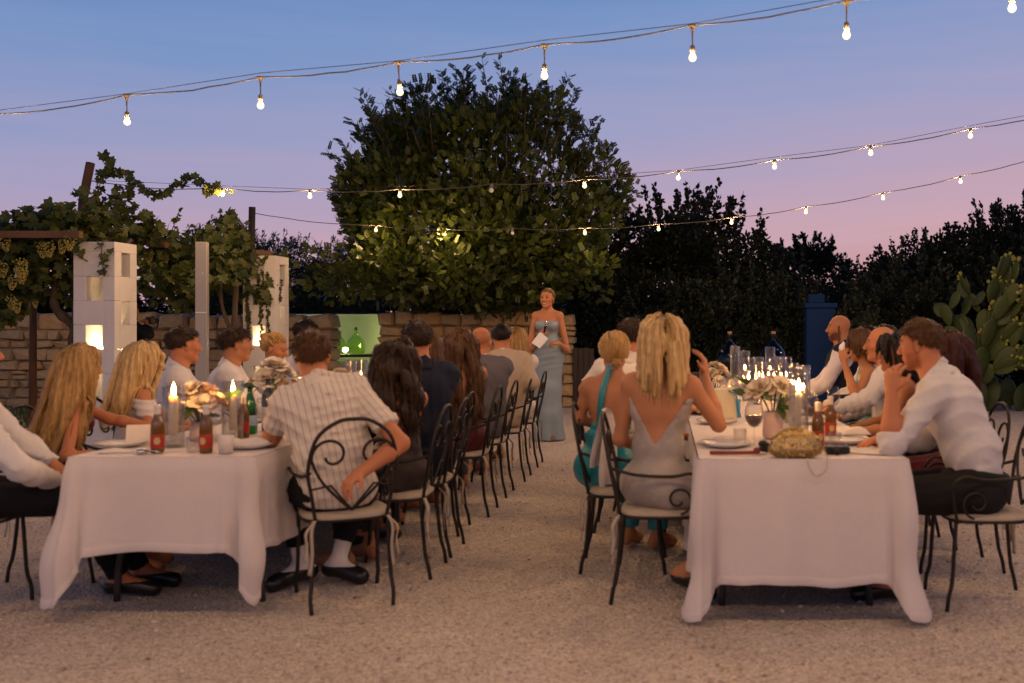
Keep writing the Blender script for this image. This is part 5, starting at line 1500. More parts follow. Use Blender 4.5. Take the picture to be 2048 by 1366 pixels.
class Fig: pass
def pose(sex='m', sc=1.0, lean=6, side=0, twist=0, yaw=0, pitch=0, roll=0, arms=None, legs=None, seat=.462, hs=None, stand=None, neck_f=.025, face=0.0, loc=(0, 0)):
    """joints of a seated (or standing) figure; +Y forward, +X the figure's right, +Z up. arms: {'R': (wrist, elbow)} in world metres"""
    f = Fig(); f.sex = sex; f.sc = sc; m = sex == 'm'
    f.hs = hs or (1.0 if m else .95)
    W2L = rz3(-R(face - 90)); L0 = np.array((*loc, 0.0)); f.w2l = lambda p: W2L @ (np.array(p, float) - L0)
    f.dirl = lambda p: W2L @ np.array(p, float)
    d = lambda a: nrm((math.sin(R(side)), math.sin(R(a)), math.cos(R(a))))
    f.P0 = np.array((0, -.06, seat + .10 * sc)) if stand is None else np.array((0, 0, stand))
    f.P1 = f.P0 + d(lean * .5) * .17 * sc; f.P2 = f.P1 + d(lean) * .18 * sc; f.P3 = f.P2 + d(lean * 1.15) * (.17 if m else .155) * sc
    f.up = d(lean)
    f.Xc = rz3(R(twist)) @ np.array((1.0, 0, -math.sin(R(side)) * .8)); f.Xc = nrm(f.Xc - f.up * f.Xc.dot(f.up)); f.Yc = np.cross(f.up, f.Xc)
    f.MC = np.stack([f.Xc, f.Yc, f.up], 1)
    f.X1 = nrm((f.Xc + np.array((1, 0, 0))) / 2); f.M1 = np.stack([f.X1, nrm(np.cross(f.up, f.X1)), f.up], 1)
    f.H = f.P3 + d(lean * .5) * (.162 if m else .155) * sc * .5 + d(lean * .5) * .078 + rz3(R(twist)) @ np.array((0, neck_f, 0))
    f.HM = rz3(R(yaw)) @ rx3(-R(pitch)) @ ry3(R(roll))
    sw = (.172 if m else .145) * sc
    f.S = {s: f.P3 - f.up * .055 * sc + f.Xc * sw * q for s, q in (('R', 1), ('L', -1))}
    arms = arms or {}
    f.E, f.Wr, f.hd = {}, {}, {}
    la, lf = .285 * sc, .25 * sc
    for s, q in (('R', 1), ('L', -1)):
        a = arms.get(s)
        if a is None:
            w = np.array((q * .12, .36 if stand is None else .02, .70 if stand is None else .9)); e = None
            w = rz3(R(twist * .6)) @ w
        else:
            w = f.w2l(a[0]); e = None if a[1] is None else f.w2l(a[1])
        S = f.S[s]
        if e is None:
            v = w - S; L = min(np.linalg.norm(v), (la + lf) * .985); v = nrm(v); w = S + v * L
            x = (la * la - lf * lf + L * L) / (2 * L); h = math.sqrt(max(la * la - x * x, 0))
            pole = nrm(np.array((q * .55, -.45, -.75))); pole = nrm(pole - v * pole.dot(v))
            e = S + v * x + pole * h
        f.E[s], f.Wr[s] = e, w
        f.hd[s] = a[2] if a is not None and len(a) > 2 else None
    legs = legs or {}
    f.hip, f.kn, f.an, f.toe = {}, {}, {}, {}
    for s, q in (('R', 1), ('L', -1)):
        f.hip[s] = f.P0 + np.array((q * .088 * sc, .01, -.02))
        if stand is None:
            k, a, t = legs.get(s, (None, None, None))
            f.kn[s] = f.w2l(k) if k is not None else np.array((q * .11, .37 * sc, seat + .05))
            f.an[s] = f.w2l(a) if a is not None else np.array((q * .10, .34 * sc, .085))
            f.toe[s] = f.w2l(t) if t is not None else f.an[s] + np.array((q * .02, .15, -.05))
        else:
            f.kn[s] = np.array((q * .08, .015, stand * .54)); f.an[s] = np.array((q * .075, -.01, .15)); f.toe[s] = np.array((q * .085, .12, .04))
    return f

def torso(s, f, e=0.0, loose=0.0, k=.045, low=True):
    sc = f.sc
    if f.sex == 'm':
        if low: s.ell(f.P0, np.array((.165, .122, .115)) * sc + e + loose * .6, None, k)
        s.ell(f.P1, np.array((.148, .112, .135)) * sc + e + loose, f.M1, k)
        s.ell(f.P2, np.array((.166, .118, .155)) * sc + e + loose * .7, f.MC, k)
        s.ell(f.P2 + f.up * .06 * sc - f.Yc * .02, np.array((.165, .09, .085)) * sc + e + loose * .4, f.MC, k)
        s.cone(f.S['L'] * .92 + f.S['R'] * .08, f.S['R'] * .92 + f.S['L'] * .08, .056 * sc + e, None, k)
        for q in 'LR': s.cone(f.P3 + f.up * .035 * sc, f.P3 * .25 + f.S[q] * .75 + f.up * .015, .045 * sc + e * .8, .042 * sc + e * .8, k)
    else:
        if low: s.ell(f.P0, np.array((.172, .13, .12)) * sc + e, None, k)
        s.ell(f.P1, np.array((.122, .092, .13)) * sc + e + loose, f.M1, k)
        s.ell(f.P2, np.array((.138, .098, .14)) * sc + e + loose * .5, f.MC, k)
        s.ell(f.P2 + f.up * .07 * sc - f.Yc * .01, np.array((.138, .078, .075)) * sc + e, f.MC, k)
        for q in (-1, 1): s.ell(f.P2 + f.Xc * .064 * q * sc + f.Yc * .075 * sc - f.up * .01, np.array((.056, .05, .055)) * sc + e, f.MC, .03)
        s.cone(f.S['L'] * .93 + f.S['R'] * .07, f.S['R'] * .93 + f.S['L'] * .07, .043 * sc + e, None, k)
        for q in 'LR': s.cone(f.P3 + f.up * .03 * sc, f.P3 * .3 + f.S[q] * .7 + f.up * .008, .035 * sc + e * .8, .033 * sc + e * .8, k)
def arm(s, f, q, e=0.0, t0=0.0, t1=2.0, k=.02):
    """t: 0 shoulder, 1 elbow, 2 wrist"""
    sc = f.sc; r = (.052, .042, .044, .027) if f.sex == 'm' else (.042, .034, .035, .021)
    S, E, W = f.S[q], f.E[q], f.Wr[q]
    b = S + (E - S) * min(t1, 1)
    s.ell(S, np.array((.058, .058, .062) if f.sex == 'm' else (.046, .047, .05)) * sc + e, None, .04)
    s.cone(S, b, r[0] * sc + e, (r[0] + (r[1] - r[0]) * min(t1, 1)) * sc + e, k)
    if t1 > 1:
        u = t1 - 1; c = E + (W - E) * u
        m = E + (W - E) * min(.32, u)
        s.cone(E, m, r[1] * sc + e, r[2] * sc + e, k); s.cone(m, c, r[2] * sc + e, (r[2] + (r[3] - r[2]) * u) * sc + e, k)
def segd(P, a, b):
    t = np.clip(((P - a) @ (b - a)) / ((b - a) @ (b - a) + 1e-9), 0, 1); return np.linalg.norm(P - a - t[..., None] * (b - a), axis=-1)
def cut_limb(s, p, d, rad, own=None, other=None):
    p, d = np.array(p), nrm(d)
    def cut(P, F):
        m = np.linalg.norm(P - p, axis=-1) < rad
        if other is not None: m &= segd(P, *own) < segd(P, *other)
        return np.where(m, np.maximum(F, (P - p) @ d), F)
    s.fn(cut)
def leg(s, f, q, e=0.0, t1=2.0, k=.03):
    sc = f.sc; m = f.sex == 'm'
    h, kn, an = f.hip[q], f.kn[q], f.an[q]
    s.cone(h, h + (kn - h) * min(t1, 1), (.088 if m else .09) * sc + e, (.060 if m else .056) * sc + e, k)
    if t1 > 1:
        u = t1 - 1; c = kn + (an - kn) * u
        s.cone(kn, c, (.055 if m else .05) * sc + e, ((.055 if m else .05) + ((.036 if m else .031) - (.055 if m else .05)) * u) * sc + e, k)
        v = nrm(an - kn); back = nrm(np.cross(np.array((1.0, 0, 0)), v)); back = back if back[1] < 0 else -back
        s.ell(kn + (an - kn) * .3 + back * .018, np.array((.048, .05, .11)) * sc + e, rot_from(v), .04)
def foot(s, f, q, e=0.0):
    an, t = f.an[q], f.toe[q]
    hl = an + nrm(an - t) * .045 - np.array((0, 0, .045)); hl[2] = max(hl[2], .03 + min(an[2] - .085, .3))
    s.cone(an, hl, .034 + e, .030 + e, .02); s.cone(an, t, .036 + e, .026 + e, .03); s.cone(hl, t, .028 + e, .027 + e, .03)
def hand(s, f, q, curl=35, spread=1.0, tdir=None):
    sg = 1 if q == 'R' else -1
    W = f.Wr[q]; d = nrm(W - f.E[q]); spec = f.hd[q]; n = None
    if spec: 
        d = nrm(f.dirl(spec[0])); n = nrm(f.dirl(spec[1])); curl = spec[2]
    if n is None: n = nrm(np.array((0, 0, -1.0)) - d * d.dot(np.array((0, 0, -1.0))) + 1e-6)
    n = nrm(n - d * n.dot(d)); sd = np.cross(d, n) * (1 if q == 'R' else -1)       # towards the thumb
    k = f.sc * (1.0 if f.sex == 'm' else .9)
    s.ell(W + d * .045 * k, np.array((.020, .039, .050)) * k, np.stack([n, sd, d], 1), .012)
    s.cone(W, W + d * .03 * k, .024 * k, .024 * k, .015)
    for i, (o, L) in enumerate(((.031, .074), (.0105, .082), (-.0105, .076), (-.030, .060))):
        b = W + d * (.085 - .006 * abs(i - 1)) * k + sd * o * k; dd = d; a = R(curl)
        for j, (fr, r0, r1) in enumerate(((.42, .0098, .009), (.32, .009, .0082), (.26, .0082, .007))):
            dd = nrm(dd * math.cos(a) + n * math.sin(a) + (sd * .06 * (1.5 - i) * spread if j == 0 else 0)); nn = nrm(n - dd * n.dot(dd)); n_ = nn
            e = b + dd * L * fr * k; s.cone(b, e, r0 * k, r1 * k, .004); b = e
    b = W + d * .025 * k + sd * .03 * k
    m = b + nrm(d * .55 + sd * .75 + n * .25) * .042 * k; e = m + nrm(d * .9 + sd * .1 + n * .5) * .034 * k
    s.cone(b, m, .0125 * k, .0105 * k, .012); s.cone(m, e, .0105 * k, .008 * k, .004)
def headp(f, p): return f.H + f.HM @ (np.array(p, float) * f.hs)
def head(s, f, feat=True, e=0.0):
    h, M = f.hs, f.HM; P = lambda *p: headp(f, p); A = lambda *r: np.array(r) * h + e
    s.ell(P(0, -.012, .030), A(.077, .097, .088), M, .02)
    s.ell(P(0, .028, -.032), A(.062, .064, .086), M, .03)
    jw, jr = (.046, .024) if f.sex == 'm' else (.041, .021)
    for q in (-1, 1): s.cone(P(jw * q, .0, -.060), P(.007 * q, .062, -.097), jr * h, (jr - .003) * h, .025)
    s.ell(P(0, .074, -.101), A(.019, .015, .016), M, .016)
    nr = .058 if f.sex == 'm' else .045
    s.cone(P(0, -.026, -.055), f.P3 - f.up * .02, nr * f.sc * .96, nr * f.sc * 1.08, .03)
    for q in (-1, 1):
        s.ell(P(.078 * q, -.006, -.012), A(.008, .019, .031), M @ rz3(-.35 * q) @ rx3(-.15), .006)
    if feat:
        s.cone(P(-.030, .078, .023), P(.030, .078, .023), .0135 * h, None, .02)
        for q in (-1, 1):
            s.ell(P(.043 * q, .055, -.022), A(.022, .022, .02), M, .025)
            s.ell(P(.0315 * q, .098, .003), A(.019, .018, .012), M, .010, 's')
            s.ell(P(.0315 * q, .079, .0145), A(.0165, .0115, .005), M, .006)
            s.ell(P(.0115 * q, .101, -.035), A(.008, .010, .007), M, .006)
        s.cone(P(0, .088, .014), P(0, .1135, -.029), .0085 * h, .0118 * h, .012)
        s.ell(P(0, .090, -.0575), A(.023, .0115, .0055), M, .006); s.ell(P(0, .0885, -.069), A(.019, .0115, .0068), M, .006)
        s.ell(P(0, .103, -.0632), A(.021, .009, .0015), M, .003, 's')
def skull_ok(u, front=.5, back=-.62, side=-.05):
    """is this direction of the cranium covered with hair"""
    y, z, x = u[:, 1], u[:, 2], np.abs(u[:, 0])
    lim = np.where(y > .35, front - .12 * (x > .55), np.where(y > -.15, side + (y + .15) * .55, back + (y + 1) * .35))
    return z > lim
SKC, SKR = np.array((0, -.012, .030)), np.array((.077, .097, .088))

def mesh_obj(name, s, m, root, h, fine=None, col=None, clip=None):
    V, F = s.mesh(h, fine, clip=clip)
    c = np.ones((len(V), 3)) if col is None else col(V)
    return link(name, np_mesh(name, V, F, m, col=c), root)

def strands(f, rng, N, L, r, seg, steps, path, name, m, root, dark_root=0.0, var=.25, taper=.25):
    """hair as many tapered locks; path(root_dirs) -> points (N, steps, 3) in figure space"""
    P, tone = path
    N, steps = P.shape[:2]
    T = np.gradient(P, axis=1); T /= np.linalg.norm(T, axis=2, keepdims=True) + 1e-9
    cen = f.H[None, None]
    out = P - cen; out /= np.linalg.norm(out, axis=2, keepdims=True) + 1e-9
    u = np.cross(T, out); u /= np.linalg.norm(u, axis=2, keepdims=True) + 1e-6
    w = np.cross(u, T)
    t = np.linspace(0, 1, steps)
    rad = r * (1 - (1 - taper) * t ** 2.2)[None, :, None] * rng.uniform(.65, 1.3, (N, 1, 1))
    V = np.stack([P + rad * (math.cos(a) * u * 1.25 + math.sin(a) * w * .75) for a in (math.pi / 2, math.pi * 7 / 6, math.pi * 11 / 6)], 2)   # N,steps,3,3
    C = np.ones((N, steps, 3, 3)) * (1 + var * 1.3 * tone[:, None, None, None]) 
    if dark_root: C *= (1 - dark_root * np.clip(1 - t / .22, 0, 1))[None, :, None, None]
    base = (np.arange(N) * steps * 3)[:, None, None, None]; i = np.arange(steps - 1)[None, :, None, None] * 3; k = np.arange(3)[None, None, :, None]; kn = (k + 1) % 3
    F = np.concatenate([base + i + k, base + i + kn, base + i + 3 + kn, base + i + 3 + k], 3).reshape(-1, 4)
    return link(name, np_mesh(name, V.reshape(-1, 3), F, m, col=C.reshape(-1, 3)), root)

def hair(f, body, root, style, m, L=.3, N=420, seed=0, vol=.022, wave=.012, wf=26.0, dark_root=.0, part=(0, .2), h=.007, capt=.72, bunp=(0, -.115, -.045), bunr=.032, fringe=False, r=.0030, hl=(.5, -.62, -.05), capoff=.007, bk=.16):
    rng = np.random.default_rng(seed + 100)
    M, H, hs = f.HM, f.H, f.hs
    # close cap under the locks
    if style == 'short': capoff = .006 + L * .22
    s = SDF(); s.ell(headp(f, SKC), (SKR + capoff) * hs, M, .01)
    inv = lambda p: ((p - H) @ M) / hs
    def trim(p, F):
        u = (inv(p) - SKC) / SKR; u = u / (np.linalg.norm(u, axis=-1, keepdims=True) + 1e-9)
        y, z, x = u[..., 1], u[..., 2], np.abs(u[..., 0])
        lim = np.where(y > .35, hl[0] - .12 * (x > .55), np.where(y > -.15, hl[2] + (y + .15) * .55, hl[1] + (y + 1) * .35))
        return np.maximum(F, (lim - z) * .06)
    s.fn(trim); s.fn(lambda p, F: F + (.003 if style != 'short' else .0016) * wnoise(p, 90 if style != 'short' else 130, 1))
    root = mesh_obj('hair', s, m, root, h, col=lambda V: np.full((len(V), 3), .72 - .4 * dark_root))
    U = rng.normal(size=(N * 5, 3)); U /= np.linalg.norm(U, axis=1, keepdims=True)
    U = U[skull_ok(U, *hl)][:N]; n = len(U)
    tone = rng.uniform(-1, 1, n)
    steps = {'short': 5, 'long': 12, 'bun': 9, 'curly': 15}[style]
    P = np.zeros((n, steps, 3))
    if style == 'short':
        nrmv = U / SKR; nrmv /= np.linalg.norm(nrmv, axis=1, keepdims=True)
        crown = np.array((0, -.55, .8)); tg = U - crown; tg -= nrmv * (tg * nrmv).sum(1, keepdims=True); tg /= np.linalg.norm(tg, axis=1, keepdims=True) + 1e-6
        ln = L * rng.uniform(.6, 1.15, n) * np.where(U[:, 2] > .25, 1, .40 + .4 * np.clip((U[:, 2] + .6), 0, 1))
        b = SKC + U * (SKR + .003 + L * .1)
        jit = rng.normal(size=(n, 3)) * .28
        for j in range(steps):
            t = j / (steps - 1)
            P[:, j] = b + (nrmv * (.42 * t - .22 * t * t) + (tg + jit) * (.85 * t) + np.array((0, 0, -.10)) * t * t)[:, :] * ln[:, None]
        P = H + (P * hs) @ M.T
    elif style == 'bun':
        bp = np.array(bunp); bu = (bp - SKC) / SKR; bu /= np.linalg.norm(bu)
        for j in range(steps):
            t = j / (steps - 1)
            om = np.arccos(np.clip(U @ bu, -.999, .999))[:, None]
            q = (np.sin((1 - t) * om) * U + np.sin(t * om) * bu) / np.sin(om) + np.array((0, 0, .9)) * math.sin(math.pi * t) * np.clip(om - 1.5, 0, 1.6) * .6
            q = q / np.linalg.norm(q, axis=1, keepdims=True)
            P[:, j] = SKC + q * (SKR + .006 + vol * np.sin(math.pi * min(1, t * 1.05)) * .6 + .003 * tone[:, None])
        P = H + (P * hs) @ M.T
        s = SDF(); s.ell(headp(f, bp), np.array((bunr, bunr * .85, bunr)) * hs, M, .01)
        s.fn(lambda p, F: F + .004 * np.sin(np.arctan2(inv(p)[..., 0] - bp[0], inv(p)[..., 2] - bp[2]) * 5 + np.linalg.norm(inv(p) - bp, axis=-1) * 260))
        mesh_obj('hair_bun', s, m, root, .005, col=lambda V: np.full((len(V), 3), .9))
    else:
        ln = L * rng.uniform(.78, 1.08, n)
        loc = SKC + U * (SKR + .005 + vol * .25 * (tone[:, None] * .5 + .5))
        # strands from the top start at the parting
        top = U[:, 2] > .45
        sidev = np.where(U[:, 0] >= part[0], 1.0, -1.0)
        p = H + (loc * hs) @ M.T
        st = ln / (steps - 1)
        phase = rng.uniform(0, 1.2, n) + np.floor(rng.uniform(0, 5, n)) * 1.3
        off = vol * (.35 + .65 * rng.random(n))
        down = np.array((0, 0, -1.0))
        P[:, 0] = p
        el = SDF().ell(headp(f, SKC), SKR * hs, M, .01); el.ell(headp(f, (0, .028, -.032)), np.array((.062, .064, .086)) * hs, M, .03)
        back = -(M[:, 1]); 
        for j in range(1, steps):
            d = np.tile(down, (n, 1)) + back * bk
            if j <= 3: d = d + (M @ np.stack([sidev * .55, np.where(U[:, 1] > .1, -.55, -.1), np.zeros(n)], 0)).T * (.9 - .25 * j)
            p = p + d / np.linalg.norm(d, axis=1, keepdims=True) * st[:, None]
            for field, o in ((el, off), (body, .006 + off * .35)):
                eps = .006
                F0 = field.at(p); G = np.stack([field.at(p + np.eye(3)[k] * eps) - F0 for k in range(3)], 1); G /= np.linalg.norm(G, axis=1, keepdims=True) + 1e-6
                p = p + G * np.clip(o - F0, 0, .05)[:, None]
            P[:, j] = p
        fly = (rng.random(n) < .14)[:, None, None] * rng.normal(size=(n, 1, 3)) * np.linspace(0, 1, steps)[None, :, None] * .016
        mass = SDF()
        for i in rng.choice(n, min(n, 64), replace=False):
            for j in range(0, steps - 2, 2):
                t0, t1 = j / steps, (j + 2) / steps
                mass.cone(P[i, j], P[i, j + 2], .019 * (1 - .6 * t0 ** 2), .019 * (1 - .6 * t1 ** 2), .012)
        fl = lambda p: np.arctan2((p - H) @ M[:, 0], -((p - H) @ M[:, 1]))
        mass.fn(lambda p, F: F + .0035 * np.sin(fl(p) * 34 + (p[..., 2] - H[2]) * 9 + 2 * wnoise(p, 14, 1)) + wave * .35 * np.sin((p[..., 2] - H[2]) * wf + fl(p) * 4 + wnoise(p, 10, 2)))
        def mcol(V):
            a_ = fl(V); c_ = .82 + .16 * np.sin(a_ * 23 + 3 * wnoise(V, 9, 3)) + .10 * np.sin(a_ * 61 + 4 * wnoise(V, 7, 2))
            top_ = np.clip(1 - (H[2] + .125 * hs - V[:, 2]) / .075, 0, 1) * np.exp(-(((V - H) @ M[:, 0] - part[0]) / .035) ** 2)
            return (c_ * (1 - .9 * dark_root * top_))[:, None] * np.ones(3)
        mesh_obj('hair_mass', mass, m, root, h * 1.15, col=mcol)
        P += fly
        if wave:
            t = np.arange(steps)[None] * st[:, None]
            amp = wave * np.clip(t / .14, 0, 1)
            sx = np.sin(t * wf + phase[:, None]); sy = np.cos(t * wf * .9 + phase[:, None] * 1.7)
            P += (amp * sx)[..., None] * M[:, 0] + (amp * sy * .6)[..., None] * M[:, 1]
    return strands(f, rng, n, L, r, 3, steps, (P, tone), 'hair_locks', m, root, dark_root)

def person(x, y, face, label, spec, name='person', z=0.0):
    """builds one guest. face: world direction the hips look, degrees"""
    root = empty(name, (x, y, z), R(face - 90), label, 'person', spec.get('group'))
    f = pose(face=face, loc=(x, y), **spec['pose'])
    q = spec.get('q', 1.0)                   # mesh coarseness
    if spec.get('skinhead', True): pass
    s = SDF()
    torso(s, f)
    for a in 'LR':
        arm(s, f, a)
        leg(s, f, a); foot(s, f, a)
    head(s, f, spec.get('feat', True))
    for a in 'LR': hand(s, f, a, curl=spec.get('curl', 30))
    fine = [(f.H + f.HM @ np.array((0, .02, -.01)), .15, spec.get('hh', .0055) * q)]
    for a in spec.get('hands', ''):
        fine.append((f.Wr[a] + nrm(f.Wr[a] - f.E[a]) * .07, .10, .0065 * q))
    tint = np.array(spec.get('skin', (1, 1, 1)))
    inv = lambda V: ((V - f.H) @ f.HM) / f.hs
    def colr(V):
        c = np.ones((len(V), 3)) * tint
        u = inv(V); x_, y_, z_ = np.abs(u[:, 0]), u[:, 1], u[:, 2]
        near = np.linalg.norm(u - np.array((0, .03, -.02)), axis=1) < .16
        lip = near & (x_ < .025) & (y_ > .08) & (z_ < -.051 + x_ * .1) & (z_ > -.078 + x_ * .25)
        c[lip] *= np.array(spec.get('lips', (.80, .50, .48)))
        if spec.get('teeth'):
            te = near & (x_ < .019) & (y_ > .085) & (z_ < -.0585) & (z_ > -.0675); c[te] = (1.6, 3.4, 6.8)
        br = near & (y_ > .07) & (x_ > .014) & (x_ < .052) & (np.abs(z_ - (.030 + .10 * (x_ - .03) * (x_ < .03) - .22 * np.clip(x_ - .036, 0, 1))) < spec.get('brow_w', .0038))
        c[br] = np.array(spec.get('brow', (.22, .16, .12)))
        cheek = near & (y_ > .04); c[cheek] *= np.array((1.0, .95, .93))
        b = spec.get('beard')
        if b is not None:
            mk = np.clip((-.030 - .45 * np.clip(y_ - .03, 0, 1) - z_) / .018, 0, 1) * np.clip((y_ + .022) / .015, 0, 1) * np.clip((z_ + .128) / .015, 0, 1)
            side_ = np.clip((.012 - np.abs(y_ - .004)) / .006, 0, 1) * (x_ > .05) * (z_ < .02); mk = np.maximum(mk, side_)
            mk = mk * near * ~((x_ < .024) & (z_ > -.078) & (z_ < -.053)); mk = np.maximum(mk, near * ((x_ < .03) & (z_ > -.054) & (z_ < -.044) & (y_ > .08)))
            c *= 1 + mk[:, None] * (np.array(b) - 1)
        st = spec.get('stubble')
        if st is not None:
            un = (u - SKC) / SKR; un /= np.linalg.norm(un, axis=1, keepdims=True) + 1e-9
            m_ = (np.linalg.norm((u - SKC) / SKR, axis=1) < 1.25) & (un[:, 2] < .62) & skull_ok(un, 2.0, -.62, -.1) & (un[:, 1] < .45)
            c[m_] *= np.array(st)
        return c
    mesh_obj('body', s, M_skin, root, .0125 * q, fine, colr)
    if spec.get('eyes', False):
        for e_ in (-1, 1):
            mb = MB().lathe([(.0005, -.0125), (.009, -.009), (.0125, 0), (.009, .009), (.0062, .0109), (.006, .0111), (.0003, .0127)], 12)
            me = mb.mesh('eye', M_eye)
            c = np.ones((len(me.vertices), 4), np.float32); c[4 * 12:, :3] = (.09, .06, .04)
            a_ = me.color_attributes.new('Col', 'FLOAT_COLOR', 'POINT'); a_.data.foreach_set('color', c.ravel())
            o = link('eye', me, root, loc=headp(f, (.0315 * e_, .0715, .003)))
            o.matrix_local = Matrix.Translation(Vector(headp(f, (.0315 * e_, .0715, .003)))) @ Matrix((f.HM @ np.array(((1, 0, 0), (0, 0, 1), (0, -1, 0))).astype(float)).tolist()).to_4x4() @ Matrix.Scale(f.hs, 4)
    for g_ in spec.get('clothes', []): g_(f, root, q)
    hr = spec.get('hair')
    if hr: hair(f, s, root, **hr)
    return f, s, root

# ---- garments: each returns a builder(f, root, q)
def folds(s, f, amp, freq=26, seed=0):
    """creases of the cloth: a few sets of ridges running in different directions, each fading in and out"""
    rr = np.random.default_rng(seed * 13 + int(abs(f.P3[1]) * 1e4) % 97)
    D = [nrm(rr.normal(size=3) * np.array((.7, .7, 1.0)) + np.array((0, 0, .5))) for _ in range(3)]
    ph = rr.uniform(0, 6, 3)
    def crease(p, F):
        w = wnoise(p, 7, seed)
        for i, d in enumerate(D):
            q = (p @ d) * (freq * (2.9 + 1.1 * i)) + 3.2 * w + ph[i]
            rid = (1 - np.abs(np.sin(q / 2))) ** 2
            msk = np.clip(.35 + wnoise(p, 6.5, seed + 2 + i), 0, 1)
            F = F - amp * 2.1 * rid * msk + amp * .3
        return F
    s.fn(crease)
def shirt(m, sleeve=1.9, loose=.014, e=.010, collar=True, tuck=True, name='shirt', amp=.004, stripe=False, hem=None, sl=None, flap=True):
    def b(f, root, q):
        s = SDF(); torso(s, f, e, loose, low=not tuck)
        if tuck: s.ell(f.P0 + f.up * .03, np.array((.156, .116, .11)) * f.sc + e * .3, None, .05)
        for a in 'LR':
            t = (sl or {}).get(a, sleeve)
            arm(s, f, a, e + .008, 0, t)
        if collar:
            nr = .058 if f.sex == 'm' else .045
            s.cone(f.P3 - f.up * .02, f.P3 + f.up * .045 + (f.H - f.P3) * .1, nr * f.sc * 1.1 + e, nr * f.sc + e + .004, .015)
        folds(s, f, amp, 24, int(f.P0[0] * 7 + 3) % 4)
        s.half(f.P3 + f.up * .040 * f.sc, nrm(f.up + f.Yc * .55))
        for a in 'LR':
            t = (sl or {}).get(a, sleeve)
            S, E, W = f.S[a], f.E[a], f.Wr[a]
            if t <= 1: cut_limb(s, S + (E - S) * t, E - S, .13)
            else: cut_limb(s, E + (W - E) * (t - 1), W - E, .12, (E, W), (S, E))
        z0 = (f.P0[2] - .005 if tuck else f.P0[2] - .09) if hem is None else f.P0[2] + hem
        s.half((0, 0, z0), (0, 0, -1))
        if collar and flap:
            cs = SDF(); nr = (.058 if f.sex == 'm' else .045) * f.sc
            cs.cone(f.P3 + f.up * .028 - f.Yc * .004, f.P3 - f.up * .004 - f.Yc * .006, nr + e + .006, nr + e + .020, .01)
            cs.cone(f.P3 - f.up * .03, f.P3 + f.up * .07, nr + e - .001, nr + e - .004, .004, 's'); cs.half(f.P3 + f.up * .036 * f.sc, nrm(f.up + f.Yc * .5)); cs.half(f.P3 - f.up * .014, -f.up)
            vb = f.P3 + f.Yc * .06
            cs.fn(lambda p, F: np.maximum(F, np.minimum(.03 - np.abs((p - f.P3) @ f.Xc) - .0, (p - f.P3) @ f.Yc - .02)))
            cv, cf = cs.mesh(.0075 * q)
            cc = np.ones((len(cv), 3)); cc[:, 0] = .5 if stripe else 1
            colme = np_mesh('collar', cv, cf, m, col=cc) if len(cv) else None
        V, F = s.mesh(.0125 * q)
        c = np.ones((len(V), 3))
        if stripe:   # the stripe coordinate runs across the cloth: around the trunk, and round the sleeve on the arms
            lx = (V - f.P2) @ f.Xc
            c[:, 0] = lx + .5
            for a, sg in (('L', -1), ('R', 1)):
                S, E = f.S[a], f.E[a]; d = nrm(E - S); rel = V - S; t = rel @ d
                msk = (t > .03) & (np.linalg.norm(rel - t[:, None] * d, axis=1) < .085)
                sd = nrm(np.cross(d, f.Yc)); c[msk, 0] = (rel[msk] @ sd) + .5
        so = link(name, np_mesh(name, V, F, m, col=c), root)
        if collar and flap and colme: link('collar', colme, so)
    return b
def trousers(m, e=.014, name='trousers', t1=1.94, amp=.004):
    def b(f, root, q):
        s = SDF(); s.ell(f.P0, np.array((.168, .125, .118)) * f.sc + e, None, .04); s.ell(f.P0 + f.up * .06, np.array((.150, .115, .09)) * f.sc + e, f.M1, .04)
        for a in 'LR': leg(s, f, a, e, t1, .035)
        folds(s, f, amp, 22, 2)
        s.half(f.P0 + f.up * .105 * f.sc, (0, -.25, 1))
        for a in 'LR': cut_limb(s, f.kn[a] + (f.an[a] - f.kn[a]) * (t1 - 1), f.an[a] - f.kn[a], .1)
        mesh_obj(name, s, m, root, .0135 * q)
    return b
def shoes(m, e=.006, name='shoe'):
    def b(f, root, q):
        for a in 'LR':
            s = SDF(); foot(s, f, a, e); s.half(f.an[a] + np.array((0, 0, -.008)), (0, 0, 1)); mesh_obj(name, s, m, root, .009)
    return b
def socks(m):
    def b(f, root, q):
        for a in 'LR':
            s = SDF(); v = f.an[a] - f.kn[a]; s.cone(f.kn[a] + v * .72, f.an[a] - np.array((0, 0, .02)), .046 * f.sc, .040 * f.sc, .01); foot(s, f, a, .0035); mesh_obj('sock', s, m, root, .010)
    return b
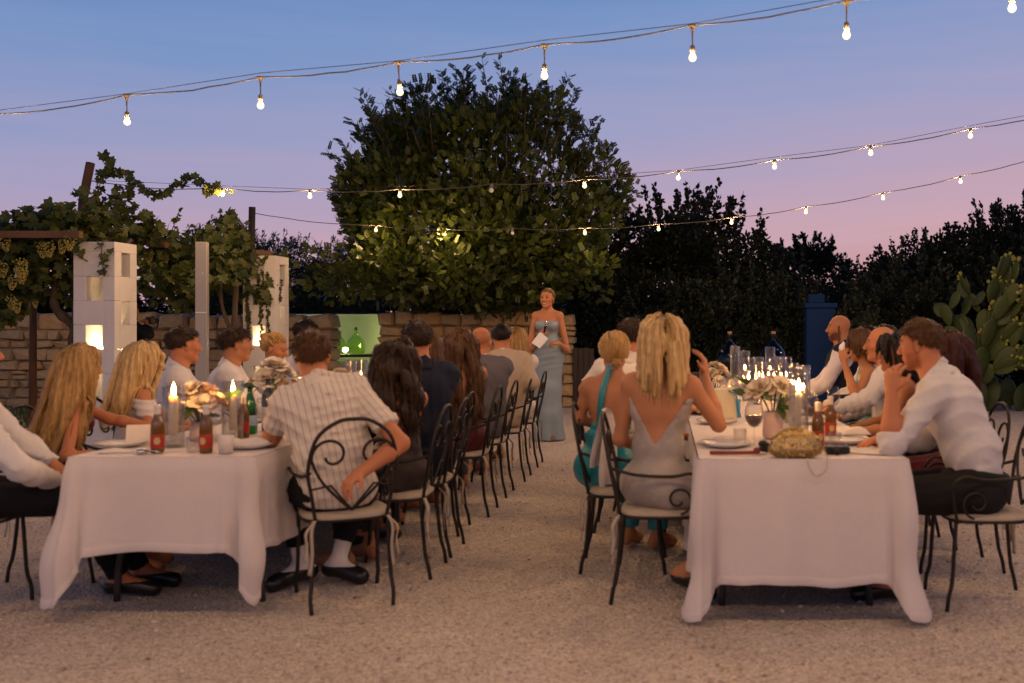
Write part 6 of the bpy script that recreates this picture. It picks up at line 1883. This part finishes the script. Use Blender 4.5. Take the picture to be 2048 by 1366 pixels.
def dress(m, top=.06, e=.007, back=None, skirt=1.75, name='dress', strap=None, amp=.003, frontup=0.0, k=.06, spread=.006, vneck=None, bodice=True):
    """top: neckline height above the chest centre; back: depth by which the back is cut lower"""
    def b(f, root, q):
        s = SDF(); torso(s, f, e)
        for a in 'LR': leg(s, f, a, e + spread, skirt, k)
        folds(s, f, amp, 24, 1)
        n = f.up if back is None else nrm(f.up * 1.0 - f.Yc * back)
        s.half(f.P2 + f.up * top * f.sc, n)
        if vneck:      # open V at the back
            dp, wd = vneck
            ap = f.P2 + f.up * (top - dp)
            def cut(p, F):
                r = p - ap; zz = r @ f.up; xx = np.abs(r @ f.Xc); yy = r @ f.Yc
                d = np.maximum(np.maximum(-(zz * wd - xx) / math.sqrt(1 + wd * wd), yy + .0), -zz)
                return np.maximum(F, -d)
            s.fn(cut)
        for a in 'LR': cut_limb(s, f.kn[a] + (f.an[a] - f.kn[a]) * (skirt - 1), f.an[a] - f.kn[a], .14)
        # keep the arms' roots clear
        mesh_obj(name, s, m, root, .0125 * q)
        for st in (strap or []):
            P = [st_(f) if callable(st_) else st_ for st_ in st[1]]
            Q = catmull(P, 6)
            # settle the strap on the skin
            body = SDF(); torso(body, f); head(body, f, False)
            for _ in range(3):
                F0 = body.at(Q); G = np.stack([body.at(Q + np.eye(3)[k_] * .005) - F0 for k_ in range(3)], 1); G /= np.linalg.norm(G, axis=1, keepdims=True) + 1e-6
                Q = Q + G * (st[2] * .35 + .002 - F0)[:, None]
            ribbon(Q, body, st[2], m, root, st[0])
    return b
def ribbon(Q, body, w, m, root, name):
    T = np.gradient(Q, axis=0); T /= np.linalg.norm(T, axis=1, keepdims=True) + 1e-9
    F0 = body.at(Q); G = np.stack([body.at(Q + np.eye(3)[k_] * .005) - F0 for k_ in range(3)], 1); G /= np.linalg.norm(G, axis=1, keepdims=True) + 1e-6
    u = np.cross(T, G); u /= np.linalg.norm(u, axis=1, keepdims=True) + 1e-9
    n = len(Q); V = np.concatenate([Q + u * w + G * .001, Q + G * .004, Q - u * w + G * .001, Q - G * .004])
    F = [(a * n + i, a * n + i + 1, ((a + 1) % 4) * n + i + 1, ((a + 1) % 4) * n + i) for a in range(4) for i in range(n - 1)]
    link(name, np_mesh(name, V, np.array(F), m), root)
# ================================================================== GUESTS
def g(x, y, face, label, chairlabel, cface=None, cx=None, cy=None, **spec):
    if chairlabel: chair(x if cx is None else cx, y if cy is None else cy, face if cface is None else cface, chairlabel)
    d = math.hypot(x, y)
    spec.setdefault('q', 1.0 if y < 5.6 else (1.15 if y < 7 else 1.4))
    return person(x, y, face, label, spec)
def P(sex, sc, head, face, twist=0, **k):      # head: world direction the face looks
    return dict(sex=sex, sc=sc, yaw=head - face, twist=twist, **k)
short = lambda m, L=.045, N=1100, sd=0, **k: dict(style='short', m=m, L=L, N=N, seed=sd, **k)
long_ = lambda m, L=.4, N=560, sd=0, **k: dict(style='long', m=m, L=L, N=N, seed=sd, **k)
bun = lambda m, sd=0, **k: dict(style='bun', hl=(.5, -.85, -.28), m=m, N=520, seed=sd, r=.0045, **k)
TAN, PALE, ROSY = (1.0, .93, .88), (1.12, 1.08, 1.05), (1.10, .92, .86)

# ---- left table, pillar side (they sit facing the aisle and turn toward the speaker)
g(-3.36, 4.74, 6, 'man in white shirt and black trousers seated at the corner beside the maroon-dress woman', 'iron chair under the white-shirted man beside the maroon-dress woman', 0,
  pose=P('m', 1.0, 35, 10, 15, lean=10, arms={'R': ((-2.96, 4.84, .60), (-2.96, 4.58, .70)), 'L': ((-3.0, 4.98, .61), None)}, legs={'R': ((-2.86, 4.84, .51), (-2.72, 4.98, .09), (-2.57, 5.0, .04)), 'L': ((-2.86, 5.02, .51), (-2.70, 5.15, .09), (-2.55, 5.17, .04))}), clothes=[shirt(C_white, 1.92, loose=.024, amp=.007), trousers(C_black), shoes(C_shoe)], hair=short(H_sandy, .025), skin=ROSY)
sr = lambda sgn: ('strap', [lambda f: f.P2 + f.up * .05 + f.Xc * .085 * sgn + f.Yc * .11, lambda f: f.P3 + f.Xc * .085 * sgn - f.up * .01, lambda f: f.P2 + f.up * .05 + f.Xc * .08 * sgn - f.Yc * .11], .011)
g(-3.24, 5.46, 15, 'woman in a maroon strap dress with very long wavy blonde hair', 'iron chair under the maroon-dress woman with long wavy hair', 0,
  pose=P('f', .87, 62, 15, 30, lean=9, arms={'R': ((-2.92, 5.42, .64), (-3.13, 5.20, .68)), 'L': ((-2.75, 5.65, .74), None)}), clothes=[dress(C_maroon, .045, back=.25, strap=[sr(1), sr(-1)])],
  hair=long_(H_sandy, .62, 576, 1, wave=.016, wf=19, dark_root=.45, vol=.022, bk=.32), skin=ROSY)
def offshoulder(m):
    def b(f, root, q):
        s = SDF(); torso(s, f, .016, 0, low=False)
        for a in 'LR': s.cone(f.S[a] + (f.E[a] - f.S[a]) * .22, f.S[a] + (f.E[a] - f.S[a]) * .48, .056 * f.sc, .052 * f.sc, .05)
        s.fn(lambda p, F: F + .0045 * np.sin((p @ f.up) * 150 + 2 * wnoise(p, 9)))
        s.half(f.P2 + f.up * .075, f.up); s.half(f.P2 - f.up * .10, -f.up)
        mesh_obj('draped_bodice', s, m, root, .010)
    return b
g(-3.20, 6.06, 15, 'woman in an ivory off-shoulder gown with straight platinum hair', 'iron chair under the woman in the ivory off-shoulder gown', 0,
  pose=P('f', .88, 58, 15, 26, lean=8, arms={'R': ((-2.82, 6.05, .74), (-3.04, 5.86, .74))}), clothes=[dress(C_offw, .03), offshoulder(C_offw)], hair=long_(H_blond, .42, 544, 2, wave=.005, wf=14, dark_root=.5, vol=.02, bk=.35), skin=TAN)
g(-3.27, 6.72, 10, 'dark-haired man in a white shirt seated next to the ivory-gown woman', 'iron chair under the dark-haired man beside the ivory gown', 0,
  pose=P('m', .99, 48, 10, 15, lean=6), clothes=[shirt(C_white), trousers(C_char)], hair=short(H_dark, .032, 1120, 3), skin=ROSY, eyes=True)
g(-3.20, 7.33, 8, 'wavy dark-haired man in a white shirt before the slim metal post', 'iron chair under the man before the slim metal post', 0,
  pose=P('m', .98, 32, 8, 10, lean=8), clothes=[shirt(C_white), trousers(C_char)], hair=short(H_dark, .045, 1120, 4), skin=TAN, eyes=True, hh=.0055)
g(-3.20, 8.06, 5, 'woman with a high bun and bare shoulders smiling in profile', 'iron chair under the bun-haired woman in profile', 0,
  pose=P('f', .94, -4, 5, 0, lean=9, pitch=14), clothes=[dress(C_offw, .02)], hair=bun(H_sandy, 5, bunp=(0, -.112, .075), bunr=.036, dark_root=.2), skin=TAN, eyes=True, hh=.0048, q=1.2, teeth=True)
g(-3.20, 8.85, 10, 'man with swept dark hair seated before the stone wall end', 'iron chair under the man with swept dark hair', 0,
  pose=P('m', 1.07, 55, 10, 12, lean=5), clothes=[shirt(C_white), trousers(C_char)], hair=short(H_black, .045, 909, 6), skin=TAN)

# ---- left table, aisle side
g(-1.65, 4.98, 128, 'man in a striped short-sleeved shirt leaning over his chair back', 'iron chair with heart-scroll back under the striped-shirt man', 117, -1.60, 4.97,
  pose=P('m', .99, 100, 128, -14, lean=17, side=-7, arms={'R': ((-1.44, 4.70, .66), (-1.30, 4.90, .78)), 'L': ((-2.06, 5.24, .80), (-1.98, 5.0, .79))},
         legs={'L': ((-1.98, 5.22, .51), (-1.90, 5.22, .10), (-2.00, 5.08, .04)), 'R': ((-1.66, 5.42, .52), (-1.74, 5.28, .10), (-1.60, 5.24, .04))}),
  clothes=[shirt(C_black, .3, e=.006, loose=.0, flap=False, amp=.001, name='undershirt'), shirt(C_stripe, .72, loose=.035, e=.014, tuck=False, stripe=True, amp=.007), trousers(C_black, .02, t1=1.74), socks(C_sock), shoes(C_shoe, .010)], hair=short(H_brown, .036, 1400, 7, hl=(.5, -.7, -.1)), skin=ROSY, hands='R', curl=45)
g(-1.50, 5.52, 150, 'woman with dark curly hair and a low-backed dress', 'iron chair under the dark curly-haired woman', 180,
  pose=P('f', .88, 112, 150, -24, lean=6), clothes=[dress(C_olive, .0, back=.9, skirt=1.8)], hair=long_(H_dark, .40, 576, 8, wave=.024, wf=34, vol=.045), skin=TAN)
g(-1.50, 6.02, 145, 'bearded man in a navy shirt with thick dark hair', 'iron chair under the bearded man in navy', 180,
  pose=P('m', 1.04, 118, 145, -20, lean=5), clothes=[shirt(C_navy), trousers(C_navy), shoes(C_shoe)], hair=short(H_dark, .032, 1260, 9), skin=ROSY, beard=(.30, .22, .2), q=1.0)
g(-1.58, 6.62, 160, 'auburn-haired woman half hidden beyond the navy-shirt man', 'iron chair half hidden beyond the navy-shirt man', 180,
  pose=P('f', .95, 135, 160, -15, lean=8), clothes=[dress(C_wine, .05)], hair=long_(H_brown, .25, 264, 10, wave=.01), skin=TAN)
g(-1.50, 7.27, 150, 'woman with long wavy brown hair in a strapless wine dress', 'iron chair under the wavy brown-haired woman in wine', 180,
  pose=P('f', .99, 112, 150, -26, lean=5), clothes=[dress(C_wine, -.03, back=.7, skirt=1.85)], hair=long_(H_brown, .60, 528, 11, wave=.02, wf=22, vol=.04), skin=TAN, q=1.2)
g(-1.50, 8.06, 140, 'balding man in a grey suit jacket', 'iron chair under the balding man in grey', 180,
  pose=P('m', .99, 84, 140, -34, lean=4), clothes=[shirt(C_white, .2, e=.005, loose=.0, flap=False, amp=.001), shirt(C_grey, 1.95, loose=.03, e=.016, collar=False, tuck=False, name='jacket'), trousers(C_grey)], skin=ROSY, stubble=(.72, .68, .66))
g(-1.47, 8.90, 140, 'dark-haired man in a beige suit jacket', 'iron chair under the man in beige', 180,
  pose=P('m', 1.03, 88, 140, -34, lean=4, arms={'R': ((-1.35, 9.0, .80), (-1.18, 8.85, .86))}), clothes=[shirt(C_white, .2, e=.005, loose=.0, flap=False, amp=.001), shirt(C_beige, 1.95, loose=.03, e=.016, collar=False, tuck=False, name='jacket'), trousers(C_beige)], hair=short(H_black, .022, 840, 13), skin=ROSY)
g(-1.47, 9.78, 140, 'woman with straight ombre blonde hair beyond the beige jacket', 'iron chair under the ombre-haired woman, last of its row', 180,
  pose=P('f', 1.0, 96, 140, -28, lean=4), clothes=[shirt(C_cream, .9, e=.01, loose=.01, collar=False, name='blouse'), dress(C_cream, -.02)], hair=long_(H_sandy, .42, 288, 14, wave=.003, dark_root=.6), skin=TAN)

# ---- right table, aisle side
g(.0, 5.05, 52, 'woman in an open-backed silver gown with blonde hair and raised arm', 'iron chair under the silver-gown woman, seen side on', 0, -.02, 5.04,
  pose=P('f', 1.08, 92, 52, 28, lean=4, hs=1.0, arms={'R': ((.21, 5.30, 1.10), (.27, 5.02, .86), ((-.02, -.02, 1), (-1, .2, 0), 35)), 'L': ((.02, 5.42, .68), (-.23, 5.08, .78))},
         legs={'R': ((.42, 4.98, .50), (.10, 4.92, .14), (.22, 4.88, .05)), 'L': ((.36, 5.30, .52), (.22, 5.2, .14), (.33, 5.25, .05))}),
  clothes=[dress(C_silver, .055, e=.008, vneck=(.24, .62), skirt=1.35), shoes(C_shoe, .004)], hair=long_(H_blond, .30, 608, 15, wave=.006, wf=16, dark_root=.6, vol=.036), skin=TAN, hands='R')
halter = lambda m: ('halter_strap', [lambda f: f.P3 + f.up * .055 - f.Yc * .05 - f.Xc * .01, lambda f: f.P3 - f.up * .01 - f.Yc * .07 - f.Xc * .03, lambda f: f.P2 + f.up * .02 - f.Yc * .13 - f.Xc * .05, lambda f: f.P1 + f.up * .06 - f.Yc * .12 - f.Xc * .07, lambda f: f.P1 - f.Yc * .12 - f.Xc * .08], .020)
def neckband(m):
    def b(f, root, q):
        s = SDF(); s.cone(f.P3 + f.up * .03, f.P3 + f.up * .062, .052 * f.sc, .049 * f.sc, .01); mesh_obj('neck_band', s, m, root, .008)
        s = SDF(); c = f.P1 + f.up * .01 - f.Yc * .12 - f.Xc * .075
        s.ell(c + f.Xc * .02, (.035, .014, .022), f.MC @ ry3(.5), .01).ell(c - f.Xc * .025, (.035, .014, .022), f.MC @ ry3(-.5), .01).ell(c - f.up * .04, (.013, .012, .045), f.MC, .01); mesh_obj('bow', s, m, root, .008)
    return b
g(-.29, 5.78, 62, 'woman in a backless teal halter dress with a low blonde bun', 'iron chair with a napkin over its back under the teal halter woman', 0, -.22, 5.64,
  pose=P('f', .98, 94, 62, 22, lean=5, arms={'L': ((-.12, 6.1, .68), (-.50, 5.80, .82)), 'R': ((.12, 5.95, .70), None)}), clothes=[dress(C_teal, -.09, e=.008, back=.35, skirt=1.9, k=.13, spread=.02, strap=[halter(C_teal)]), neckband(C_teal)],
  hair=bun(H_sandy, 16, bunp=(.01, -.108, -.062), bunr=.030, dark_root=.45), skin=TAN)
g(-.22, 6.72, 55, 'dark-haired man in a pale short-sleeved shirt beyond the teal halter woman', 'iron chair under the man in the pale short-sleeved shirt', 0,
  pose=P('m', 1.06, 76, 55, 22, lean=4, arms={'L': ((-.30, 6.98, .86), (-.54, 6.74, .93)), 'R': ((.2, 6.95, .78), None)}), clothes=[shirt(C_cream, .85, loose=.03), trousers(C_char)], hair=short(H_dark, .04, 1120, 17), skin=ROSY)
g(-.13, 7.50, 50, 'blonde woman mostly hidden beyond the silver-gown woman', 'iron chair hidden beyond the pale short-sleeved shirt', 0,
  pose=P('f', .98, 90, 50, 25, lean=4), clothes=[dress(C_offw, .03)], hair=long_(H_blond, .36, 288, 18, wave=.004), skin=TAN)
g(-.14, 8.30, 50, 'man with tousled dark hair last in the aisle-side row of the right table', 'iron chair last in the aisle-side row of the right table', 0,
  pose=P('m', 1.06, 92, 50, 25, lean=4), clothes=[shirt(C_white), trousers(C_char)], hair=short(H_dark, .045, 840, 19), skin=TAN)

# ---- right table, cactus side
g(1.49, 4.93, 168, 'brown-haired man in a white shirt leaning on his elbow at the table corner', 'iron chair pushed out behind the leaning white-shirted man', 180, 1.56, 4.93,
  pose=P('m', 1.10, 146, 168, -16, lean=24, neck_f=.04, pitch=6, arms={'L': ((1.08, 4.74, 1.04), (1.07, 4.70, .800), ((.06, .12, 1), (.6, .8, -.05), 40)), 'R': ((1.09, 4.98, .785), None, ((-.9, -.35, -.05), (0, 0, -1), 25))}),
  clothes=[shirt(C_white, 1.9, loose=.016, sl={'L': 1.22}, amp=.0055), trousers(C_char, .02), shoes(C_shoe)], hair=short(H_brown, .030, 1500, 20), skin=ROSY, beard=(.62, .52, .48), hands='LR', eyes=True, hh=.005)
g(1.62, 5.66, 170, 'woman with long auburn hair hidden behind the leaning man', 'iron chair under the auburn-haired woman', 180,
  pose=P('f', .97, 120, 170, -25, lean=6), clothes=[dress(C_wine, .05)], hair=long_(H_red, .5, 368, 21, wave=.012, vol=.045), skin=TAN)
g(1.52, 6.22, 175, 'woman with black hair and bare shoulders peeking past the leaning man', 'iron chair under the black-haired bare-shouldered woman', 180,
  pose=P('f', .97, 165, 175, -8, lean=13), clothes=[dress(C_black, .02)], hair=long_(H_black, .20, 344, 22, wave=.004, vol=.03), skin=(.9, .82, .75))
g(1.56, 6.96, 172, 'bald man in a crumpled white jacket smiling in profile', 'iron chair under the bald man in white', 180,
  pose=P('m', 1.0, 166, 172, -6, lean=9, arms={'L': ((1.16, 6.86, .79), (1.36, 6.72, .86))}), clothes=[shirt(C_white, 1.9, loose=.035, e=.014, amp=.009, name='jacket', tuck=False), trousers(C_char)], skin=ROSY, eyes=True, hh=.0045, q=1.1)
g(1.53, 7.56, 172, 'woman in a teal halter dress holding a tissue to her nose', 'iron chair under the teal-dress woman with the tissue', 180,
  pose=P('f', .99, 174, 172, -4, lean=8, pitch=4, arms={'L': ((1.335, 7.44, 1.10), (1.40, 7.28, .83), ((-.05, .12, 1), (.35, .9, .1), 55))}), clothes=[dress(C_teal, .03, e=.008, back=.4), neckband(C_teal),
  dress(C_teal, .11, e=.005, skirt=1.02, name='halter_front', back=1.6)], hair=long_(H_brown, .16, 368, 24, wave=.006, vol=.02, hl=(.42, -.6, -.05)), skin=TAN, eyes=True, hands='L', hh=.0045, q=1.1)
g(1.68, 8.22, 170, 'brown-haired man beyond the teal-dress woman with the tissue', 'iron chair beyond the teal-dress woman with the tissue', 180,
  pose=P('m', .99, 150, 170, -10, lean=5), clothes=[shirt(C_white), trousers(C_char)], hair=short(H_dark, .05, 840, 25), skin=TAN)
g(1.92, 8.80, 165, 'dark-haired woman seated a little back beyond the bald jacketed man', 'iron chair set back beyond the bald jacketed man', 180,
  pose=P('f', 1.02, 140, 165, -10, lean=3), clothes=[dress(C_black, .05)], hair=long_(H_dark, .25, 264, 26, wave=.01), skin=TAN)
g(1.63, 9.42, 174, 'bald bearded man in white shirt and dark waistcoat watching upright', 'iron chair under the bald bearded man', 180,
  pose=P('m', 1.15, 174, 174, -4, lean=2), clothes=[shirt(C_lilac, 1.9), shirt(C_navy, .05, e=.016, loose=.018, collar=False, name='waistcoat', hem=-.02), trousers(C_navy)], skin=TAN, beard=(.22, .16, .14), eyes=True, hh=.0045, q=1.2)

# ---- the speaking woman
SPX, SPY = -1.40, 11.9
def gown2(m):
    def b(f, root, q):
        s = SDF(); torso(s, f, .012)
        w = np.array((0, 1.0, 0))
        s.cone(f.P0, (0, .01, .62), .196, .160, .05, flat=(w, .80)); s.cone((0, .01, .62), (0, .0, .30), .160, .163, .05, flat=(w, .88)); s.cone((0, .0, .30), (.0, -.02, .02), .160, .200, .05, flat=(w, .95))
        def fold(p, F):
            a = np.arctan2(p[..., 0], -p[..., 1] + 1e-6); z = p[..., 2]
            lowk = np.clip((.85 - z) / .85, 0, 1)
            return F + .011 * lowk * np.sin(a * 7 + 1.5 * np.sin(z * 4)) + .0022 * np.clip((z - .8) / .1, 0, 1) * np.clip((1.2 - z) / .05, 0, 1) * np.sin(z * 95 + p[..., 0] * 22 + 2 * wnoise(p, 8))
        s.fn(fold); s.half(f.P2 + f.up * .045, nrm(f.up)); s.half((0, 0, .012), (0, 0, -1))
        mesh_obj('gown', s, m, root, .0085)
    return b
fs, bs, rs = person(SPX, SPY, -97, 'woman in a strapless dusty blue satin gown standing to speak', dict(
    pose=dict(sex='f', sc=1.0, stand=1.035, lean=1, yaw=-8, pitch=-2, hs=.98, arms={'R': ((-1.475, 11.69, 1.245), (-1.625, 11.82, 1.06), ((.55, -.25, .65), (.5, .55, -.3), 62)), 'L': ((-1.235, 11.66, 1.16), (-1.165, 11.86, 1.08), ((-.9, -.15, .15), (.1, .5, -.8), 40))}),
    clothes=[gown2(C_blue), shoes(C_tan, .004)], hair=dict(style='bun', m=H_dirty, hl=(.52, -.85, -.28), N=520, seed=30, r=.0036, vol=.006, bunp=(0, -.118, -.03), bunr=.028, dark_root=.1), skin=(1.05, .96, .90), eyes=True, teeth=True, hh=.0036, hands='LR', q=.8, brow=(.45, .36, .3), brow_w=.0026))
for sg in (-1, 1):
    MB().lathe([(.001, -.009), (.007, -.006), (.008, 0), (.006, .007), (.001, .01)], 8).build('earring', M_brass, rs, loc=headp(fs, (.082 * sg, -.002, -.05)))
mc = empty('microphone', (-1.402, 11.645, 1.345), 0, 'silver-headed microphone held by the speaking woman', 'microphone')
mc.rotation_euler = (R(22), R(16), 0)
MB().lathe([(.001, -.10), (.011, -.10), (.012, -.02), (.016, .02), (.019, .035)], 12).build('handle', M_black, mc)
MB().lathe([(.019, .035), (.023, .045), (.026, .062), (.021, .082), (.001, .09)], 12).build('grille', M_silver, mc)
MB().lathe([(.0235, .040), (.0245, .044), (.0235, .048)], 12).build('collar_ring', M_foil, mc)
cd_ = empty('note_cards', (-1.462, 11.60, 1.20), 0, 'white folded note cards held below the microphone', 'card')
M_paper = mat('white_paper', (.80, .78, .76), .8, .03)
for k in range(2):
    o = MB().box((0, 0, 0), (.115, .002, .15)).build('card', M_paper, cd_, False); o.location = (.01 * k, .004 * k, 0); o.rotation_euler = (R(-12), R(35 + 5 * k), R(-6))

# ---- the photographer at the pillar, in black
fp, bp_, rp = person(-7.12, 13.0, 60, 'person in black half hidden behind the lit block pillar, holding a camera', dict(
    pose=dict(sex='m', sc=1.0, stand=.90, lean=14, yaw=10, arms={'R': ((-6.86, 13.16, 1.42), (-6.66, 12.86, 1.26)), 'L': ((-6.9, 13.3, 1.42), None)}),
    clothes=[shirt(C_black, 1.9), trousers(C_black), shoes(C_shoe)], hair=short(H_dark, .04, 700, 31), q=1.5))
c = empty('photo_camera', (-6.84, 13.22, 1.44), R(-30), 'black camera in the hands of the person behind the pillar', 'camera')
V, F = bevel_box((.14, .06, .10), .01); MB().add(V, F).build('body', M_black, c, False)
MB().lathe([(.03, 0), (.034, .02), (.034, .08), (.001, .082)], 14).build('lens', M_black, c, loc=(0, .03, 0), rot=(R(-90), 0, 0))

# ---- napkin hung over the chair back, tissue in the hand
def hung():
    ny, nz = 9, 12
    V = []
    for side, yo in ((-1, -.028), (1, .02)):
        for k in range(nz):
            t = k / (nz - 1); z = .90 - (.40 if side < 0 else .30) * t
            for j in range(ny):
                u = j / (ny - 1) - .5
                w = .05 + .10 * t ** .7
                V.append((u * 2 * w * .8 + .012 * math.sin(t * 5), side * (.010 + .02 * t) + .014 * math.sin(u * 12 + t * 3) * t, z + (.0 if k else .012 * math.cos(u * 3))))
    F = [(o + k * ny + j, o + k * ny + j + 1, o + (k + 1) * ny + j + 1, o + (k + 1) * ny + j) for o in (0, ny * nz) for k in range(nz - 1) for j in range(ny - 1)]
    F += [(j, j + 1, ny * nz + j + 1, ny * nz + j) for j in range(ny - 1)]
    o = link('napkin', np_mesh('napkin', np.array(V), np.array(F), M_napkin), loc=(-.32, 5.42, .0), rot=(0, R(0), R(64)))
    tag(o, 'white napkin hung over a chair back between the teal halter and silver gown women', 'napkin')
hung()
t_ = SDF(); t_.ell((0, 0, 0), (.022, .016, .03), None, .01).ell((.012, .0, .025), (.012, .01, .022), None, .01)
V, F = t_.mesh(.005); o = link('tissue', np_mesh('tissue', V, F, M_paper), loc=(1.325, 7.46, 1.20)); tag(o, 'crumpled white tissue pressed to the nose of the teal-dress woman', 'tissue')
# ================================================================== FESTOON LIGHTS
M_bulb = emit('bulb_glow', (1.0, .80, .42), 2.6)
L_bulb = bpy.data.lights.new('bulb_light', 'POINT')      # the light the glowing globes give off
L_bulb.energy = 28.5; L_bulb.color = (1.0, .575, .245); L_bulb.shadow_soft_size = .0262; L_bulb.use_soft_falloff = False
M_bulb_off = mat('bulb_frosted', (.62, .60, .56), .25, .03, 5, spec=.6)
M_cable = mat('festoon_cable', (.10, .09, .085), .6, .1, 20)
M_socket = mat('bulb_socket', (.13, .105, .08), .6, .1, 20)
_gl = MB().lathe([(.0012, -.0745), (.0075, -.0732), (.0145, -.0692), (.0205, -.0622), (.0238, -.0535), (.0236, -.0445), (.0205, -.0355), (.0165, -.029), (.0142, -.024), (.0138, -.016)], 18)
BULB_ON, BULB_OFF = _gl.mesh('globe', M_bulb), _gl.mesh('globe', M_bulb_off)
SOCK = MB().lathe([(.001, .03), (.013, .028), (.0165, .02), (.0165, -.020), (.0138, -.023)], 10).mesh('socket', M_socket)
TEE = MB().lathe([(.004, 0), (.007, .05), (.013, .075), (.03, .085), (.03, .095), (.001, .1)], 8).mesh('cable_tee', M_socket)
def festoon(name, label, bulbs, left, right, drop, bl, grp, twin=True):
    """bulbs: list of (point of the bulb's glow centre, lit)"""
    root = empty(name, left, 0, label, 'light string')
    o = Vector(left)
    pts = [Vector(left)] + [p + Vector((0, 0, .085 + drop)) for p, _ in bulbs] + [Vector(right)]
    Q = []
    rr = random.Random(len(label))
    for a, b in zip(pts[:-1], pts[1:]):
        L = (b - a).length
        for k in range(8):
            t = k / 8
            Q.append(a.lerp(b, t) - Vector((0, 0, 4 * t * (1 - t) * .026 * L * rr.uniform(.8, 1.1))))
    Q.append(pts[-1])
    MB().tube([q - o for q in Q], .0055, 5).build('cable', M_cable, root)
    if twin:   # the straighter carrying wire
        W = []
        n = len(pts) - 1
        for i, p in enumerate(pts):
            W.append(p + Vector((0, .012, .012 + (.02 if i % 2 else 0))))
        MB().tube([q - o for q in W], .0025, 4).build('carrying_wire', M_iron, root)
    for i, (p, lit) in enumerate(bulbs):
        b = empty('light_bulb', p + Vector((0, 0, .06)), rr.uniform(0, 6), bl if lit else bl.replace('glowing', 'unlit'), 'bulb', grp)
        link('globe', BULB_ON if lit else BULB_OFF, b, scale=(1, 1, 1))
        link('socket', SOCK, b)
        if lit:
            lo = bpy.data.objects.new('bulb_light', L_bulb); COL.objects.link(lo); lo.parent = b; lo.location = (0, 0, -.050)
        if drop > .04:
            MB().tube([(0, 0, .025), (0, 0, drop - .02)], .0045, 5).build('drop_cord', M_cable, b)
            link('cable_tee', TEE, b, loc=(0, 0, drop - .07))
        b.rotation_euler = (rr.uniform(-.06, .06), rr.uniform(-.06, .06), 0)
def dl(x, x0, d0, x1, d1):      # distances vary linearly in 1/d along a straight wire
    t = (x - x0) / (x1 - x0); return 1 / ((1 - t) / d0 + t / d1)
px1 = [(-9, 283), (254, 247), (521, 214), (799, 187), (1089, 155), (1385, 119), (1693, 74), (2024, 20), (2370, -45), (2740, -125)]
festoon('festoon_string', 'festoon cable of drop-cord bulbs strung nearest over the dining tables', [(at(x, y, dl(x, 0, 8.0, 2048, 5.75)), True) for x, y in px1],
        at(-300, 255, 8.7), at(3100, -300, 4.9), .135, 'glowing round bulb hanging on a drop cord from the nearest festoon', 'drop-cord bulbs of the nearest festoon')
px2 = [(445, 391, 1), (620, 395, 1), (800, 393, 1), (983, 383, 0), (1169, 374, 1), (1357, 358, 1), (1549, 336, 1), (1741, 309, 1), (1941, 274, 1), (2150, 232, 1), (2370, 185, 1)]
festoon('festoon_string', 'festoon cable running from the leaning pergola pole across the big tree', [(at(x, y, dl(x, 300, 12.0, 2048, 10.0)), bool(l)) for x, y, l in px2],
        at(184, 362, 12.1), at(2700, 100, 9.4), .0, 'glowing round bulb on the middle festoon above the guests', 'bulbs of the middle festoon')
px3 = [(752, 462, 1), (889, 470, 1), (1025, 468, 0), (1170, 468, 1), (1317, 460, 1), (1463, 447, 1), (1612, 426, 1), (1766, 398, 1), (1921, 365, 1), (2085, 325, 1)]
festoon('festoon_string', 'farthest festoon cable dipping in front of the big tree', [(at(x, y, dl(x, 500, 15.1, 2048, 12.7)), bool(l)) for x, y, l in px3],
        Vector((-5.93, 14.3, 3.0)), at(2500, 230, 12.0), .0, 'glowing round bulb on the farthest festoon before the big tree', 'bulbs of the farthest festoon', False)
# two festoons added out of view to cast warm light on the tables
for j, (y, z, n) in enumerate([(3.2, 3.3, 11), (-.8, 3.2, 11)]):
    festoon('festoon_string', ['festoon cable overhead just before the near table ends', 'festoon cable of the row behind the near table ends'][j],
            [(Vector((-6 + 1.05 * k, y, z - .03 * (k % 3))), True) for k in range(n)], (-7.2, y, z + .3), (6.2, y, z + .35), .135,
            'glowing drop-cord bulb overhead at the near table ends' if j == 0 else 'glowing drop-cord bulb of the row behind the near table ends', 'added bulbs overhead near the table ends' if j == 0 else 'added bulbs well behind the near table ends')

# bulbs added under the vine pergola to light the grapes and the old wall
festoon('festoon_string', 'short festoon cable tucked under the vine pergola before the old wall', [(Vector((-11.2, 14.2, 2.25)), True), (Vector((-10.2, 14.1, 2.2)), True), (Vector((-9.2, 14.0, 2.18)), True)],
        (-12, 14.2, 2.45), (-8.3, 13.7, 2.42), .0, 'glowing bulb under the vine pergola before the old wall', 'added bulbs under the pergola', False)
